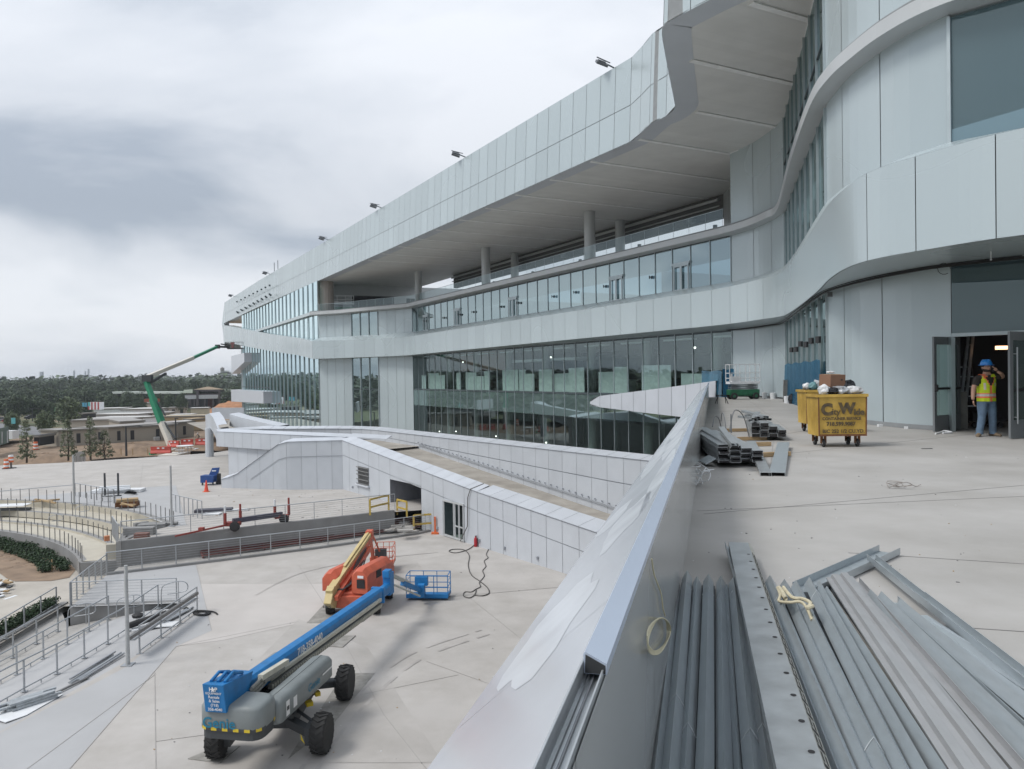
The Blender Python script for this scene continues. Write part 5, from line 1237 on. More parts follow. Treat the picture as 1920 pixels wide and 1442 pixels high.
def f_cb(mb):
    M = Matrix.Rotation(.35, 3, 'Z') @ Matrix.Rotation(.06, 3, 'X'); c = bp(.46, .5, .24)
    mb.box(c, (.40, .34, .26), M=M, m=0); mb.box(c+M @ V((.10, -.171, .02)), (.05, .002, .03), M=M, m=1); mb.box(c+V((0, 0, .132)), (.40, .05, .004), M=M, m=2)
tag(one('cardboard_box', [mat('cardboard', (.22, .12, .075), .8), DARK, WOOD], f_cb), 'brown cardboard box on top of the heap in the front container', 'box')
# ---- scissor lift on the deck
SG = mat('dark_green_paint', (.02, .12, .06), .5, 0, .15, 5)
def scissor(label, loc, rz, s_=1.0):
    o = thing('scissor_lift', label, 'scissor lift', loc, rz)
    one('chassis', [SG], lambda mb: [mb.box((0, 0, .42), (1.75, .72, .32)), mb.box((0, 0, .24), (1.2, .6, .1))], o, bevel=.02)
    for x in (-.65, .65):
        for y in (-.36, .36): one('wheel', [BLACK, SG], lambda mb: [mb.lathe((x, y, .2), [(.1, -.06), (.2, -.05), (.2, .05), (.1, .06)], 14, 0, 'Y'), mb.lathe((x, y, .2), [(.09, -.065), (.09, .065)], 10, 1, 'Y')], o)
    def fa(mb):
        for k in range(3):
            z = .6+k*.1; mb.beam((-.8, -.25, z), (.8, -.25, z+.08), .05, .05); mb.beam((.8, -.2, z), (-.8, -.2, z+.08), .05, .05); mb.beam((-.8, .25, z), (.8, .25, z+.08), .05, .05)
    one('scissor_arms', [JOINT], fa, o)
    one('platform', [OFFW], lambda mb: mb.box((0, 0, .98), (1.8, .74, .14)), o)
    def fr(mb):
        for z in (1.25, 1.55, 2.05):
            for y in (-.35, .35): mb.beam((-.9, y, z), (.9, y, z), .035, .035)
            for x in (-.9, .9): mb.beam((x, -.35, z), (x, .35, z), .035, .035)
        for x in (-.9, -.3, .3, .9):
            for y in (-.35, .35): mb.beam((x, y, 1.05), (x, y, 2.05), .035, .035)
        mb.box((-.8, -.36, 1.3), (.12, .03, .4)); mb.box((-.45, .0, 1.2), (.5, .4, .3))
    one('guard_rails', [WHITE], fr, o)
    return o
_sp = G(1397, 749, 0); scissor('green scissor lift with white guard rails parked at the far end of the deck', (_sp.x, _sp.y+.4, 0), .05)
lg = scissor('green scissor lift working in the roofed upper gallery at the far corner', (-25.2, 114.6, 11.45), .2); lg.scale = (2.0, 1.4, 1.15)
# blue protective sheeting
BLUEF = glass('blue_film', (.12, .34, .50), .01, .25, .5, (.03, .15, .28), k=.2)
def sheet(label, a, b, h0, h1, n=14):
    a = V(a); b = V(b); mb = MB(); t = (b-a).normalized(); nn = V((t.y, -t.x, 0)); prev = None
    for i in range(n+1):
        p = lerp(a, b, i/n); w_ = .06*sin(i*2.1)+.03*sin(i*5.3); h = lerp(h0, h1, i/n)+.04*sin(i*1.7)
        row = [p+nn*(-.12-w_*.6), p+nn*(-.10+w_*.5)+V((0, 0, h*.5)), p+nn*(-.10)+V((0, 0, h))]
        if prev:
            for k in range(2): mb.face([prev[k], row[k], row[k+1], prev[k+1]], 0, .5)
        prev = row
    tag(mb.build('plastic_sheet', [BLUEF], smooth=True), label, 'plastic sheet')
sheet('blue plastic sheeting taped along the foot of the recessed glass wall', (10.93, 27.0, 0), (15.3, 42.8, 0), 2.0, 2.0)
sheet('blue plastic sheeting beside the parapet where it meets the front', (13.55, 49.4, 0), (12.75, 51.3, 0), 1.7, 1.7, 5)
sheet('blue plastic sheeting behind the white railed scissor lift', (14.25, 49.4, 0), (13.55, 49.5, 0), 1.8, 1.8, 5)
for i, (x, y, s_) in enumerate(((1434, 747, 1), (1449, 748, 1), (1476, 756, 1.05))):
    p = G(x, y, 0); o = thing('bucket', ['white bucket nearest the scissor lift', 'white bucket with dark drips between its two neighbours', 'white bucket beside the leaning board'][i], 'bucket', tuple(p), 0, 'buckets at the end of the deck')
    one('pail', [OFFW], lambda mb: mb.lathe((0, 0, 0), [(.0, 0), (.14, 0), (.17, .36), (.15, .36), (.14, .3), (0, .3)], 14), o); one('handle', [RAILD], lambda mb: mb.tube([V((.17*cos(a), 0, .34+.0*sin(a)-.12*sin(a))) for a in [pi*k/8 for k in range(9)]], .006, 5), o)
def f_bd(mb): a = G(1468, 753, 0); mb.hexa([a, a+V((.35, .1, 0)), a+V((.35, .12, 0)), a+V((0, .03, 0))], [a+V((.15, .3, 1.15)), a+V((.5, .4, 1.15)), a+V((.5, .42, 1.15)), a+V((.15, .33, 1.15))])
tag(one('board', [PLY], f_bd), 'grey board leaning on the wall behind the buckets', 'board')
tag(one('waste_bag', [BAGB], lambda mb: mb.lathe(G(1485, 757, 0), [(.14, 0), (.2, .2), (.17, .42), (.05, .5)], 10)), 'black bag standing at the foot of the blue sheeting', 'bag')
def f_saw(mb):
    a = G(1353, 757, 0)
    for s_ in (-.28, .28): mb.beam(a+V((s_, -.2, 0)), a+V((s_*.6, 0, .42)), .03, .03); mb.beam(a+V((s_, .2, 0)), a+V((s_*.6, 0, .42)), .03, .03)
    mb.beam(a+V((-.3, 0, .43)), a+V((.3, 0, .43)), .05, .04)
tag(one('sawhorse', [BLACK], f_saw), 'small black sawhorse at the far end of the parapet', 'sawhorse')
# ladder in the lobby
def mk_ladder():
    p = V((13.05, 21.9, 0)); o = thing('step_ladder', 'black step ladder with aluminium treads standing inside the open doorway', 'ladder', tuple(p), -.2)
    one('side_rails', [BLACK], lambda mb: [mb.beam((-.28, 0, 0), (-.18, .45, 1.75), .06, .05), mb.beam((.28, 0, 0), (.18, .45, 1.75), .06, .05), mb.beam((-.28, .95, 0), (-.18, .5, 1.75), .04, .04), mb.beam((.28, .95, 0), (.18, .5, 1.75), .04, .04)], o)
    for k in range(6):
        z = .27+k*.28; one('tread', [STEELL], lambda mb: mb.box((0, .45*z/1.75, z), (.5-.03*k, .09, .03)), o)
mk_ladder()
tag(one('aluminium_ladder', [STEELL], lambda mb: [mb.beam((12.62, 21.7, 0.3), (13.1, 21.9, 3.4), .05, .08), mb.beam((12.9, 21.95, .3), (13.38, 22.15, 3.4), .05, .08)]+[mb.beam((12.62+.155*k, 21.7+.065*k, .3+k*1.0), (12.9+.155*k, 21.95+.065*k, .3+k*1.0), .03, .03) for k in range(4)]), 'aluminium ladder leaning upright above the step ladder in the doorway', 'ladder')
tag(one('gypsum_board', [PLY], lambda mb: mb.box((12.12, 20.95, .5), (.5, .03, 1.0), M=Matrix.Rotation(-.35, 3, 'Z') @ Matrix.Rotation(-.12, 3, 'X'))), 'pale board leaning inside the doorway beside the step ladder', 'board')
tag(one('dolly', [BLACK, WOOD], lambda mb: [mb.box((12.95, 21.2, .22), (.9, .6, .06), m=0), mb.box((12.95, 21.2, .34), (.8, .5, .18), m=0)]+[mb.lathe((12.6+.7*i, 20.95+.5*j, .08), [(.08, -.03), (.08, .03)], 10, 0, 'Y') for i in (0, 1) for j in (0, 1)]), 'dark low dolly on the lobby floor behind the worker', 'dolly')
random.seed(31)
def bits(name, label, cat, lst, grp):
    for (x, y, z, w_, d_, h_, m) in lst:
        o = one(name, [m], lambda mb: mb.box(G(x, y, z)+V((0, 0, h_/2)), (w_, d_, h_), rz=random.uniform(0, 3))); tag(o, label, cat, grp)
bits('scrap', 'white foam scrap at the foot of the curved wall beside the yellow container', 'scrap', [(1650, 800, 0, .12, .1, .07, OFFW)], 'foam scraps'); bits('scrap', 'white foam scrap at the foot of the curved wall nearer the door', 'scrap', [(1699, 804, 0, .12, .09, .06, OFFW)], 'foam scraps')
tag(one('rag', [OFFW], lambda mb: mb.tube(smoothp([G(1754, 813, .02), G(1765, 810, .03), G(1772, 808, .05), G(1785, 811, .02), G(1768, 812, .02)], 3), .022, 6)), 'crumpled white rag beneath the left door leaf', 'rag')
tag(one('steel_strip', [RAILD], lambda mb: mb.box(G(1738, 841, .01), (.22, .03, .012))), 'dark steel strip lying on the deck left of the worker', 'scrap')
# fine litter scattered over deck and plaza
def f_lit(mb):
    random.seed(77)
    for k in range(120):
        x = random.uniform(1290, 1920); y = random.uniform(770, 1120) if random.random() < .7 else random.uniform(745, 900); p = G(x, y, 0); s_ = random.uniform(.003, .011)
        if p.x < PL(p.y)+.05: continue
        mb.box(p+V((0, 0, s_*.3)), (s_*random.uniform(.6, 3), s_, s_*.6), rz=random.uniform(0, 3), m=random.choice((0, 0, 1, 2)))
    for k in range(70):
        x = random.uniform(250, 1000); y = random.uniform(1060, 1440); p = G(x, y, ZP); s_ = random.uniform(.01, .04)
        if p.x > PL(p.y)-1: continue
        mb.box(p+V((0, 0, s_*.2+.01)), (s_*random.uniform(.6, 3), s_, s_*.4), rz=random.uniform(0, 3), m=random.choice((0, 0, 1, 2)))
    for k in range(60):
        x = random.uniform(380, 720); y = random.uniform(918, 975); p = G(x, y, ZU); s_ = random.uniform(.02, .06)
        mb.box(p+V((0, 0, s_*.2+.01)), (s_*random.uniform(.6, 4), s_, s_*.4), rz=random.uniform(0, 3), m=random.choice((0, 1, 2)))
tag(one('litter', [RAILD, OFFW, WOOD], f_lit), 'fine construction litter scattered over the concrete', 'litter', kind='stuff')
# ================================================================== boom lifts
BLUE = mat('lift_blue', (.010, .17, .44), .5, .0, .10, 3, stain=.15, sscale=1.5); GREYB = mat('lift_grey', (.21, .235, .24), .5, 0, .06, 2, stain=.1, sscale=1.5)
DKG = mat('lift_dark_grey', (.045, .05, .055), .55, 0, .1, 5); TEALT = mat('lift_teal', (.01, .17, .28), .5); ORG = mat('lift_orange', (.55, .12, .065), .5, 0, .12, 2, stain=.15, sscale=2)
CRM = mat('lift_cream', (.56, .45, .22), .5, 0, .08, 2, stain=.12); YLW = mat('warning_yellow', (.6, .45, .03), .5); HOSE = mat('hose_grey', (.22, .22, .2), .6, 0, .2, 20)
RIMG = mat('wheel_rim_grey', (.10, .11, .12), .5, .2); TYRE = mat('tyre_rubber', (.028, .028, .028), .85, 0, .3, 8, bump=.2)
def wheel(o, c, r, w_, rz=0.0):
    """lugged tyre with a rim; axle along local x turned by rz"""
    c = V(c); R = Matrix.Rotation(rz, 3, 'Z'); mb = MB()
    def lat(prof, n, m):
        mb.loft([[c+R @ V((h, q*cos(2*pi*k/n), q*sin(2*pi*k/n))) for k in range(n)] for q, h in prof], m, True)
    lat([(r*.60, -w_*.5), (r*.86, -w_*.5), (r*.95, -w_*.40), (r*.955, w_*.40), (r*.86, w_*.5), (r*.60, w_*.5)], 28, 0)
    for k in range(20):
        a = 2*pi*k/20
        for s_ in (-1, 1):
            p0 = c+R @ V((s_*w_*.46, r*.93*cos(a), r*.93*sin(a))); a2 = a+.28; p1 = c+R @ V((-s_*w_*.02, r*.985*cos(a2), r*.985*sin(a2)))
            mb.beam(p0, p1, r*.075, r*.10, 0, up=tuple(R @ V((0, cos(a+.1), sin(a+.1)))))
    t = mb.build('tyre', [TYRE]); hub = bpy.data.objects.new('wheel', None); COL.objects.link(hub); hub.parent = o; t.parent = hub
    mb = MB()
    for s_ in (-1, 1):
        n = 20; mb.loft([[c+R @ V((s_*h*w_, q*r*cos(2*pi*k/n), q*r*sin(2*pi*k/n))) for k in range(n)] for q, h in ((.60, .50), (.56, .42), (.2, .34), (.18, .42), (.0, .43))], 0, False)
    r_ = mb.build('rim', [RIMG]); r_.parent = hub; return hub
def xf(o, M):       # bake a rotation/offset into a freshly made mesh
    o.data.transform(M); return o
def basket(o, c, rz, w_, dp, h, m, mfloor, console):
    c = V(c); R = Matrix.Rotation(rz, 3, 'Z'); P = lambda x, y, z: c+R @ V((x, y, z))
    def f(mb):
        for z in (h*.5, h):
            for a, b in (((-w_/2, -dp/2), (w_/2, -dp/2)), ((w_/2, -dp/2), (w_/2, dp/2)), ((w_/2, dp/2), (-w_/2, dp/2)), ((-w_/2, dp/2), (-w_/2, -dp/2))): mb.tube([P(*a, z), P(*b, z)], .022, 6)
        for x in (-w_/2, -w_/6, w_/6, w_/2):
            for y in (-dp/2, dp/2): mb.tube([P(x, y, 0), P(x, y, h)], .02, 6)
        for z in (h*.25, h*.75):
            for x in (-w_/2, w_/2): mb.tube([P(x, -dp/2, z), P(x, dp/2, z)], .015, 5)
            mb.tube([P(-w_/2, dp/2, z), P(w_/2, dp/2, z)], .015, 5)
    one('basket_rail', [m], f, o)
    one('basket_floor', [mfloor], lambda mb: [mb.box(P(0, 0, .03), (w_, dp, .06), rz=rz), mb.box(P(0, -dp/2, .12), (w_, .03, .16), rz=rz), mb.box(P(w_/2, 0, .12), (.03, dp, .16), rz=rz)], o)
    one('control_box', [console], lambda mb: [mb.box(P(-w_*.12, -dp/2-.06, h*.78), (.62, .3, .42), rz=rz), mb.box(P(-w_*.12, -dp/2-.10, h*.35), (.34, .25, .5), rz=rz)], o)
def genie():
    C = V((-7.25, 24.25, ZP)); o = thing('boom_lift', 'blue and grey boom lift with its basket lowered to the plaza', 'boom lift', tuple(C))
    for x, y, rz in ((-1.5, -1.95, .05), (1.5, -1.8, -.08), (1.38, 1.95, -.05), (-1.55, 1.8, .0)): wheel(o, (x, y, .575), .575, .44, rz)
    def f(mb):
        mb.box((0, 0, .78), (1.15, 2.9, .42)); 
        for sy in (-1, 1):
            for sx in (-1, 1):
                mb.beam((sx*.35, sy*1.3, .75), (sx*1.22, sy*1.86, .62), .26, .24); mb.tube([(sx*.5, sy*.9, .9), (sx*1.2, sy*1.55, .8)], .05, 8); mb.box((sx*1.2, sy*1.86, .6), (.24, .5, .5))
        mb.lathe((0, 0, .98), [(.6, 0), (.6, .2), (.52, .3)], 20)
    one('chassis', [DKG], f, o)
    one('warning_plate', [YLW], lambda mb: [mb.face([(.98, -2.14, .55), (1.1, -2.14, .42), (.98, -2.14, .42+.3)], 0), mb.box((.85, -.7, 1.0), (.2, .25, .12), rz=.5), mb.box((.95, -.1, 1.05), (.16, .22, .12), rz=.5)], o)
    u = .185; R = Matrix.Translation((.22, 0, 0)) @ Matrix.Rotation(-u, 4, 'Z')
    def cowl(pts, z0, z1, ch=.12):     # rounded plan polygon with a bevelled top
        mb = MB(); cx = sum(p[0] for p in pts)/len(pts); cy = sum(p[1] for p in pts)/len(pts)
        def ring(z, k): return [V((p[0]-(ch*k if p[0] > cx else -ch*k), p[1]-(ch*k if p[1] > cy else -ch*k), z)) for p in pts]
        mb.loft([ring(z0, .25), ring(z0+.06, 0), ring(z1-ch, 0), ring(z1-ch*.35, .35), ring(z1, 1)], 0); return mb
    def rr(x0, y0, x1, y1, r=.22, n=4):
        o_ = []
        for cx, cy, a0 in ((x1-r, y1-r, 0), (x0+r, y1-r, 90), (x0+r, y0+r, 180), (x1-r, y0+r, 270)):
            o_ += [(cx+r*cos(radians(a0+90*k/n)), cy+r*sin(radians(a0+90*k/n))) for k in range(n+1)]
        return o_
    xf(cowl(rr(-.90, -3.9, .94, -2.8, .34), 1.62, 2.28).build('counterweight', [GREYB], o, smooth=True), R)
    xf(cowl(rr(.30, -2.9, 1.0, .75, .2), 1.36, 2.06, .16).build('engine_cover', [GREYB], o, smooth=True), R)
    xf(cowl(rr(-.98, -3.0, -.42, .6, .16), 1.42, 2.15).build('tank_cover', [GREYB], o, smooth=True), R)
    def f2(mb):
        mb.box((0, -1.2, 1.42), (1.1, 3.8, .3)); mb.prism(rr(-.86, -3.86, .90, -2.85, .32), 1.36, 1.62, 0)
    xf(one('turntable', [DKG], f2, o), R)
    def f3(mb):       # black and yellow stripe round the counterweight
        P = rr(-.905, -3.905, .945, -2.8, .34); P = [p for p in P if p[1] < -2.85]; P = [V((p[0], p[1], 1.60)) for p in P]
        Lr = length(P); n = 30; Q = resample([P], [Lr*i/n for i in range(n+1)])[0]
        for i in range(n): mb.face([Q[i]-V((0, 0, .0)), Q[i+1], Q[i+1]+V((0, 0, .085)), Q[i]+V((0, 0, .085))], i % 2)
    xf(one('hazard_stripe', [YLW, DKG], f3, o), R)
    # boom
    bx = -.28; y0, y1 = -3.85, 8.3; za, zb_ = 2.25, 1.80
    def oct_(w_, h): c = .09; return [(-w_, -h+c), (-w_+c, -h), (w_-c, -h), (w_, -h+c), (w_, h-c), (w_-c, h), (-w_+c, h), (-w_, h-c)]
    def f4(mb):
        A = V((bx, y0+.2, za)); Bq = V((bx, y1, zb_)); d = (Bq-A).normalized(); up = V((1, 0, 0)).cross(d)
        mb.loft([[p+V((x, 0, 0))+up*y for x, y in oct_(.24, .30)] for p in (A, Bq)], 0)
        A2 = V((bx, y1-.2, zb_)); B2 = V((bx, y1+1.0, zb_-.02)); mb.loft([[p+V((x, 0, 0))+up*y for x, y in oct_(.19, .22)] for p in (A2, B2)], 0)
        mb.box((bx, y1+1.2, zb_+.15), (.34, .5, .95)); mb.box((bx, y1+1.05, zb_+.62), (.3, .42, .3)); mb.box((bx, y1-.1, zb_), (.56, .16, .66))
    xf(one('boom', [BLUE], f4, o, bevel=.015), R)
    def f5(mb):       # deep plate at the tail with the hire firm's sign
        mb.hexa([(bx-.31, y0-.12, 2.12), (bx+.31, y0-.12, 2.12), (bx+.31, y0+1.0, 2.2), (bx-.31, y0+1.0, 2.2)], [(bx-.31, y0-.24, 2.92), (bx+.31, y0-.24, 2.92), (bx+.31, y0+1.3, 2.72), (bx-.31, y0+1.3, 2.72)])
        for x in (-.2, 0, .2): mb.tube([(bx+x, y0+.0, 2.90), (bx+x, y0+.4, 3.0), (bx+x, y0+.9, 2.82)], .05, 8)
    xf(one('boom_pivot', [BLUE], f5, o, bevel=.02), R)
    def f6(mb):       # cable track and cream tray on the right flank
        A = V((bx+.30, -1.6, 2.0)); Bq = V((bx+.30, 7.7, 1.66)); mb.beam(A+V((0, 0, .10)), Bq+V((0, 0, .10)), .1, .12, 0); mb.beam(A-V((0, 0, .12)), Bq-V((0, 0, .12)), .14, .16, 1)
        for k in range(60): p = lerp(A, Bq, k/60); mb.box(p+V((.09, 0, -.12)), (.03, .05, .12), m=0)
        for dz in (0, -.22, -.44):
            pts = smoothp([V((bx+.36, -2.0, 2.4+dz*.5)), V((bx+.40, -2.5, 2.36+dz*.5)), V((bx+.38, -2.8, 2.3+dz*.4)), V((bx+.36, -2.4, 2.2+dz*.3))], 5); mb.tube(pts, .06, 6, 1)
        mb.beam((bx+.38, -2.3, 2.42), (bx+.38, -.7, 2.30), .16, .16, 0); mb.beam((bx+.42, -2.2, 2.28), (bx+.42, -1.0, 2.2), .12, .1, 1)
    xf(one('cable_track', [mat('tray_cream', (.50, .49, .42), .6), HOSE], f6, o), R)
    xf(one('lift_cylinder', [DKG], lambda mb: [mb.tube([(bx, -1.2, 1.5), (bx, 2.6, 1.85)], .11, 10), mb.tube([(bx, 7.4, 1.6), (bx, 8.2, 1.6)], .07, 8)], o), R)
    # jib and basket
    j0 = R @ V((bx, y1+1.25, zb_+.45))+C; bk = G(804, 1117, ZP+.12)
    pr = lambda p: V(p)-C
    j1 = bk+V((-.25, -1.0, .55))
    one('jib', [BLUE, mat('jib_grey', (.40, .41, .38), .5)], lambda mb: [mb.beam(pr(j0)+V((0, 0, .1)), lerp(pr(j0), pr(j1), .6)+V((0, 0, .08)), .16, .14, 1), mb.beam(lerp(pr(j0), pr(j1), .4)-V((0, 0, .05)), pr(j1), .2, .2, 0), mb.box(pr(j1), (.3, .4, .6), m=0), mb.tube([pr(j0)-V((0, 0, .3)), pr(j1)-V((0, .6, .1))], .05, 6, 1)], o)
    basket(o, pr(bk), -.08, 2.05, .9, 1.12, BLUE, BLUE, BLUE)
    # lettering
    Rm = R.to_3x3()
    def T(s_, sz, loc, x, y, m_, bd=0.0, al='LEFT'): M = Rm @ axes(x, y); text('lettering', s_, sz, R @ V(loc), M, m_, o, .001, bd, al)
    WT = WHITE
    yb = y0-.225
    M_back = ((1, 0, 0), (0, -.10, 1))
    for s_, sz, z, bd in (('H P', .16, 2.73, .004), ('EQUIPMENT', .085, 2.64, .001), ('Rentals', .11, 2.53, .002), ('& Sales', .11, 2.42, .002), ('(718)', .11, 2.30, .002), ('358-4040', .11, 2.18, .002)):
        T(s_, sz, (bx, y0-.12-(z-2.05)*.138-.012, z), *M_back, WT, bd, 'CENTER')
    def star(mb):
        c = R @ V((bx, y0-.245, 2.78)); ax = Rm @ V((1, 0, 0)); pts = []
        for k in range(10): r_ = .085 if k % 2 == 0 else .035; a = pi/2+pi*k/5; pts.append(c+ax*(r_*cos(a))+V((0, 0, r_*sin(a))))
        mb.face(pts, 0, .5)
    one('star_emblem', [WT], star, o)
    T('Genie', .40, (-.72, -3.915, 1.68), (1, 0, 0), (0, 0, 1), TEALT, .006)
    T('Genie', .34, (1.012, -1.15, 1.56), (0, 1, 0), (0, 0, 1), TEALT, .004)
    d_ = V((0, y1-y0, zb_-za)).normalized(); upb = V((1, 0, 0)).cross(d_)
    T('718-358-4040', .33, (bx+.245, .3, 2.09), tuple(d_), tuple(upb), WT, .01)
    T('H', .28, (bx+.245, -1.6, 2.2), tuple(d_), tuple(upb), WT, .01)
    xf(one('white_decals', [WHITE, DKG], lambda mb: [mb.box((1.015, -2.0, 1.68), (.006, .22, .3), m=0), mb.box((1.015, -2.45, 1.68), (.006, .2, .42), m=0), mb.box((1.017, -2.45, 1.68), (.006, .14, .12), m=1), mb.box((1.015, .2, 1.72), (.006, .7, .05), m=0)], o), R)
genie()
for lb, pts, z in (('dark plywood sheet under the right hand wheels of the blue lift', ((645, 1262), (703, 1262), (622, 1360), (540, 1442 - 20)), .02), ('plywood sheet under the left rear wheel of the blue lift', ((352, 1422), (404, 1400), (450, 1398), (412, 1430)), .025), ('plywood sheet below the wheels of the orange lift', ((575, 1168), (610, 1130), (700, 1150), (680, 1166)), .02), ('loose plywood sheet lying on the plaza under the blue boom', ((602, 1211), (625, 1192), (667, 1191), (643, 1213)), .04)):
    def f(mb):
        P = seg(pts, ZP+z); mb.idx([p-V((0, 0, .02)) for p in P]+P, [(3, 2, 1, 0), (4, 5, 6, 7), (0, 1, 5, 4), (1, 2, 6, 5), (2, 3, 7, 6), (3, 0, 4, 7)], 0)
    tag(one('plywood_sheet', [PLY], f), lb, 'plywood')
def jlg():
    C = V((-7.55, 36.9, ZP)); o = thing('boom_lift', 'orange and cream boom lift parked behind the long blue boom', 'boom lift', tuple(C))
    for x, y, rz in ((-1.1, -1.1, .2), (1.05, -1.2, .2), (1.25, 1.2, .1), (-1.1, 1.4, 0)): wheel(o, (x, y, .52), .52, .42, rz)
    one('chassis', [ORG, DKG], lambda mb: [mb.box((0, 0, .75), (1.7, 2.6, .5)), mb.box((0, -1.1, .6), (2.0, .35, .35), m=1), mb.box((0, 1.2, .6), (2.0, .35, .35), m=1), mb.box((-.1, -1.35, .62), (1.5, .3, .55))], o, bevel=.04)
    def cow(x0, x1, y0, y1, z0, z1, c=.25):
        mb = MB(); rg = []
        for y, k in ((y0, .5), (y0+c, 0), (y1-c*1.5, 0), (y1, 1.2)):
            rg.append([V((x0+c*.2*k, y, z0)), V((x1-c*.2*k, y, z0)), V((x1-c*.2*k, y, z1-c-c*k)), V((x1-c-c*.2*k, y, z1-c*k)), V((x0+c+c*.2*k, y, z1-c*k)), V((x0+c*.2*k, y, z1-c-c*k))])
        mb.loft(rg, 0); return mb
    M = Matrix.Rotation(-.3, 4, 'Z')
    xf(cow(.35, 1.2, -1.3, 1.6, 1.0, 2.15).build('engine_cover', [ORG], o, smooth=True), M); xf(cow(-1.2, -.45, -1.3, 1.2, 1.0, 1.95).build('tank_cover', [ORG], o, smooth=True), M)
    xf(one('cover_grille', [BLACK, OFFW], lambda mb: [mb.box((.85, -1.32, 1.45), (.4, .03, .4)), mb.box((.85, -1.34, 1.78), (.3, .02, .12), m=1), mb.box((1.21, -.2, 1.7), (.02, .5, .35))], o), M)
    a = D(618, 1122, 35.0)-C; a.z += .1; b = D(693, 1003, 40.2)-C
    d = (b-a).normalized(); sd = d.cross(V((0, 0, 1))).normalized(); up = sd.cross(d)
    one('boom', [CRM, ORG], lambda mb: [mb.beam(a+up*.1, b, .34, .38, 0), mb.beam(a+d*.8+sd*.20+up*.02, b+sd*.2-up*.08, .05, .22, 1), mb.beam(a-up*.0-V((0, 0, .45)), a+d*.5+up*.1, .36, .7, 0), mb.box(b, (.34, .5, .5), m=1), mb.beam(a+d*2+up*.32, b+up*.22, .12, .06, 0)], o, bevel=.02)
    one('lower_arm', [ORG, DKG], lambda mb: [mb.beam(a+sd*.32+V((0, 0, -.1)), b+sd*.26-d*.8-up*.3, .16, .22, 0), mb.beam(a+sd*.52+d*1.2-V((0, 0, .4)), b+sd*.38-d*2.6-up*.5, .16, .2, 0)]+[mb.tube(smoothp([a+sd*(.2+.05*k)+d*.5, a+sd*(.3+.06*k)+d*1.6-up*.25, a+sd*(.25+.05*k)+d*3+up*(.02-.1*k), b+sd*.22-d*1.2-up*.1*k], 4), .035, 6, 1) for k in range(5)], o)
    e = D(700, 1058, 42.5)-C; e.z = .75
    one('jib', [ORG], lambda mb: [mb.beam(b, e+V((0, 0, .2)), .16, .26), mb.box(e+V((.05, 0, .1)), (.4, .5, .4)), mb.tube([b+V((.2, 0, -.1)), e+V((.35, 0, .6))], .05, 6)], o)
    q = G(722, 1058, ZP+.35)-C; basket(o, q, .05, 1.0, 1.6, 1.1, ORG, ORG, DKG)
    M2 = axes(tuple(sd), tuple(up+V((0, 0, .0)))) ; text('lettering', '600AJ', .16, a-d*.28-sd*.0+V((-.2, -.06, -.35)), axes((1, 0, 0), (0, 0, 1)), DKG, o, .001, .004)
jlg()
def green_lift():
    base = G(322, 850, -9.2); o = thing('boom_lift', 'green and white boom lift whose raised arm reaches to the far corner of the building', 'boom lift')
    p0 = D(323, 842, 112); p1 = D(303, 792, 113.5); p2 = D(273, 712, 115); p3 = D(362, 671, 128); p4 = D(408, 650, 136); p5 = D(430, 651, 138)
    GRN = mat('lift_green', (.02, .22, .12), .5, 0, .06, 3); WB = mat('lift_white', (.62, .60, .54), .5, 0, .05, 2)
    one('base_arm', [WB, DKG], lambda mb: [mb.beam(p0, p1, .7, .8, 0), mb.beam(p0+V((.45, 0, 1.5)), p1+V((.4, 0, 0)), .2, .25, 1)], o)
    one('lower_boom', [GRN, DKG], lambda mb: [mb.beam(p1, lerp(p1, p2, .55), .78, .8, 0), mb.beam(lerp(p1, p2, .52), p2, .6, .62, 0), mb.beam(lerp(p1, p2, .5)+V((.45, 0, 0)), p1+V((.6, 0, 1.0)), .15, .2, 1)], o)
    one('elbow', [DKG], lambda mb: [mb.box(p2+V((.3, 0, .2)), (1.3, .9, 1.0)), mb.beam(p2+V((.4, 0, -.6)), lerp(p2, p3, .4)-V((0, 0, .5)), .3, .35)], o)
    one('upper_boom', [WB, GRN, DKG], lambda mb: [mb.beam(p2+V((0, 0, .3)), p3, .5, .55, 0), mb.beam(lerp(p2, p3, .12)+V((.1, -.4, .0)), lerp(p2, p3, .75)+V((0, -.4, 0)), .05, .25, 2), mb.beam(p3, p4, .4, .42, 1)], o)
    one('jib', [DKG], lambda mb: [mb.beam(p4, p5, .3, .35), mb.beam(p4+V((.6, 0, .45)), p5+V((0, 0, .35)), .15, .2), mb.box(p4, (.7, .6, .7))], o)
    basket(o, p5+V((1.0, .3, -.35)), .1, 2.6, 1.3, 1.25, DKG, DKG, mat('dim_red', (.25, .1, .1), .6))
    one('chassis', [WB, DKG], lambda mb: [mb.box(p0+V((.3, 0, -1.2)), (2.6, 5, 1.1)), mb.box(p0+V((.3, 0, -1.9)), (2.4, 4.6, .6), m=1)], o)
    for x in (-1.1, 1.7):
        for y in (-1.9, 1.9): wheel(o, p0+V((x, y, -2.0)), .65, .45)
green_lift()
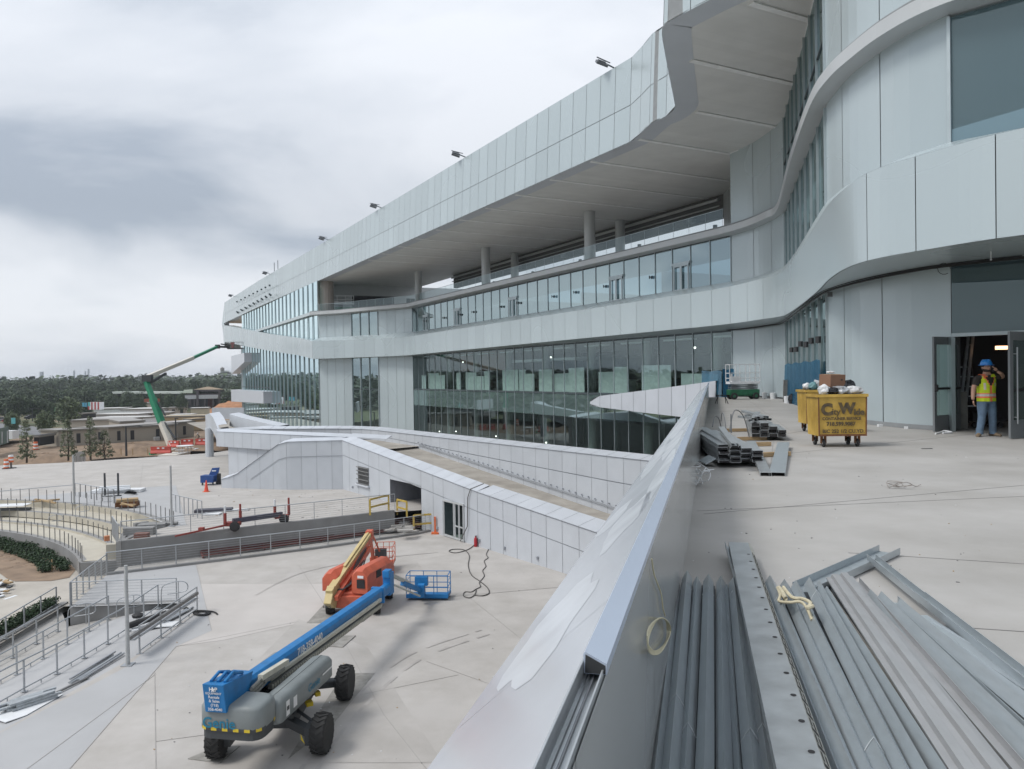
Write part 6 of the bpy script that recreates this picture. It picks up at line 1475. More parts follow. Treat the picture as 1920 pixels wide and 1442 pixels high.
# ================================================================== person
def skin_fig(name, parent, joints, edges, m, sub=2, root=0):
    me = bpy.data.meshes.new(name); me.from_pydata([j[0] for j in joints], edges, [])
    o = bpy.data.objects.new(name, me); COL.objects.link(o); me.materials.append(m); o.parent = parent
    mo = o.modifiers.new('skin', 'SKIN'); mo.use_smooth_shade = True
    for i, j in enumerate(joints): r = j[1]; me.skin_vertices[0].data[i].radius = r if isinstance(r, tuple) else (r, r); me.skin_vertices[0].data[i].use_root = (i == root)
    s_ = o.modifiers.new('sub', 'SUBSURF'); s_.levels = sub; s_.render_levels = sub
    return o
def lathe_path(mb, secs, n=16, m=0):      # secs = (centre, rx, ry)
    mb.loft([[V(c)+V((rx*cos(2*pi*k/n), ry*sin(2*pi*k/n), 0)) for k in range(n)] for c, rx, ry in secs], m, True)
def worker():
    C = G(1850, 818, 0); o = thing('person', 'worker in blue hard hat, yellow vest and jeans holding a phone', 'person', tuple(C), .10)
    SKIN = mat('skin', (.42, .24, .17), .55, 0, .06, 8)
    J = [((0, 0, .93), (.13, .10)), ((0, .0, 1.10), (.135, .10)), ((0, 0, 1.28), (.15, .105)), ((0, .0, 1.41), (.12, .085)), ((0, -.005, 1.49), .052), ((0, -.015, 1.56), .05),
         ((-.19, 0, 1.40), .066), ((-.285, 0, 1.16), .052), ((-.345, -.06, .93), .038), ((-.355, -.085, .875), .03),
         ((.185, -.01, 1.41), .062), ((.31, -.10, 1.42), .056), ((.19, -.20, 1.50), .040), ((.11, -.175, 1.555), .03),
         ((-.09, 0, .88), .088), ((-.12, -.02, .50), .060), ((-.14, .02, .11), .042), ((.09, 0, .88), .088), ((.11, -.02, .50), .060), ((.14, .02, .11), .042)]
    Eg = [(0, 1), (1, 2), (2, 3), (3, 4), (4, 5), (3, 6), (6, 7), (7, 8), (8, 9), (3, 10), (10, 11), (11, 12), (12, 13), (0, 14), (14, 15), (15, 16), (0, 17), (17, 18), (18, 19)]
    body = skin_fig('body', o, J, Eg, SKIN)
    # head, merged in look by its own continuous surface with face relief
    mb = MB(); rings = []; n = 24
    for i in range(17):
        t = i/16; z = 1.535+.245*t; a = sin(pi*min(1, max(.0, t*.96+.04))); w_ = .080*(a**.55) if t > .25 else .080*(.62+.38*t/.25)*(a**.4+.0 if a > 0 else 0); w_ = max(w_, .004); ring = []
        for k in range(n):
            ph = 2*pi*k/n; x = w_*cos(ph); y = w_*1.18*sin(ph)-.012
            fr = max(0, -sin(ph))
            if abs(cos(ph)) < .22 and .34 < t < .56: y -= .022*(1-abs(t-.40)/.17)*fr      # nose
            if .50 < t < .60 and .2 < abs(cos(ph)) < .6: y += .008*fr                      # eye sockets
            if .22 < t < .30 and abs(cos(ph)) < .4: y -= .005*fr                           # lips
            if t < .14: y -= .010*fr
            ring.append(V((x, y, z)))
        rings.append(ring)
    mb.loft(rings, 0, True)
    for s_ in (-1, 1): mb.lathe((s_*.079, .0, 1.645), [(.0, -.012), (.022, -.008), (.026, .0), (.016, .008), (0, .01)], 8, 0, 'X')
    for s_ in (-1, 1): mb.box((s_*.030, -.094, 1.665), (.022, .008, .009), m=1)
    mb.box((0, -.100, 1.596), (.042, .006, .008), m=2)
    mb.build('head', [SKIN, DARK, mat('lips', (.25, .1, .09), .6)], o, smooth=True)
    def beard(mb):
        for i in range(5):
            pass
        lathe_path(mb, [((0, -.020, 1.545), .050, .062), ((0, -.022, 1.575), .068, .080), ((0, -.012, 1.61), .077, .084), ((0, .004, 1.625), .078, .074)], 16)
    one('beard', [mat('dark_beard', (.04, .03, .025), .9)], beard, o, smooth=True)
    one('hair', [mat('dark_hair', (.03, .022, .02), .8)], lambda mb: lathe_path(mb, [((0, .018, 1.60), .074, .086), ((0, .014, 1.66), .086, .096), ((0, .005, 1.72), .085, .098)], 16), o, smooth=True)
    HB = mat('hard_hat_blue', (.015, .22, .62), .35, 0, .03, coat=.3)
    def hat(mb):
        lathe_path(mb, [((0, -.005, 1.700), .150, .165), ((0, -.005, 1.712), .145, .160), ((0, 0, 1.718), .112, .128), ((0, 0, 1.765), .106, .122), ((0, 0, 1.81), .085, .10), ((0, 0, 1.838), .05, .06), ((0, 0, 1.845), .01, .012)], 24)
        mb.beam((0, -.11, 1.79), (0, .11, 1.79), .03, .10)
    one('hard_hat', [HB], hat, o, smooth=True)
    def hand(root, d, nrm, curl, thumb, nm):
        root = V(root); d = V(d).normalized(); nrm = V(nrm).normalized(); sd = d.cross(nrm).normalized()
        Jn = [(root, (.020, .028)), (root+d*.045, (.016, .036)), (root+d*.085, (.013, .036))]; En = [(0, 1), (1, 2)]
        skin_fig('palm', o, Jn, En, SKIN, 2)
        for k, L_ in enumerate((.068, .078, .072, .056)):
            a = root+d*.080+sd*(-.027+.018*k); dd = d.copy(); Js = [(a, .0085)]; p = a
            for q in range(3): dd = (dd+nrm*curl).normalized(); p = p+dd*(L_/3); Js.append((p, .0085-.001*q))
            skin_fig('finger', o, Js, [(0, 1), (1, 2), (2, 3)], SKIN, 1)
        a = root+d*.03+sd*(-.028*thumb); d2 = (d*.7-sd*thumb*.8+nrm*.3).normalized()
        skin_fig('thumb', o, [(a, .011), (a+d2*.03, .010), (a+d2*.03+(d2+nrm*curl).normalized()*.025, .0085)], [(0, 1), (1, 2)], SKIN, 1)
    hand((-.357, -.09, .868), (-.05, -.12, -1), (.75, -.5, 0), .35, 1, 'r')
    hand((.108, -.172, 1.558), (-.35, .12, .8), (-.6, .75, .1), .38, -1, 'l')
    one('phone', [BLACK], lambda mb: mb.box((.070, -.115, 1.615), (.014, .07, .145), M=Matrix.Rotation(.25, 3, 'X')), o)
    # clothes
    DKS = mat('dark_shirt', (.03, .025, .022), .9, 0, .2, 10)
    def shirt(mb):
        lathe_path(mb, [((0, 0, .90), .165, .125), ((0, 0, 1.2), .175, .128), ((0, 0, 1.38), .172, .118), ((0, 0, 1.45), .12, .09), ((0, -.005, 1.485), .068, .068)], 20)
        mb.tube([(-.14, 0, 1.40), (-.20, 0, 1.385), (-.245, 0, 1.24), (-.25, 0, 1.225)], [.075, .080, .072, .066], 12)
        mb.tube([(.13, 0, 1.40), (.20, -.01, 1.415), (.275, -.075, 1.435), (.285, -.083, 1.435)], [.075, .078, .070, .062], 12)
    one('t_shirt', [DKS], shirt, o, smooth=True)
    HV = mat('hi_vis_yellow', (.56, .68, .02), .7, 0, .08, 14); HO = mat('hi_vis_orange', (.85, .20, .08), .65); SV = mat('reflective_silver', (.62, .55, .50), .4)
    def vsec(z):      # vest torso radii
        pts = [(.84, .190, .150), (.95, .188, .148), (1.1, .185, .146), (1.25, .196, .146), (1.36, .196, .138), (1.44, .168, .112)]
        for i in range(5):
            if pts[i][0] <= z <= pts[i+1][0]: t = (z-pts[i][0])/(pts[i+1][0]-pts[i][0]); return lerp(pts[i][1], pts[i+1][1], t), lerp(pts[i][2], pts[i+1][2], t)
        return pts[-1][1:]
    def vest(mb):
        n = 48; zs = [.84+.6*i/30 for i in range(31)]
        for i in range(30):
            for k in range(n):
                q = []
                for (kk, zz) in ((k, zs[i]), (k+1, zs[i]), (k+1, zs[i+1]), (k, zs[i+1])):
                    a = 2*pi*kk/n-pi/2; rx, ry = vsec(zz); fold = 1+.02*sin(7*a+zz*8)+.015*sin(13*a); q.append(V((rx*cos(a)*fold, ry*sin(a)*fold, zz)))
                a = 2*pi*(k+.5)/n-pi/2; x = cos(a)*.19; fr = sin(a) < 0; z = (zs[i]+zs[i+1])/2
                if fr and z > 1.20 and abs(x) < (z-1.20)*.46: continue            # V neck
                if not (abs(cos(a)) < .86) and z > 1.26: continue                    # arm holes
                m = 0
                if fr and abs(x) < .014: m = 1
                if .91 < z < .955 or 1.015 < z < 1.05: m = 1
                if .955 <= z <= 1.015: m = 2
                if fr and z > 1.20 and abs(abs(x)-(z-1.20)*.46) < .02: m = 1
                if fr and .085 < abs(x) < .135 and z > 1.12 and z < 1.42 and m == 0: m = 2 if (x < 0 and z < 1.2) or 1.2 < z < 1.28 else (1 if z > 1.385 else 0)
                mb.face(q, m, .5)
        for s_ in (-1, 1):
            P = [V((s_*.085, -.105, 1.42)), V((s_*.09, -.05, 1.485)), V((s_*.09, .04, 1.485)), V((s_*.085, .10, 1.42))]
            for i in range(3): mb.beam(P[i], P[i+1], .10, .008, 1 if s_ < 0 else 0)
    one('safety_vest', [HV, HO, SV], vest, o, smooth=True)
    JN = mat('worn_denim', (.13, .20, .29), .85, 0, .2, 9, bump=.2, bscale=30, stain=.2, sscale=6)
    def jeans(mb):
        lathe_path(mb, [((0, 0, .95), .158, .12), ((0, .0, .88), .172, .13), ((0, 0, .82), .176, .13), ((0, 0, .79), .16, .11)][::-1], 22)
        for s_ in (-1, 1):
            mb.loft([[V((s_*x+rx*cos(2*pi*k/16), y+ry*sin(2*pi*k/16), z)) for k in range(16)] for x, y, z, rx, ry in ((.155, .01, .055, .075, .085), (.15, .01, .10, .066, .075), (.147, .012, .16, .072, .078), (.14, .0, .22, .066, .074), (.13, -.015, .36, .072, .078), (.12, -.02, .48, .074, .08), (.115, -.022, .54, .080, .085), (.105, -.01, .68, .092, .10), (.092, 0, .83, .092, .118))], 0, True)
    one('jeans', [JN], jeans, o, smooth=True)
    BT = mat('tan_boot', (.20, .15, .10), .8, 0, .15, 12)
    o.scale = (1.14, 1.1, 1.0)
    for s_, ang in ((-1, -.75), (1, .15)):
        def bt(mb):
            c = V((s_*.155, .02, 0)); d = V((sin(ang), -cos(ang), 0)); sd = V((d.y, -d.x, 0))
            mb.loft([[c+d*u+sd*(w_*cos(2*pi*k/12))+V((0, 0, max(.0, h*.5+h*.5*sin(2*pi*k/12)))) for k in range(12)] for u, w_, h in ((-.09, .025, .06), (-.075, .042, .11), (-.02, .045, .125), (.05, .045, .10), (.12, .05, .075), (.18, .045, .06), (.205, .02, .04))], 0, True)
        one('boot', [BT], bt, o, smooth=True)
worker()
_w2 = None
def far_person(px, z, label, vest, s_=1.0):
    C = G(*px, z); o = thing('person', label, 'person', tuple(C))
    J = [((0, 0, .95), (.15, .11)), ((0, 0, 1.3), (.18, .12)), ((0, 0, 1.45), (.1, .09)), ((0, 0, 1.58), .09), ((0, 0, 1.68), .1), ((-.22, 0, 1.38), .07), ((-.3, 0, 1.1), .055), ((-.28, -.15, .95), .045), ((.22, 0, 1.38), .07), ((.3, 0, 1.1), .055), ((.28, -.15, .95), .045), ((-.1, 0, .88), .1), ((-.13, 0, .45), .07), ((-.14, 0, .05), .06), ((.1, 0, .88), .1), ((.13, 0, .45), .07), ((.14, 0, .05), .06)]
    skin_fig('body', o, J, [(0, 1), (1, 2), (2, 3), (3, 4), (1, 5), (5, 6), (6, 7), (1, 8), (8, 9), (9, 10), (0, 11), (11, 12), (12, 13), (0, 14), (14, 15), (15, 16)], mat('far_clothes', (.07, .07, .08), .9), 1)
    one('vest', [mat('far_vest', vest, .8)], lambda mb: lathe_path(mb, [((0, 0, .9), .2, .15), ((0, 0, 1.3), .22, .15), ((0, 0, 1.44), .15, .11)], 12), o, smooth=True)
    one('helmet', [mat('far_helmet', (.6, .6, .58), .5)], lambda mb: lathe_path(mb, [((0, 0, 1.66), .13, .15), ((0, 0, 1.75), .11, .13), ((0, 0, 1.80), .04, .05)], 12), o, smooth=True)
far_person((371, 831), -9.3, 'distant worker in light helmet standing behind the red barrier by the white column', (.35, .28, .2))
# ================================================================== things on the plaza
REDP = mat('red_plastic', (.48, .07, .05), .55, 0, .1, 2)
def barrier(px, rz, label, w_=2.4):
    c = G(*px, ZU); o = thing('traffic_barrier', label, 'barrier', tuple(c), rz, 'red plastic barriers at the plaza edge')
    one('block', [REDP], lambda mb: mb.loft([[V((x, y, z*.82)) for y, z in ((-.3, 0), (.3, 0), (.3, .15), (.14, .5), (.12, 1.1), (-.12, 1.1), (-.14, .5), (-.3, .15))] for x in (-w_/2, w_/2)], 0), o)
    one('mark', [OFFW], lambda mb: [mb.box((x, -.16, .7), (.3, .03, .18)) for x in (-.3, .35)], o); return o
barrier((302, 850), .05, 'longest red barrier, lying before the base of the green lift', 2.6); barrier((326, 838), -.3, 'small red barrier just right of the white lift arm', 1.9)
barrier((351, 835), .1, 'tilted red barrier in the middle of the gap', 1.7); barrier((379, 834), .0, 'red barrier touching the white column of the ramp', 1.9)
ORC = mat('orange_plastic', (.65, .14, .04), .6)
def barrel(px, z, label, h=1.1, r=.28):
    c = G(*px, z); o = thing('traffic_barrel', label, 'barrel', tuple(c), 0, 'orange and white traffic barrels')
    one('drum', [ORC, WHITE], lambda mb: [mb.lathe((0, 0, h*k/5), [(r*(1.05-.06*k), 0), (r*(1.0-.06*k), h/5)], 14, k % 2) for k in range(5)], o); one('base', [BLACK], lambda mb: mb.lathe((0, 0, 0), [(r*1.6, 0), (r*1.5, .08)], 12), o)
barrel((12, 879), ZU, 'left traffic barrel at the edge of the upper plaza'); barrel((67, 844), -9.8, 'small traffic barrel standing on the dirt by the dark shed', 1.4, .4)
_bs = G(21, 878, ZU); o_ = thing('barrier_post', 'orange and white post with a drum head right of the left barrel', 'barricade', tuple(_bs))
one('stem', [RAILD], lambda mb: mb.box((0, 0, .4), (.16, .12, .8)), o_); one('head', [ORC, WHITE], lambda mb: [mb.lathe((0, 0, .7+.2*k), [(.26, 0), (.24, .2)], 12, k % 2) for k in range(4)], o_); one('foot', [BLACK], lambda mb: mb.box((0, 0, .04), (.9, .5, .08)), o_)
def cone(px, z, label, h=.8):
    c = G(*px, z); o = thing('traffic_cone', label, 'traffic cone', tuple(c)); one('cone_body', [mat('cone_orange', (.75, .09, .05), .5)], lambda mb: mb.lathe((0, 0, .04), [(.19, 0), (.035, h)], 14), o); one('base', [ORC], lambda mb: mb.box((0, 0, .02), (.5, .5, .04)), o)
cone((387, 922), ZU, 'orange traffic cone in front of the blue tilting bin', .95)
def blue_bin():
    c = G(393, 909, ZU); o = thing('tilting_bin', 'blue self tipping bin with its lid raised near the white wall', 'bin', tuple(c), -.1)
    BB = mat('bin_blue', (.015, .06, .22), .5)
    one('hopper', [BB], lambda mb: [mb.loft([[V((x, y, z)) for x, z in ((-.65, .25), (.5, .25), (.65, .9), (-.65, .9))] for y in (-.45, .45)], 0)], o)
    one('lid', [BB, OFFW], lambda mb: [mb.hexa([(-.2, .3, .9), (.65, .3, .9), (.65, .4, .9), (-.2, .4, .9)], [(.1, .35, 1.5), (.8, .35, 1.55), (.8, .45, 1.55), (.1, .45, 1.5)]), mb.box((.3, .30, 1.25), (.4, .03, .1), m=1)], o)
    one('legs', [DKG], lambda mb: [mb.box((x, y, .13), (.12, .12, .26)) for x in (-.5, .5) for y in (-.35, .35)], o)
blue_bin()
one('fixing', [DARK], lambda mb: [mb.box(G(411, 908, ZU)+V((0, 0, .5)), (.3, .2, 1.0)), mb.beam(G(404, 905, ZU)+V((0, 0, .7)), G(412, 905, ZU)+V((0, 0, .8)), .1, .12)]); tag(bpy.data.objects['fixing'], 'dark bracket at the left end of the sloping white wall', 'bracket')
# pipe trailer
def ptrailer():
    a = G(437, 995, ZU); b = G(529, 981, ZU); o = thing('pipe_trailer', 'red two wheeled pipe trailer with a long dark pipe behind the retaining wall', 'trailer'); RD = mat('dull_red_paint', (.26, .05, .04), .6)
    ax = (b-a).normalized()
    one('frame', [RD, mat('dark_pipe', (.08, .08, .11), .6)], lambda mb: [mb.beam(a-ax*3.6+V((0, 0, .2)), a+V((0, 0, .45)), .1, .1), mb.beam(a+V((0, 0, .62)), b+V((0, 0, .62)), .25, .3, 1), mb.box(a+V((0, 0, .45)), (.9, .6, .22)), mb.box(b+V((0, 0, .45)), (.8, .6, .22)), mb.box(a-ax*2+V((0, 0, .4)), (.3, .3, .2))], o)
    for p in (a, b):
        for s_ in (-.5, .5): one('upright', [RD, OFFW], lambda mb: [mb.tube([p+ax*s_+V((0, 0, .5)), p+ax*s_+V((0, 0, 1.2))], .10, 8, 0), mb.tube([p+ax*s_+V((0, 0, 1.1)), p+ax*s_+V((0, 0, 1.65))], .07, 8, 1 if s_ < 0 else 0)], o)
        one('wheel', [BLACK], lambda mb: mb.lathe(p+ax*.3+V((0, -.5, .32)), [(.2, -.08), (.32, -.06), (.32, .06), (.2, .08)], 14, 0, 'Y'), o)
ptrailer()
# yellow site guard rails by the opening
def yrail(label, pts, z, h=1.05):
    P = seg(pts, z); o = thing('timber_guard', label, 'guard rail')
    for p in P: one('post', [YWOOD], lambda mb: mb.box(p+V((0, 0, h/2)), (.12, .1, h)), o)
    one('rails', [YWOOD], lambda mb: [mb.beam(P[i]+V((0, 0, q)), P[i+1]+V((0, 0, q)), .05, .13) for i in range(len(P)-1) for q in (h, h*.5)], o)
yrail('yellow timber guard rail in front of the dark opening', ((776, 1000), (826, 996)), ZP, 1.25); yrail('yellow timber guard rail at the right end of the retaining wall', ((694, 966), (729, 957)), ZU, 1.1); yrail('short ochre guard rail beside the rubble steps', ((745, 965), (763, 970)), ZU-.3, 1.1)
tag(one('orange_stand', [ORC], lambda mb: [mb.box(G(816, 1001, ZP)+V((0, 0, .6)), (.12, .12, 1.2)), mb.box(G(816, 1001, ZP)+V((0, 0, .06)), (.5, .4, .12))]), 'orange stand in front of the dark opening', 'stand')
def f_rub(mb):
    random.seed(12)
    for k in range(26):
        p = G(random.uniform(722, 778), random.uniform(975, 996), ZP+random.uniform(.1, .7)); mb.box(p, (random.uniform(.3, 1), random.uniform(.2, .5), .1), rz=random.uniform(-.5, .5))
tag(one('rubble', [CONCT], f_rub), 'heap of broken slabs on the steps at the end of the retaining wall', 'rubble', kind='stuff')
# hoses by the glass door
def hose(name, label, px, z, m, r=.03, cat='hose', n=5):
    P = [G(x, y, z+.03) for x, y in px]; tag(one(name, [m], lambda mb: mb.tube(smoothp(P, n), r, 6)), label, cat)
HG = mat('dark_hose', (.09, .085, .08), .6)
hose('hose', 'thin dark hose looping from the red extinguisher over the plaza', ((893, 1018), (880, 1029), (860, 1036), (848, 1036), (842, 1033), (850, 1030), (870, 1031), (880, 1042), (878, 1060), (884, 1078), (900, 1090), (914, 1102), (917, 1112), (905, 1117), (888, 1116)), ZP, HG)
hose('cable', 'kinked dark cable running from the wall outlet down the plaza', ((925, 1018), (915, 1032), (912, 1040), (915, 1046), (908, 1052), (911, 1062), (905, 1070), (908, 1080), (899, 1092), (901, 1100), (892, 1105), (884, 1110), (872, 1110), (869, 1117), (880, 1121), (890, 1115), (893, 1106)), ZP, HG, .028, 'cable')
def f_hang(mb):
    q = lambda t, z, o=0: V(((W1(t)-V((.811, .585, 0))*o).x, (W1(t)-V((.811, .585, 0))*o).y, z))
    mb.tube([q(20.7, -5.45, -.9), q(20.6, -5.72, .08), q(20.3, -6.3, .1), q(20.2, -8.2, .1), q(19.6, ZP+.1, .3)], .03, 6)
tag(one('cable', [HG], f_hang), 'thin cable hanging over the coping above the glass door', 'cable')
def ext():
    c = G(892, 1025, ZP); o = thing('fire_extinguisher', 'red fire extinguisher standing by the glass door', 'fire extinguisher', tuple(c))
    one('cylinder', [mat('extinguisher_red', (.40, .02, .03), .4)], lambda mb: mb.lathe((0, 0, 0), [(.10, 0), (.11, .05), (.11, .5), (.04, .62), (.04, .66)], 14), o, smooth=True); one('valve', [BLACK], lambda mb: [mb.box((.03, 0, .68), (.16, .04, .05)), mb.tube([(0, 0, .66), (.13, 0, .55), (.13, 0, .2)], .015, 6)], o)
ext()
hose('cable_pile', 'heap of black cable lying at the end of the straight handrail', tuple((378+17*cos(k*.9)*(1-.02*k)+(k > 24)*(k-24)*5, 1149+4.5*sin(k*.9)*(1-.01*k)) for k in range(30)), ZP+.03, BLACK, .035, 'cable', 3)
# pipes and sheets
def bundle(label, p0, p1, n, r, m, z, spread=.09):
    a = G(*p0, z); b = G(*p1, z); d = (b-a).normalized(); sd = d.cross(V((0, 0, 1)))
    o = thing('pipe_bundle', label, 'pipes')
    for k in range(n):
        h = (k//4)*.09+.05; s_ = (k % 4)*spread-(.04 if k//4 else 0); j = random.uniform(-.3, .3)
        one('pipe', [m], lambda mb: mb.tube([a+sd*s_+V((0, 0, h))+d*j, b+sd*(s_+random.uniform(-.05, .05))+V((0, 0, h))+d*j], r, 8), o)
bundle('bundle of grey steel pipes lying between the diagonal rails and the plaza', (134, 1280), (217, 1228), 5, .04, RAIL, ZP+.0)
tag(one('steel_bar', [RAILD], lambda mb: mb.beam(G(107, 1298, ZP+.04), G(165, 1270, ZP+.04), .07, .06)), 'single dark steel bar beside the grey pipe bundle', 'steel bar')
bundle('thick bundle of pipes lying on the white sheet at the left edge', (6, 1333), (92, 1306), 12, .055, STEELL, ZP+.02, .12)
tag(one('white_sheet', [OFFW], lambda mb: mb.prism([tuple(G(x, y, ZP)[:2]) for x, y in ((-30, 1342), (10, 1356), (50, 1342), (118, 1303), (96, 1301), (60, 1312))], ZP+.012, ZP+.03)), 'white sheet on the paving beneath the thick pipe bundle', 'sheet')
tag(one('steel_beam', [RAILD, RAIL], lambda mb: [mb.beam(G(242, 1197, ZP+.9), G(370, 1112, ZP+.9), .12, .14, 0), mb.beam(G(246, 1200, ZP+.72), G(366, 1122, ZP+.72), .3, .05, 1)]), 'long grey steel channel resting along the straight handrail', 'steel beam')
tag(one('black_roll', [BLACK], lambda mb: mb.lathe((0, 0, 0), [(.0, 0), (.14, 0), (.14, 1.6), (0, 1.6)], 12)), 'black roll lying behind the tall pale pole', 'roll'); _b = bpy.data.objects['black_roll']; _b.location = G(242, 1186, ZP-.1)+V((0, 0, .3)); _b.rotation_euler = (radians(82), 0, radians(-50)+pi)
tag(one('white_board', [OFFW], lambda mb: [mb.box(G(303, 1173, ZP-.02)+V((0, 0, .05)), (1.5, .7, .04), rz=.1), mb.box(G(268, 1178, ZP)+V((0, 0, .03)), (.9, .5, .03), rz=.5)]), 'white boards lying under the long grey channel', 'board')
bundle('bundle of dark pipes crossing beside the white boards', (300, 1168), (352, 1142), 4, .04, RAIL, ZP)
tag(one('black_bag', [BLACK], lambda mb: mb.lathe(G(259, 1157, ZP-.1), [(.25, 0), (.28, .12), (.1, .2)], 9)), 'small black bag lying in front of the grey stair wall', 'bag')
tag(one('stone_pile', [CONCW], lambda mb: [mb.box(G(x, y, ZU-.25)+V((0, 0, .12+.14*k)), (1.9-.1*k, .7, .12), rz=.15+.06*(k % 3)) for x, y in ((285, 995), ) for k in range(3)]+[mb.box(G(262, 1003, ZU)+V((0, 0, .08+.12*k)), (1.8, .6, .1), rz=.1) for k in range(4)]+[mb.box(G(300, 985, ZU)+V((0, 0, .1)), (2.2, .5, .14), rz=.2), mb.box(G(278, 986, ZU)+V((0, 0, .12)), (.9, .6, .16), rz=.7)]), 'stacks of grey stone slabs at the head of the retaining wall', 'stone slabs')
tag(one('brick_pallet', [mat('dull_brick', (.2, .1, .08), .8), WOOD], lambda mb: [mb.box(G(266, 1010, ZU)+V((0, 0, .2)), (.8, .45, .3), rz=.1), mb.box(G(266, 1010, ZU)+V((0, 0, .04)), (.85, .5, .07), rz=.1, m=1)]), 'small pallet of red bricks before the stone slabs', 'bricks')
tag(one('timber_stack', [WOOD, RUST], lambda mb: [mb.box(G(239, 952, ZU)+V((.0, 0, .15+.1*k)), (1.5, .8, .09), rz=.1*k, m=1 if k < 4 else 0) for k in range(6)]+[mb.beam(G(226, 946, ZU+.7), G(254, 946, ZU+.75), .12, .08), mb.beam(G(228, 943, ZU+.8), G(250, 949, ZU+.8), .1, .08)]), 'stack of orange and rusty timber on the upper terrace edge', 'timber')
tag(one('carton', [mat('orange_carton', (.5, .2, .1), .8), CREAM], lambda mb: [mb.box(G(212, 1047, -9.1)+V((0, 0, .45)), (.65, .5, .9), rz=.3, m=1), mb.box(G(207, 1036, -9.1)+V((-.2, 0, .9)), (.3, .3, .3), rz=.6)]), 'carton with orange wrap at the foot of the curved terraces', 'box')
tag(one('steel_sections', [OFFW, DKG, RAIL], lambda mb: [mb.beam(G(186, 914+1.6*k, ZU+.3), G(244, 911+1.6*k, ZU+.3), .4, .12, (0, 2)[k % 2]) for k in range(5)]+[mb.box(G(222, 923, ZU)+V((0, 0, .15)), (4.2, 1.2, .25), rz=.1, m=0), mb.beam(G(193, 931, ZU+.15), G(228, 929, ZU+.15), .1, .1, 1)]+[mb.beam(G(x, 929, ZU), G(x, 929, ZU)+V((0, 0, 1.9)), .12, .12, 1) for x in (197, 222)]+[mb.hexa([G(232, 926, ZU), G(257, 924, ZU), G(252, 919, ZU), G(236, 920, ZU)], [G(240, 920, ZU+.3), G(252, 922, ZU+.35), G(248, 918, ZU+.4), G(242, 918, ZU+.4)], 1)]), 'pile of white and dark steel sections with two uprights on the grey paving', 'steel sections')
tag(one('tarpaulin', [mat('dark_tarp', (.07, .07, .09), .6), OFFW], lambda mb: [mb.box(G(401, 959, ZU)+V((0, 0, .1)), (2.6, .8, .2), rz=.2), mb.box(G(398, 965, ZU)+V((0, 0, .06)), (1.2, .7, .1), rz=.0, m=1), mb.box(G(425, 958, ZU)+V((0, 0, .06)), (3.2, .5, .08), rz=.1, m=1)]), 'dark tarpaulin and pale offcuts lying on the upper plaza', 'tarpaulin')
tag(one('lumber', [WOOD], lambda mb: [mb.beam(G(60, 941, ZU+.08), G(112, 936, ZU+.08), .2, .1), mb.beam(G(78, 938, ZU+.15), G(104, 943, ZU+.15), .15, .1), mb.beam(G(66, 936, ZU+.1), G(98, 940, ZU+.1), .15, .1)]), 'crossed lengths of lumber on the uppermost seating terrace', 'lumber')
tag(one('metal_sheet', [OFFW, DKG], lambda mb: [mb.box(G(8, 951, ZU-.2)+V((0, 0, .15)), (3.6, 1.4, .05), rz=.1), mb.box(G(10, 955, ZU-.3), (3.8, .3, .2), rz=.1, m=1)]), 'white metal sheet lying on the terrace at the left edge', 'metal sheet')
tag(one('timber_offcuts', [WOOD], lambda mb: [mb.beam(G(84, 1092, -10.28), G(112, 1088, -10.28), .14, .08), mb.beam(G(90, 1093, -10.25), G(105, 1085, -10.25), .14, .08)]), 'crossed timber offcuts at the edge of the planting bed', 'timber')
tag(one('stake', [WOOD], lambda mb: mb.beam(G(98, 1083, -10.33), G(98, 1083, -10.33)+V((0, 0, 1.1)), .09, .05)), 'pale wooden stake standing in front of the dark hedge', 'stake')
def f_pl(mb):
    random.seed(6)
    mb.beam(G(3, 1132, -10.2), G(24, 1105, -10.1), .22, .2, 0); mb.beam(G(3, 1134, -10.2), G(41, 1127, -10.2), .16, .12, 0)
    for k in range(30): mb.box(G(random.uniform(-20, 22), random.uniform(1098, 1132), -10.2)+V((0, 0, random.uniform(0, .5))), (random.uniform(.2, .9), .2, .08), rz=random.uniform(0, 3), m=random.choice((0, 1, 2)))
tag(one('debris_heap', [WOOD, OFFW, DKG], f_pl), 'heap of timber and scrap on the path at the left edge', 'debris', kind='stuff')
def picnic():
    c = G(347, 848, ZU); o = thing('round_table', 'round grey picnic table with attached benches near the barriers', 'table', tuple(c))
    one('table_top', [OFFW], lambda mb: mb.lathe((0, 0, .85), [(1.1, 0), (1.1, .06)], 18), o); one('frame', [RAIL], lambda mb: [mb.box((x, y, .42), (.08, .08, .84)) for x in (-.6, .6) for y in (-.5, .5)], o)
    for a in (0, pi/2, pi, 3*pi/2): one('bench', [OFFW], lambda mb: mb.box((1.5*cos(a), 1.5*sin(a), .45), (1.2, .3, .06), rz=a+pi/2), o)
picnic()
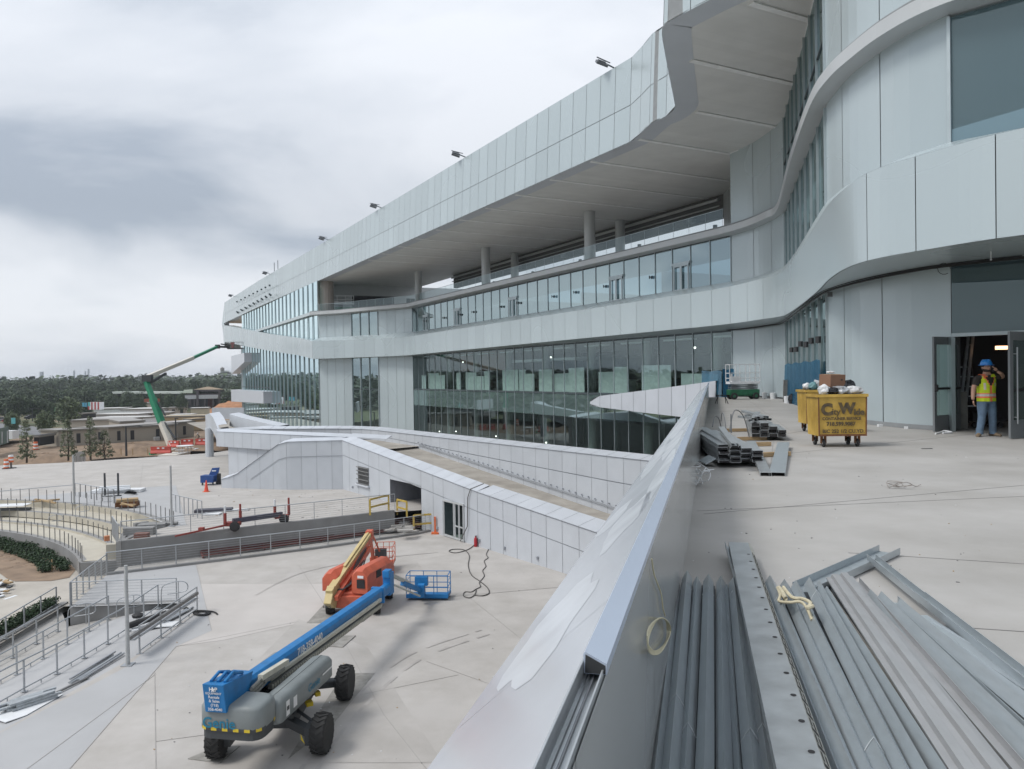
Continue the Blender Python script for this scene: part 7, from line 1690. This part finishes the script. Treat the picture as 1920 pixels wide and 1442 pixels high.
# ================================================================== plants
def leafmesh(name, n, crown, size, m, seed, trunk, quads=1):
    """crown(u) -> point inside; many leaf sized faces grouped in clumps"""
    random.seed(seed); mb = MB(); cl = [crown() for _ in range(max(8, n//14))]
    for k in range(n):
        c, rr = cl[k % len(cl)]; q = V((random.gauss(0, 1), random.gauss(0, 1), random.gauss(0, .8))); q = q.normalized()*rr*(random.random()**.4); p = c+q
        a = V((random.uniform(-1, 1), random.uniform(-1, 1), random.uniform(-.5, .5))).normalized(); nrm = (q.normalized()+V((random.uniform(-.6, .6), random.uniform(-.6, .6), random.uniform(-.3, .8)))).normalized(); b = nrm.cross(a)
        if b.length < .1: continue
        b.normalize(); a = b.cross(nrm); s_ = size*random.uniform(.6, 1.3); t = (k % len(cl))/len(cl)*.6+random.random()*.4
        mb.face([p-a*s_-b*s_*.6, p+a*s_*.7-b*s_*.7, p+a*s_+b*s_*.5, p-a*s_*.5+b*s_*.8], 0, t)
    return mb
def tree_proto(name, label, cat, h, w_, n, size, m, seed, base=.25, shape='round', clump=.16):
    o = thing(name, label, cat); rnd = random.Random(seed)
    def crown():
        if shape == 'cone':
            t = rnd.random()**1.3; R = w_*.5*(1-t*.85)*(.55+.45*rnd.random()); a = rnd.uniform(0, 2*pi); return V((R*cos(a), R*sin(a), h*(base+(1-base)*t))), w_*clump
        while True:
            q = V((rnd.uniform(-1, 1), rnd.uniform(-1, 1), rnd.uniform(-1, 1)))
            if .35 < q.length < 1: break
        bump = 1+.25*noise.noise(q*1.5+V((seed, 0, 0)))
        return V((q.x*w_*.42*bump, q.y*w_*.42*bump, h*(base+(1-base)*.5)+q.z*h*(1-base)*.42*bump)), w_*clump
    mb = leafmesh('crown', n, crown, size, m, seed, None); mb.build('crown', [m], o)
    def tr(mb):
        mb.tube([(0, 0, 0), (.02*h, 0, h*.35), (0, .01*h, h*.8)], [h*.022, h*.015, h*.004], 7)
        for k in range(5):
            a = k*2.4+seed; z = h*(base+.08*k); mb.tube([(0, 0, z), (cos(a)*w_*.18, sin(a)*w_*.18, z+h*.08), (cos(a)*w_*.34, sin(a)*w_*.34, z+h*.2)], [h*.009, h*.006, h*.002], 5)
    one('trunk', [BARK], tr, o); return o
young = tree_proto('young_tree', 'x', 'tree', 8, 3.2, 1500, .11, LEAFY, 3, .12, 'cone', .11)
yl = [((50, 868), 5.5, 'young conical tree at the left, nearest the traffic barrels'), ((128, 864), 5.5, 'young conical tree in front of the gap between the two near site offices'), ((170, 863), 5.7, 'young conical tree covering the front wall of the larger site office'), ((197, 862), 3.9, 'short spreading young tree right of the tree before the larger site office'), ((113, 842), 0, '')]
yl = yl[:4]
for i, (px, h, lb) in enumerate(yl):
    p = G(*px, -8.6); q = young if i == 0 else copy_tree(young); q.location = p; q.scale = (h/8*(1.5 if h < 5 else 1.05),)*2+(h/8,); q.rotation_euler = (0, 0, i*1.3); q['label'] = lb; q['group'] = 'young trees behind the plaza edge'
big = [tree_proto('broadleaf_tree', 'x', 'tree', 16, 14, 2600, .42, LEAFD if k < 2 else LEAFM, 11+k, .12, 'round', .15) for k in range(3)]
used = [0, 0, 0]
def put(k, x, y, zb, h, lb, w=1.0, grp='trees beyond the construction ground'):
    q = big[k] if not used[k] else copy_tree(big[k]); used[k] = 1; q.location = (x, y, zb); s_ = h/16; q.scale = (s_*w, s_*w, s_); q.rotation_euler = (0, 0, (x*7+y) % 6.28); q['label'] = lb; q['group'] = grp
def putpx(k, px, ytop, Y, wpx, lb, zb=-11.5):
    p = D(px, ytop, Y); put(k, p.x, Y, zb, p.z-zb, lb, max(.5, (wpx/FPX*Y)/((p.z-zb)/16*12.5)))
putpx(2, 128, 741, 215, 44, 'pale green broadleaf tree right of the round bush'); putpx(2, 86, 768, 172, 34, 'low round grey green bush on the verge beside the road', -10.5)
for i, (x, yt, Y, w_, k, lb) in enumerate(((34, 738, 260, 46, 0, 'dark tree at the left behind the road lamps'), (70, 740, 265, 44, 1, 'dark tree between the leftmost dark tree and the pale tree'), (98, 752, 250, 20, 0, 'narrow dark tree left of the pale tree'), (8, 744, 280, 40, 1, 'dark tree at the left edge of the photo'),
      (210, 738, 300, 30, 0, 'dark tree in front of the long pale canopy at its left end'), (238, 736, 300, 26, 1, 'dark tree second from the left before the long canopy'), (262, 738, 290, 24, 0, 'dark tree just left of the green lift arm'), (297, 737, 285, 22, 1, 'dark tree just right of the green lift arm'), (318, 736, 285, 24, 0, 'dark tree midway between the lift arm and the station'), (340, 737, 280, 22, 1, 'dark tree beside the station building'),
      (160, 752, 270, 22, 0, 'dark tree behind the blue banners'), (22, 770, 190, 26, 2, 'low shrub by the green fence at the left'))):
    putpx(k, x, yt, Y, w_, lb)
_OR = 'leftmost second third fourth fifth sixth seventh eighth ninth tenth eleventh twelfth thirteenth fourteenth fifteenth sixteenth seventeenth eighteenth nineteenth twentieth'.split()
def ORD2(i): return (['', 'twenty-', 'thirty-', 'forty-', 'fifty-'][(i+1)//10-1 if i >= 19 else 0]+['', 'first', 'second', 'third', 'fourth', 'fifth', 'sixth', 'seventh', 'eighth', 'ninth'][(i+1) % 10]) if i >= 20 and (i+1) % 10 else ({30: 'thirtieth', 40: 'fortieth', 50: 'fiftieth'}.get(i+1) or _OR[i])
random.seed(99); nm = 0
for i in range(46):
    x = -20+i*10.6+random.uniform(-4, 4); Y = random.uniform(420, 520)
    yt = 709 + random.uniform(0, 9) - (5 if 215 < x < 260 else 0)
    if x > 455: break
    k = random.choice((0, 1, 1)); p = D(x, yt, Y); put(k, p.x, Y, -12, p.z+12, 'dark tree on the horizon, '+ORD2(i)+' from the left in the upper row of the wood', random.uniform(.8, 1.2), 'dark trees of the wood along the horizon')
for i in range(40):
    x = -20+i*12+random.uniform(-4, 4); Y = random.uniform(330, 390)
    if x > 455: break
    yt = 722+random.uniform(0, 10); k = random.choice((0, 1, 1)); p = D(x, yt, Y); put(k, p.x, Y, -12, p.z+12, 'dark tree, '+ORD2(i)+' from the left in the lower front row of the wood', random.uniform(.9, 1.2), 'trees in the front row of the wood')
def f_wood(mb):     # far-off wood all round, one mass of leaf clumps
    random.seed(5)
    for k in range(2600):
        band = random.random()
        if band < .5: a = random.uniform(-62, 4); R = random.uniform(620, 1500)
        else: a = random.uniform(-175, -38); R = random.uniform(230, 480)
        a = radians(a); x, y = R*sin(a), R*cos(a)
        if x > -60 and y > 0 and R < 600: continue
        h = random.uniform(13, 19) if R > 600 else random.uniform(8, 15)
        if R > 1000: h += 3
        for j in range(26):
            s_ = random.uniform(1.2, 2.6)*(1.5 if R > 900 else 1); q = V((x+random.uniform(-7, 7), y+random.uniform(-7, 7), -12+random.uniform(.1, 1)*h)); aa = V((random.uniform(-1, 1), random.uniform(-1, 1), random.uniform(-.4, .4))).normalized(); b = aa.cross(V((random.uniform(-1, 1), random.uniform(-1, 1), 1)).normalized()).normalized()
            mb.face([q-aa*s_, q-b*s_*.8, q+aa*s_, q+b*s_*.8], 0)
tag(one('far_wood', [LEAFD], f_wood), 'far wood closing the horizon all round the site', 'wood', kind='stuff')
# hedge round the planting bed
shr = thing('hedge_shrub', 'x', 'shrub'); random.seed(2)
def cr_(): return V((random.uniform(-.3, .3), random.uniform(-.3, .3), random.uniform(.15, .65))), .25
leafmesh('foliage', 420, cr_, .06, None, 4, None).build('foliage', [mat('hedge_leaves', (.012, .032, .012), .7, 0, .3, 3, tint=.5, col2=(.035, .07, .025))], shr)
first = True
ORD = 'first second third fourth fifth sixth seventh eighth ninth tenth eleventh twelfth thirteenth fourteenth fifteenth sixteenth seventeenth eighteenth nineteenth twentieth twenty-first twenty-second twenty-third twenty-fourth twenty-fifth twenty-sixth twenty-seventh twenty-eighth twenty-ninth thirtieth thirty-first thirty-second thirty-third thirty-fourth thirty-fifth thirty-sixth thirty-seventh thirty-eighth thirty-ninth fortieth forty-first forty-second forty-third forty-fourth forty-fifth forty-sixth forty-seventh forty-eighth'.split()
for row, R in enumerate((28.1, 27.2)):
    for j in range(30):
        a = 37.5+j*1.55+row*.8
        if a > 76: break
        p = arc(R+max(0, a-50)*.012, a, a+1, 1, -9.95)[0]; q = shr if first else copy_tree(shr); first = False; q.location = p; q.rotation_euler = (0, 0, j*1.9); s_ = .72+.12*sin(j*1.3+row); q.scale = (s_*1.1, s_*1.1, s_*1.0)
        q['label'] = 'dark low hedge shrub, '+ORD[j]+' from the right in the row '+('against the curved wall' if row == 0 else 'beside the bare soil'); q['group'] = ['hedge shrubs against the curved wall', 'hedge shrubs beside the bare soil'][row]
for j in range(12):
    a = G(92, 1142, -9.95).lerp(G(-40, 1214, -9.95), j/11); q = copy_tree(shr); q.location = a+V((-.1, .3, 0)); q.rotation_euler = (0, 0, j); q.scale = (.8, .8, .7); q['label'] = 'dark low shrub, '+ORD[j]+' from the right along the concrete kerb wall'; q['group'] = 'shrubs beside the kerb wall'
# ================================================================== site offices and far buildings
TAN = mat('office_tan', (.36, .33, .28), .7, 0, .03, 1, streak=(1, 1, 6)); TRIM = mat('office_trim', (.20, .19, .17), .7); ROOFG = mat('office_roof', (.33, .32, .31), .8, 0, .08, .5, stain=.15); WHR = mat('white_roof', (.58, .58, .57), .7, 0, .05, .5, stain=.15)
def office(label, px0, px1, yb0, yb1, ytop, dep, rz_dep=.3, wins=(), wall=None, roof=None, zb=-10.9, side_w=0, name='site_office', cat='site office'):
    a = G(px0, yb0, zb); b = G(px1, yb1, zb); h = D(px0, ytop, a.y).z-zb; d = (b-a); d.z = 0; d.normalize(); n = V((-d.y, d.x, 0)); n = (n+d*rz_dep).normalized()*dep
    b = V((b.x, b.y, zb)); a = V((a.x, a.y, zb)); o = thing(name, label, cat); w_ = (b-a).length
    up = V((0, 0, h)); one('wall', [wall or TAN], lambda mb: mb.hexa([a, b, b+n, a+n], [a+up, b+up, b+n+up, a+n+up]), o)
    e = .25; up2 = V((0, 0, h+.35)); q0, q1, q2, q3 = a-d*e-n.normalized()*e, b+d*e-n.normalized()*e, b+d*e+n+n.normalized()*e, a-d*e+n+n.normalized()*e
    one('roof', [TRIM, roof or ROOFG], lambda mb: [mb.hexa([q0+up, q1+up, q2+up, q3+up], [q0+up2, q1+up2, q2+up2, q3+up2], 0), mb.face([q0+up2+V((0, 0, .02)), q1+up2+V((0, 0, .02)), q2+up2+V((0, 0, .02)), q3+up2+V((0, 0, .02))], 1)], o)
    fn = V((d.y, -d.x, 0))
    for t in wins:
        c = lerp(a, b, t)+V((0, 0, h*.55)); f = one('window', [DARK], lambda mb: mb.beam(c-d*.5+fn*.03, c+d*.5+fn*.03, .06, 1.5), o)
    for k in range(side_w):
        c = b+n*((k+.7)/(side_w+.5))+V((0, 0, h*.5)); nd = n.normalized(); one('window', [DARK], lambda mb: mb.beam(c-nd*.35+d*.03, c+nd*.35+d*.03, .06, 1.9), o)
    return o, a, b, n, h, d
office('smaller tan site office at the left with a blank front', 77, 110, 836, 838, 808, 22, .35, (), side_w=4)
office('larger tan site office with two dark windows facing the plaza', 138, 204, 834, 833, 805, 20, .55, (.26, .78), side_w=6)
office('tan site office set back behind the larger one with one dark window', 226, 271, 817, 814, 793, 14, .2, (.15, .62))
office('long low tan office between the two near ones and the white trailers', 132, 232, 806, 804, 790, 10, .1, ())
o, a, b, n, h, d = office('white shipping container with blue lettering beside the dirt bank', 317, 359, 813, 810, 794, 3, .1, (), WHITE, WHR, -10.6, 0, 'shipping_container', 'container')
_M = axes(tuple(d), (0, 0, 1)); fn = V((d.y, -d.x, 0)); NB = mat('navy_paint', (.03, .03, .12), .6)
text('lettering', 'CRW', 1.1, a+d*1.9+fn*.05+V((0, 0, 1.0)), _M, NB, o, .01, .03); one('stripe', [NB], lambda mb: [mb.beam(a+d*1.0+fn*.04+V((0, 0, h-.25)), a+d*3.4+fn*.04+V((0, 0, h-.25)), .02, .22), mb.beam(a+d*1.2+fn*.04+V((0, 0, .6)), a+d*3.8+fn*.04+V((0, 0, .6)), .02, .12)], o)
TANC = mat('container_tan', (.40, .31, .19), .7, 0, .05, 1)
office('tan shipping container right of the lettered white one', 360, 384, 808, 806, 788, 3, .1, (), TANC, TANC, -10.6, 0, 'shipping_container', 'container')
office('long tan container roof row behind the lettered white container', 300, 384, 800, 798, 783, 5, .2, (), TANC, mat('sand_roof', (.46, .40, .30), .8), -10.6, 0, 'shipping_container', 'container')
office('beige long container behind the orange dirt mound', 358, 390, 782, 781, 767, 5, .1, (), mat('sand_wall', (.45, .42, .32), .8), WHR, -10.8)
for k, (x0, x1, yb, yt, dp, lb) in enumerate(((169, 262, 796, 786, 9, 'nearest long white trailer with dark roof vents'), (168, 258, 789, 779, 9, 'second long white trailer with a cream roof'), (176, 226, 779, 768, 14, 'grey roofed long building behind the white trailers'), (226, 292, 781, 769, 14, 'white roofed long building left of the green lift arm'), (238, 325, 771, 757, 10, 'distant tan building with a low red brick top'), (316, 347, 779, 766, 8, 'small grey container with two dark windows'), (285, 318, 786, 776, 9, 'grey trailer just right of the green lift arm'), (318, 357, 792, 780, 6, 'white trailer with a cluttered roof'))):
    office(lb, x0, x1, yb, yb-1, yt, dp, .1, ((.3, .8) if 'two dark' in lb else ()), WHITE if 'white' in lb else TAN, WHR if 'white' in lb or 'cream' in lb else ROOFG, -11)
office('black shed beside the smaller tan office', 64, 74, 836, 836, 820, 5, -.2, (), BLACK, BLACK, -10.2, 0, 'shed', 'shed'); office('black screened trailer end left of the long white trailers', 143, 152, 792, 792, 777, 6, 0, (), BLACK, TRIM, -11, 0, 'shed', 'shed')
tag(one('brick_parapet', [mat('red_brick', (.22, .07, .04), .8)], lambda mb: mb.box(D(268, 752, 235)+V((0, 6, 0)), (4, 2, 1.0))), 'small red brick block on the roof of the distant tan building', 'brick block')
def f_site(mb):
    random.seed(44)
    for k in range(70):
        p = G(random.uniform(236, 330), random.uniform(806, 826), -10.6); s_ = random.uniform(.4, 1.6); mb.box(p+V((0, 0, s_*.35)), (s_, s_*.8, s_*.7), rz=random.uniform(0, 3), m=random.randint(0, 3))
tag(one('site_materials', [DKG, RAIL, WOOD, OFFW], f_site), 'jumble of stored site materials beside the tan offices', 'materials', kind='stuff')
def mound(label, px, z, w_, h, m, dp=1.0):
    c = G(*px, z); mb = MB(); rings = []
    for i in range(9):
        r = 1-i/8.; rings.append([c+V((w_*r*cos(2*pi*k/28)*(1+.2*noise.noise(V((k*.5, i, w_)))), w_*dp*r*sin(2*pi*k/28), h*(1-r*r)*(1+.25*noise.noise(V((k*.6, i*.7, 3))))-.3)) for k in range(28)])
    mb.loft(rings, 0); tag(mb.build('dirt_mound', [m], smooth=True), label, 'dirt mound')
ODR = mat('orange_earth', (.34, .17, .09), .95, 0, .2, .6, bump=.5, bscale=2)
mound('orange earth mound behind the wall left of the far glass wing', (443, 774), -11, 12, 4.6, ODR); mound('long brown dirt bank behind the lamp post at the plaza edge', (250, 848), -9.6, 9, 1.7, SOIL, .5); mound('brown dirt bank in front of the lettered container', (345, 838), -9.8, 9, 1.2, SOIL, .5); mound('small brown bank left of the young trees', (85, 862), -9.2, 6, 1.2, SOIL, .6)
# station, tower block, masts, lamps
def station():
    o = thing('station_building', 'distant station building with a cream gabled roof on dark posts', 'building'); Y = 330; P = lambda x, y, dy=0: D(x, y, Y+dy); DS = mat('dark_steel_frame', (.06, .055, .06), .7); CR = mat('cream_roof', (.60, .50, .38), .7); PG = mat('pale_green_roof', (.50, .56, .48), .7)
    one('roof', [CR, PG, DS], lambda mb: [mb.hexa([P(361, 731), P(421, 730), P(421, 730, 20), P(361, 731, 20)], [P(388, 725), P(392, 725), P(392, 725, 20), P(388, 725, 20)]), mb.hexa([P(342, 737), P(361, 737), P(361, 737, 18), P(342, 737, 18)], [P(345, 731), P(361, 730), P(361, 730, 18), P(345, 731, 18)], 1), mb.hexa([P(420, 735), P(436, 735), P(436, 735, 18), P(420, 735, 18)], [P(420, 729), P(433, 729), P(433, 729, 18), P(420, 729, 18)], 1)], o)
    one('frame', [DS, RAIL], lambda mb: [mb.hexa([P(362, 734), P(421, 734), P(421, 734, 3), P(362, 734, 3)], [P(362, 730.5), P(421, 730.5), P(421, 730.5, 3), P(362, 730.5, 3)]), mb.beam(P(347, 745), P(436, 743), .8, 1.6, 1), mb.beam(P(350, 740), P(434, 739), .4, .6, 0)]+[mb.beam(P(x, 731), P(x, 764), 1.0, 1.0, 0) for x in (371, 412)]+[mb.beam(P(x, 745), P(x, 762), .6, .6, 0) for x in (357, 365, 384, 400, 421, 430)], o)
    one('wall', [DKG, mat('dark_red_door', (.09, .03, .03), .8)], lambda mb: [mb.hexa([P(350, 766, 6), P(434, 766, 6), P(434, 766, 16), P(350, 766, 16)], [P(350, 747, 6), P(434, 746, 6), P(434, 746, 16), P(350, 747, 16)], 0), mb.beam(P(390, 756, 4.5), P(398, 756, 4.5), .5, 4.0, 1)], o)
station()
tag(one('platform_canopy', [mat('canopy_pale', (.58, .62, .58), .7), DKG], lambda mb: [mb.beam(D(217, 736, 340), D(343, 736, 340), 6, .9, 0)]+[mb.beam(D(x, 738, 340), D(x, 748, 340), .4, .4, 1) for x in range(222, 342, 12)]), 'long pale platform canopy leading to the station', 'canopy')
def tower():
    o = thing('tower_block', 'white tower block with a round water tank rising above the trees', 'building'); Y = 800; P = lambda x, y, dy=0: D(x, y, Y+dy); WW = mat('block_white', (.52, .54, .55), .8)
    one('wall', [WW], lambda mb: [mb.hexa([P(408, 716), P(434, 716), P(434, 716, 20), P(408, 716, 20)], [P(408, 699), P(434, 697), P(434, 697, 20), P(408, 699, 20)]), mb.hexa([P(413, 700), P(430, 700), P(430, 700, 18), P(413, 700, 18)], [P(413, 695), P(430, 695), P(430, 695, 18), P(413, 695, 18)])], o)
    for k in range(4): one('window_band', [DKG], lambda mb: mb.beam(P(409, 701+3.6*k, -.3), P(433, 700+3.6*k, -.3), .3, .9), o)
    one('water_tank', [mat('tank_grey', (.2, .19, .18), .8)], lambda mb: mb.lathe(P(417, 695), [(2, 0), (2, 2.6), (.3, 3.8)], 12), o)
tower()
for i, (x, yt, w_) in enumerate(((78, 697, 3.4), (139, 695, 1.6), (160, 696, 1.2), (166, 692, 1.6))):
    def f(mb):
        a = D(x, 716, 1500); b = D(x, yt, 1500); mb.beam(a, b, w_*1.4, w_*1.4)
        for k in range(4): mb.beam(lerp(a, b, k/4)-V((w_*1.2, 0, 0)), lerp(a, b, (k+1)/4)+V((w_*1.2, 0, 0)), .8, .8)
    tag(one('radio_mast', [mat('mast_grey_%d' % i, (.34, .37, .42), .8)], f), ['thick pale mast on the horizon, leftmost of the four', 'single thin mast on the horizon above the dark wood', 'shorter mast of the close pair on the horizon', 'taller mast of the close pair on the horizon'][i], 'mast')
def lamp(px, z, ytop, label, arm=2.0, m=None, heads=1):
    a = G(*px, z); t = D(px[0], ytop, a.y); h = t.z-z; o = thing('street_lamp', label, 'street lamp', tuple(a)); m = m or DKG
    one('lamp_post', [m], lambda mb: mb.lathe((0, 0, 0), [(.16, 0), (.11, h)], 8), o); one('lamp_head', [m], lambda mb: [mb.beam((0 if heads == 1 else -arm, 0, h), (arm, 0, h+.1), .12, .1), mb.box((arm, 0, h+.05), (.6, .3, .14))]+([mb.box((-arm, 0, h+.05), (.6, .3, .14))] if heads > 1 else []), o)
lamp((237, 855), -8.9, 800, 'dark lamp post with a short arm standing on the dirt bank'); lamp((330, 832), -9.6, 785, 'dark lamp post in front of the lettered container', .2)
lamp((165, 768), -11, 738, 'distant twin armed lamp by the blue banners', 2.2, RAIL, 2); lamp((61, 790), -11, 766, 'lamp post with two heads behind the round bush', .8, DKG, 2)
lamp((11, 808), -11, 764, 'leftmost dark lamp post by the road', .5); lamp((22, 806), -11, 776, 'plain dark post between the two road lamps', .1); lamp((23, 804), -11, 774, 'dark banner pole by the road with a teal banner', .1)
for i, (x, y, c) in enumerate(((156, 759, (.1, .35, .5)), (161, 759, (.08, .28, .42)), (167, 758, (.1, .4, .4)), (104, 768, (.06, .35, .2)), (25, 789, (.12, .4, .45)))):
    tag(one('banner', [mat('banner_%d' % i, c, .7)], lambda mb: mb.box(D(x, y, 240 if i < 4 else 168), (.7 if i < 4 else .9, .08, 1.3))), ['leftmost of the three blue banners by the distant lamp', 'middle one of the three banners by the distant lamp', 'right teal banner by the distant lamp', 'green banner in front of the narrow dark tree', 'teal banner on the pole beside the road'][i], 'banner')
def car(px, z, c, label, rz=0):
    a = G(*px, z); o = thing('parked_car', label, 'car', tuple(a), rz)
    one('body', [mat('car_%d_%d' % px, c, .3, .2)], lambda mb: mb.loft([[V((x, y, z)) for x, z in ((-2.2, .35), (2.2, .35), (2.2, .85), (1.2, .95), (.6, 1.45), (-1.2, 1.45), (-1.9, .95), (-2.2, .9))] for y in (-.85, .85)], 0), o)
    one('windows', [DARK], lambda mb: mb.loft([[V((x, y, z)) for x, z in ((1.05, .97), (.55, 1.38), (-1.15, 1.38), (-1.7, .97))] for y in (-.88, .88)], 0), o)
    for x in (-1.35, 1.35):
        for y in (-.8, .8): one('wheel', [BLACK], lambda mb: mb.lathe((x, y, .33), [(.33, -.1), (.33, .1)], 12, 0, 'Y'), o)
for i, (x, y, c, lb) in enumerate(((6, 790, (.3, .3, .32), 'silver car on the road at the left edge'), (19, 792, (.3, .05, .05), 'dark red car behind the road lamps'), (60, 786, (.05, .05, .06), 'black car on the far part of the road'), (155, 781, (.4, .4, .42), 'pale vehicle beside the blue banners'), (2, 779, (.35, .1, .08), 'red van far along the road at the left edge'), (280, 813, (.2, .2, .22), 'grey vehicle parked by the white lift arm'))): car((x, y), -11.0, c, lb, .5*i)
tag(one('red_awning', [mat('awning_red', (.4, .08, .08), .8), OFFW], lambda mb: [mb.beam(D(168+3*k, 761, 250), D(171+3*k, 761, 250), 2, 2.4, k % 2) for k in range(8)]), 'striped red and white awning beside the blue banners', 'awning')
tag(one('site_fence', [mat('fence_green', (.13, .18, .16), .8), RAIL], lambda mb: [mb.beam(D(-30, 826, 128), D(16, 815, 142), .1, 3.0, 0)]+[mb.beam(D(x, 832-x*.15, 130), D(x, 810-x*.15, 130), .12, .12, 1) for x in (-20, -8, 4, 14)]), 'green screened fence beside the grass at the left edge', 'fence')
tag(one('white_cabin', [WHITE], lambda mb: mb.box(D(18, 815, 150), (2.4, 2, 1.6))), 'small white cabin at the end of the green fence', 'cabin')
tag(one('white_hoarding', [WHITE, RAIL], lambda mb: [mb.beam(D(137, 861, 101.5), D(160, 859, 103), .1, 1.9, 0)]+[mb.beam(D(x, 866, 101.4), D(x, 855, 101.4), .1, .1, 1) for x in (137, 143, 150, 157)]), 'white hoarding behind the plaza edge between two young trees', 'hoarding')
tag(one('green_post', [mat('kit_green', (.02, .25, .10), .6)], lambda mb: mb.beam(G(281, 851, -8.3), G(292, 850, -8.3), .5, .3)), 'green plastic strip lying left of the longest red barrier', 'strip')
for k, x in enumerate((227, 249, 277, 288)):
    tag(one('marker_stake', [WOOD], lambda mb: mb.beam(G(x, 853, -8.5), G(x, 853, -8.5)+V((0, 0, .9)), .1, .08)), ['pale marker stake left of the dark lamp post on the bank', 'pale marker stake just right of the dark lamp post', 'pale marker stake left of the green strip', 'pale marker stake behind the green strip'][k], 'stake')
# ================================================================== put every thing's origin at its base
bpy.context.view_layer.update()
for o in list(COL.objects):
    if o.type == 'EMPTY' and o.parent is None and tuple(o.location) == (0, 0, 0) and tuple(o.scale) == (1, 1, 1):
        P = [ch.matrix_world @ V(c) for ch in o.children_recursive if ch.type == 'MESH' for c in ch.bound_box]
        if not P: continue
        b_ = V((sum(p.x for p in P)/len(P), sum(p.y for p in P)/len(P), min(p.z for p in P)))
        o.location = b_
        for ch in o.children: ch.location = ch.location-b_
# ================================================================== air
hz = bpy.data.materials.new('haze_air'); hz.use_nodes = True; _n = hz.node_tree; _n.nodes.clear(); _o = _n.nodes.new('ShaderNodeOutputMaterial'); _v = _n.nodes.new('ShaderNodeVolumePrincipled')
_v.inputs['Color'].default_value = (.86, .92, 1, 1); _v.inputs['Density'].default_value = .00020; _v.inputs['Anisotropy'].default_value = .2; _n.links.new(_v.outputs[0], _o.inputs['Volume'])
hzo = one('haze', [hz], lambda mb: mb.box((-500, 900, 11), (2900, 3000, 52))); tag(hzo, kind='stuff'); sc.cycles.volume_bounces = 0
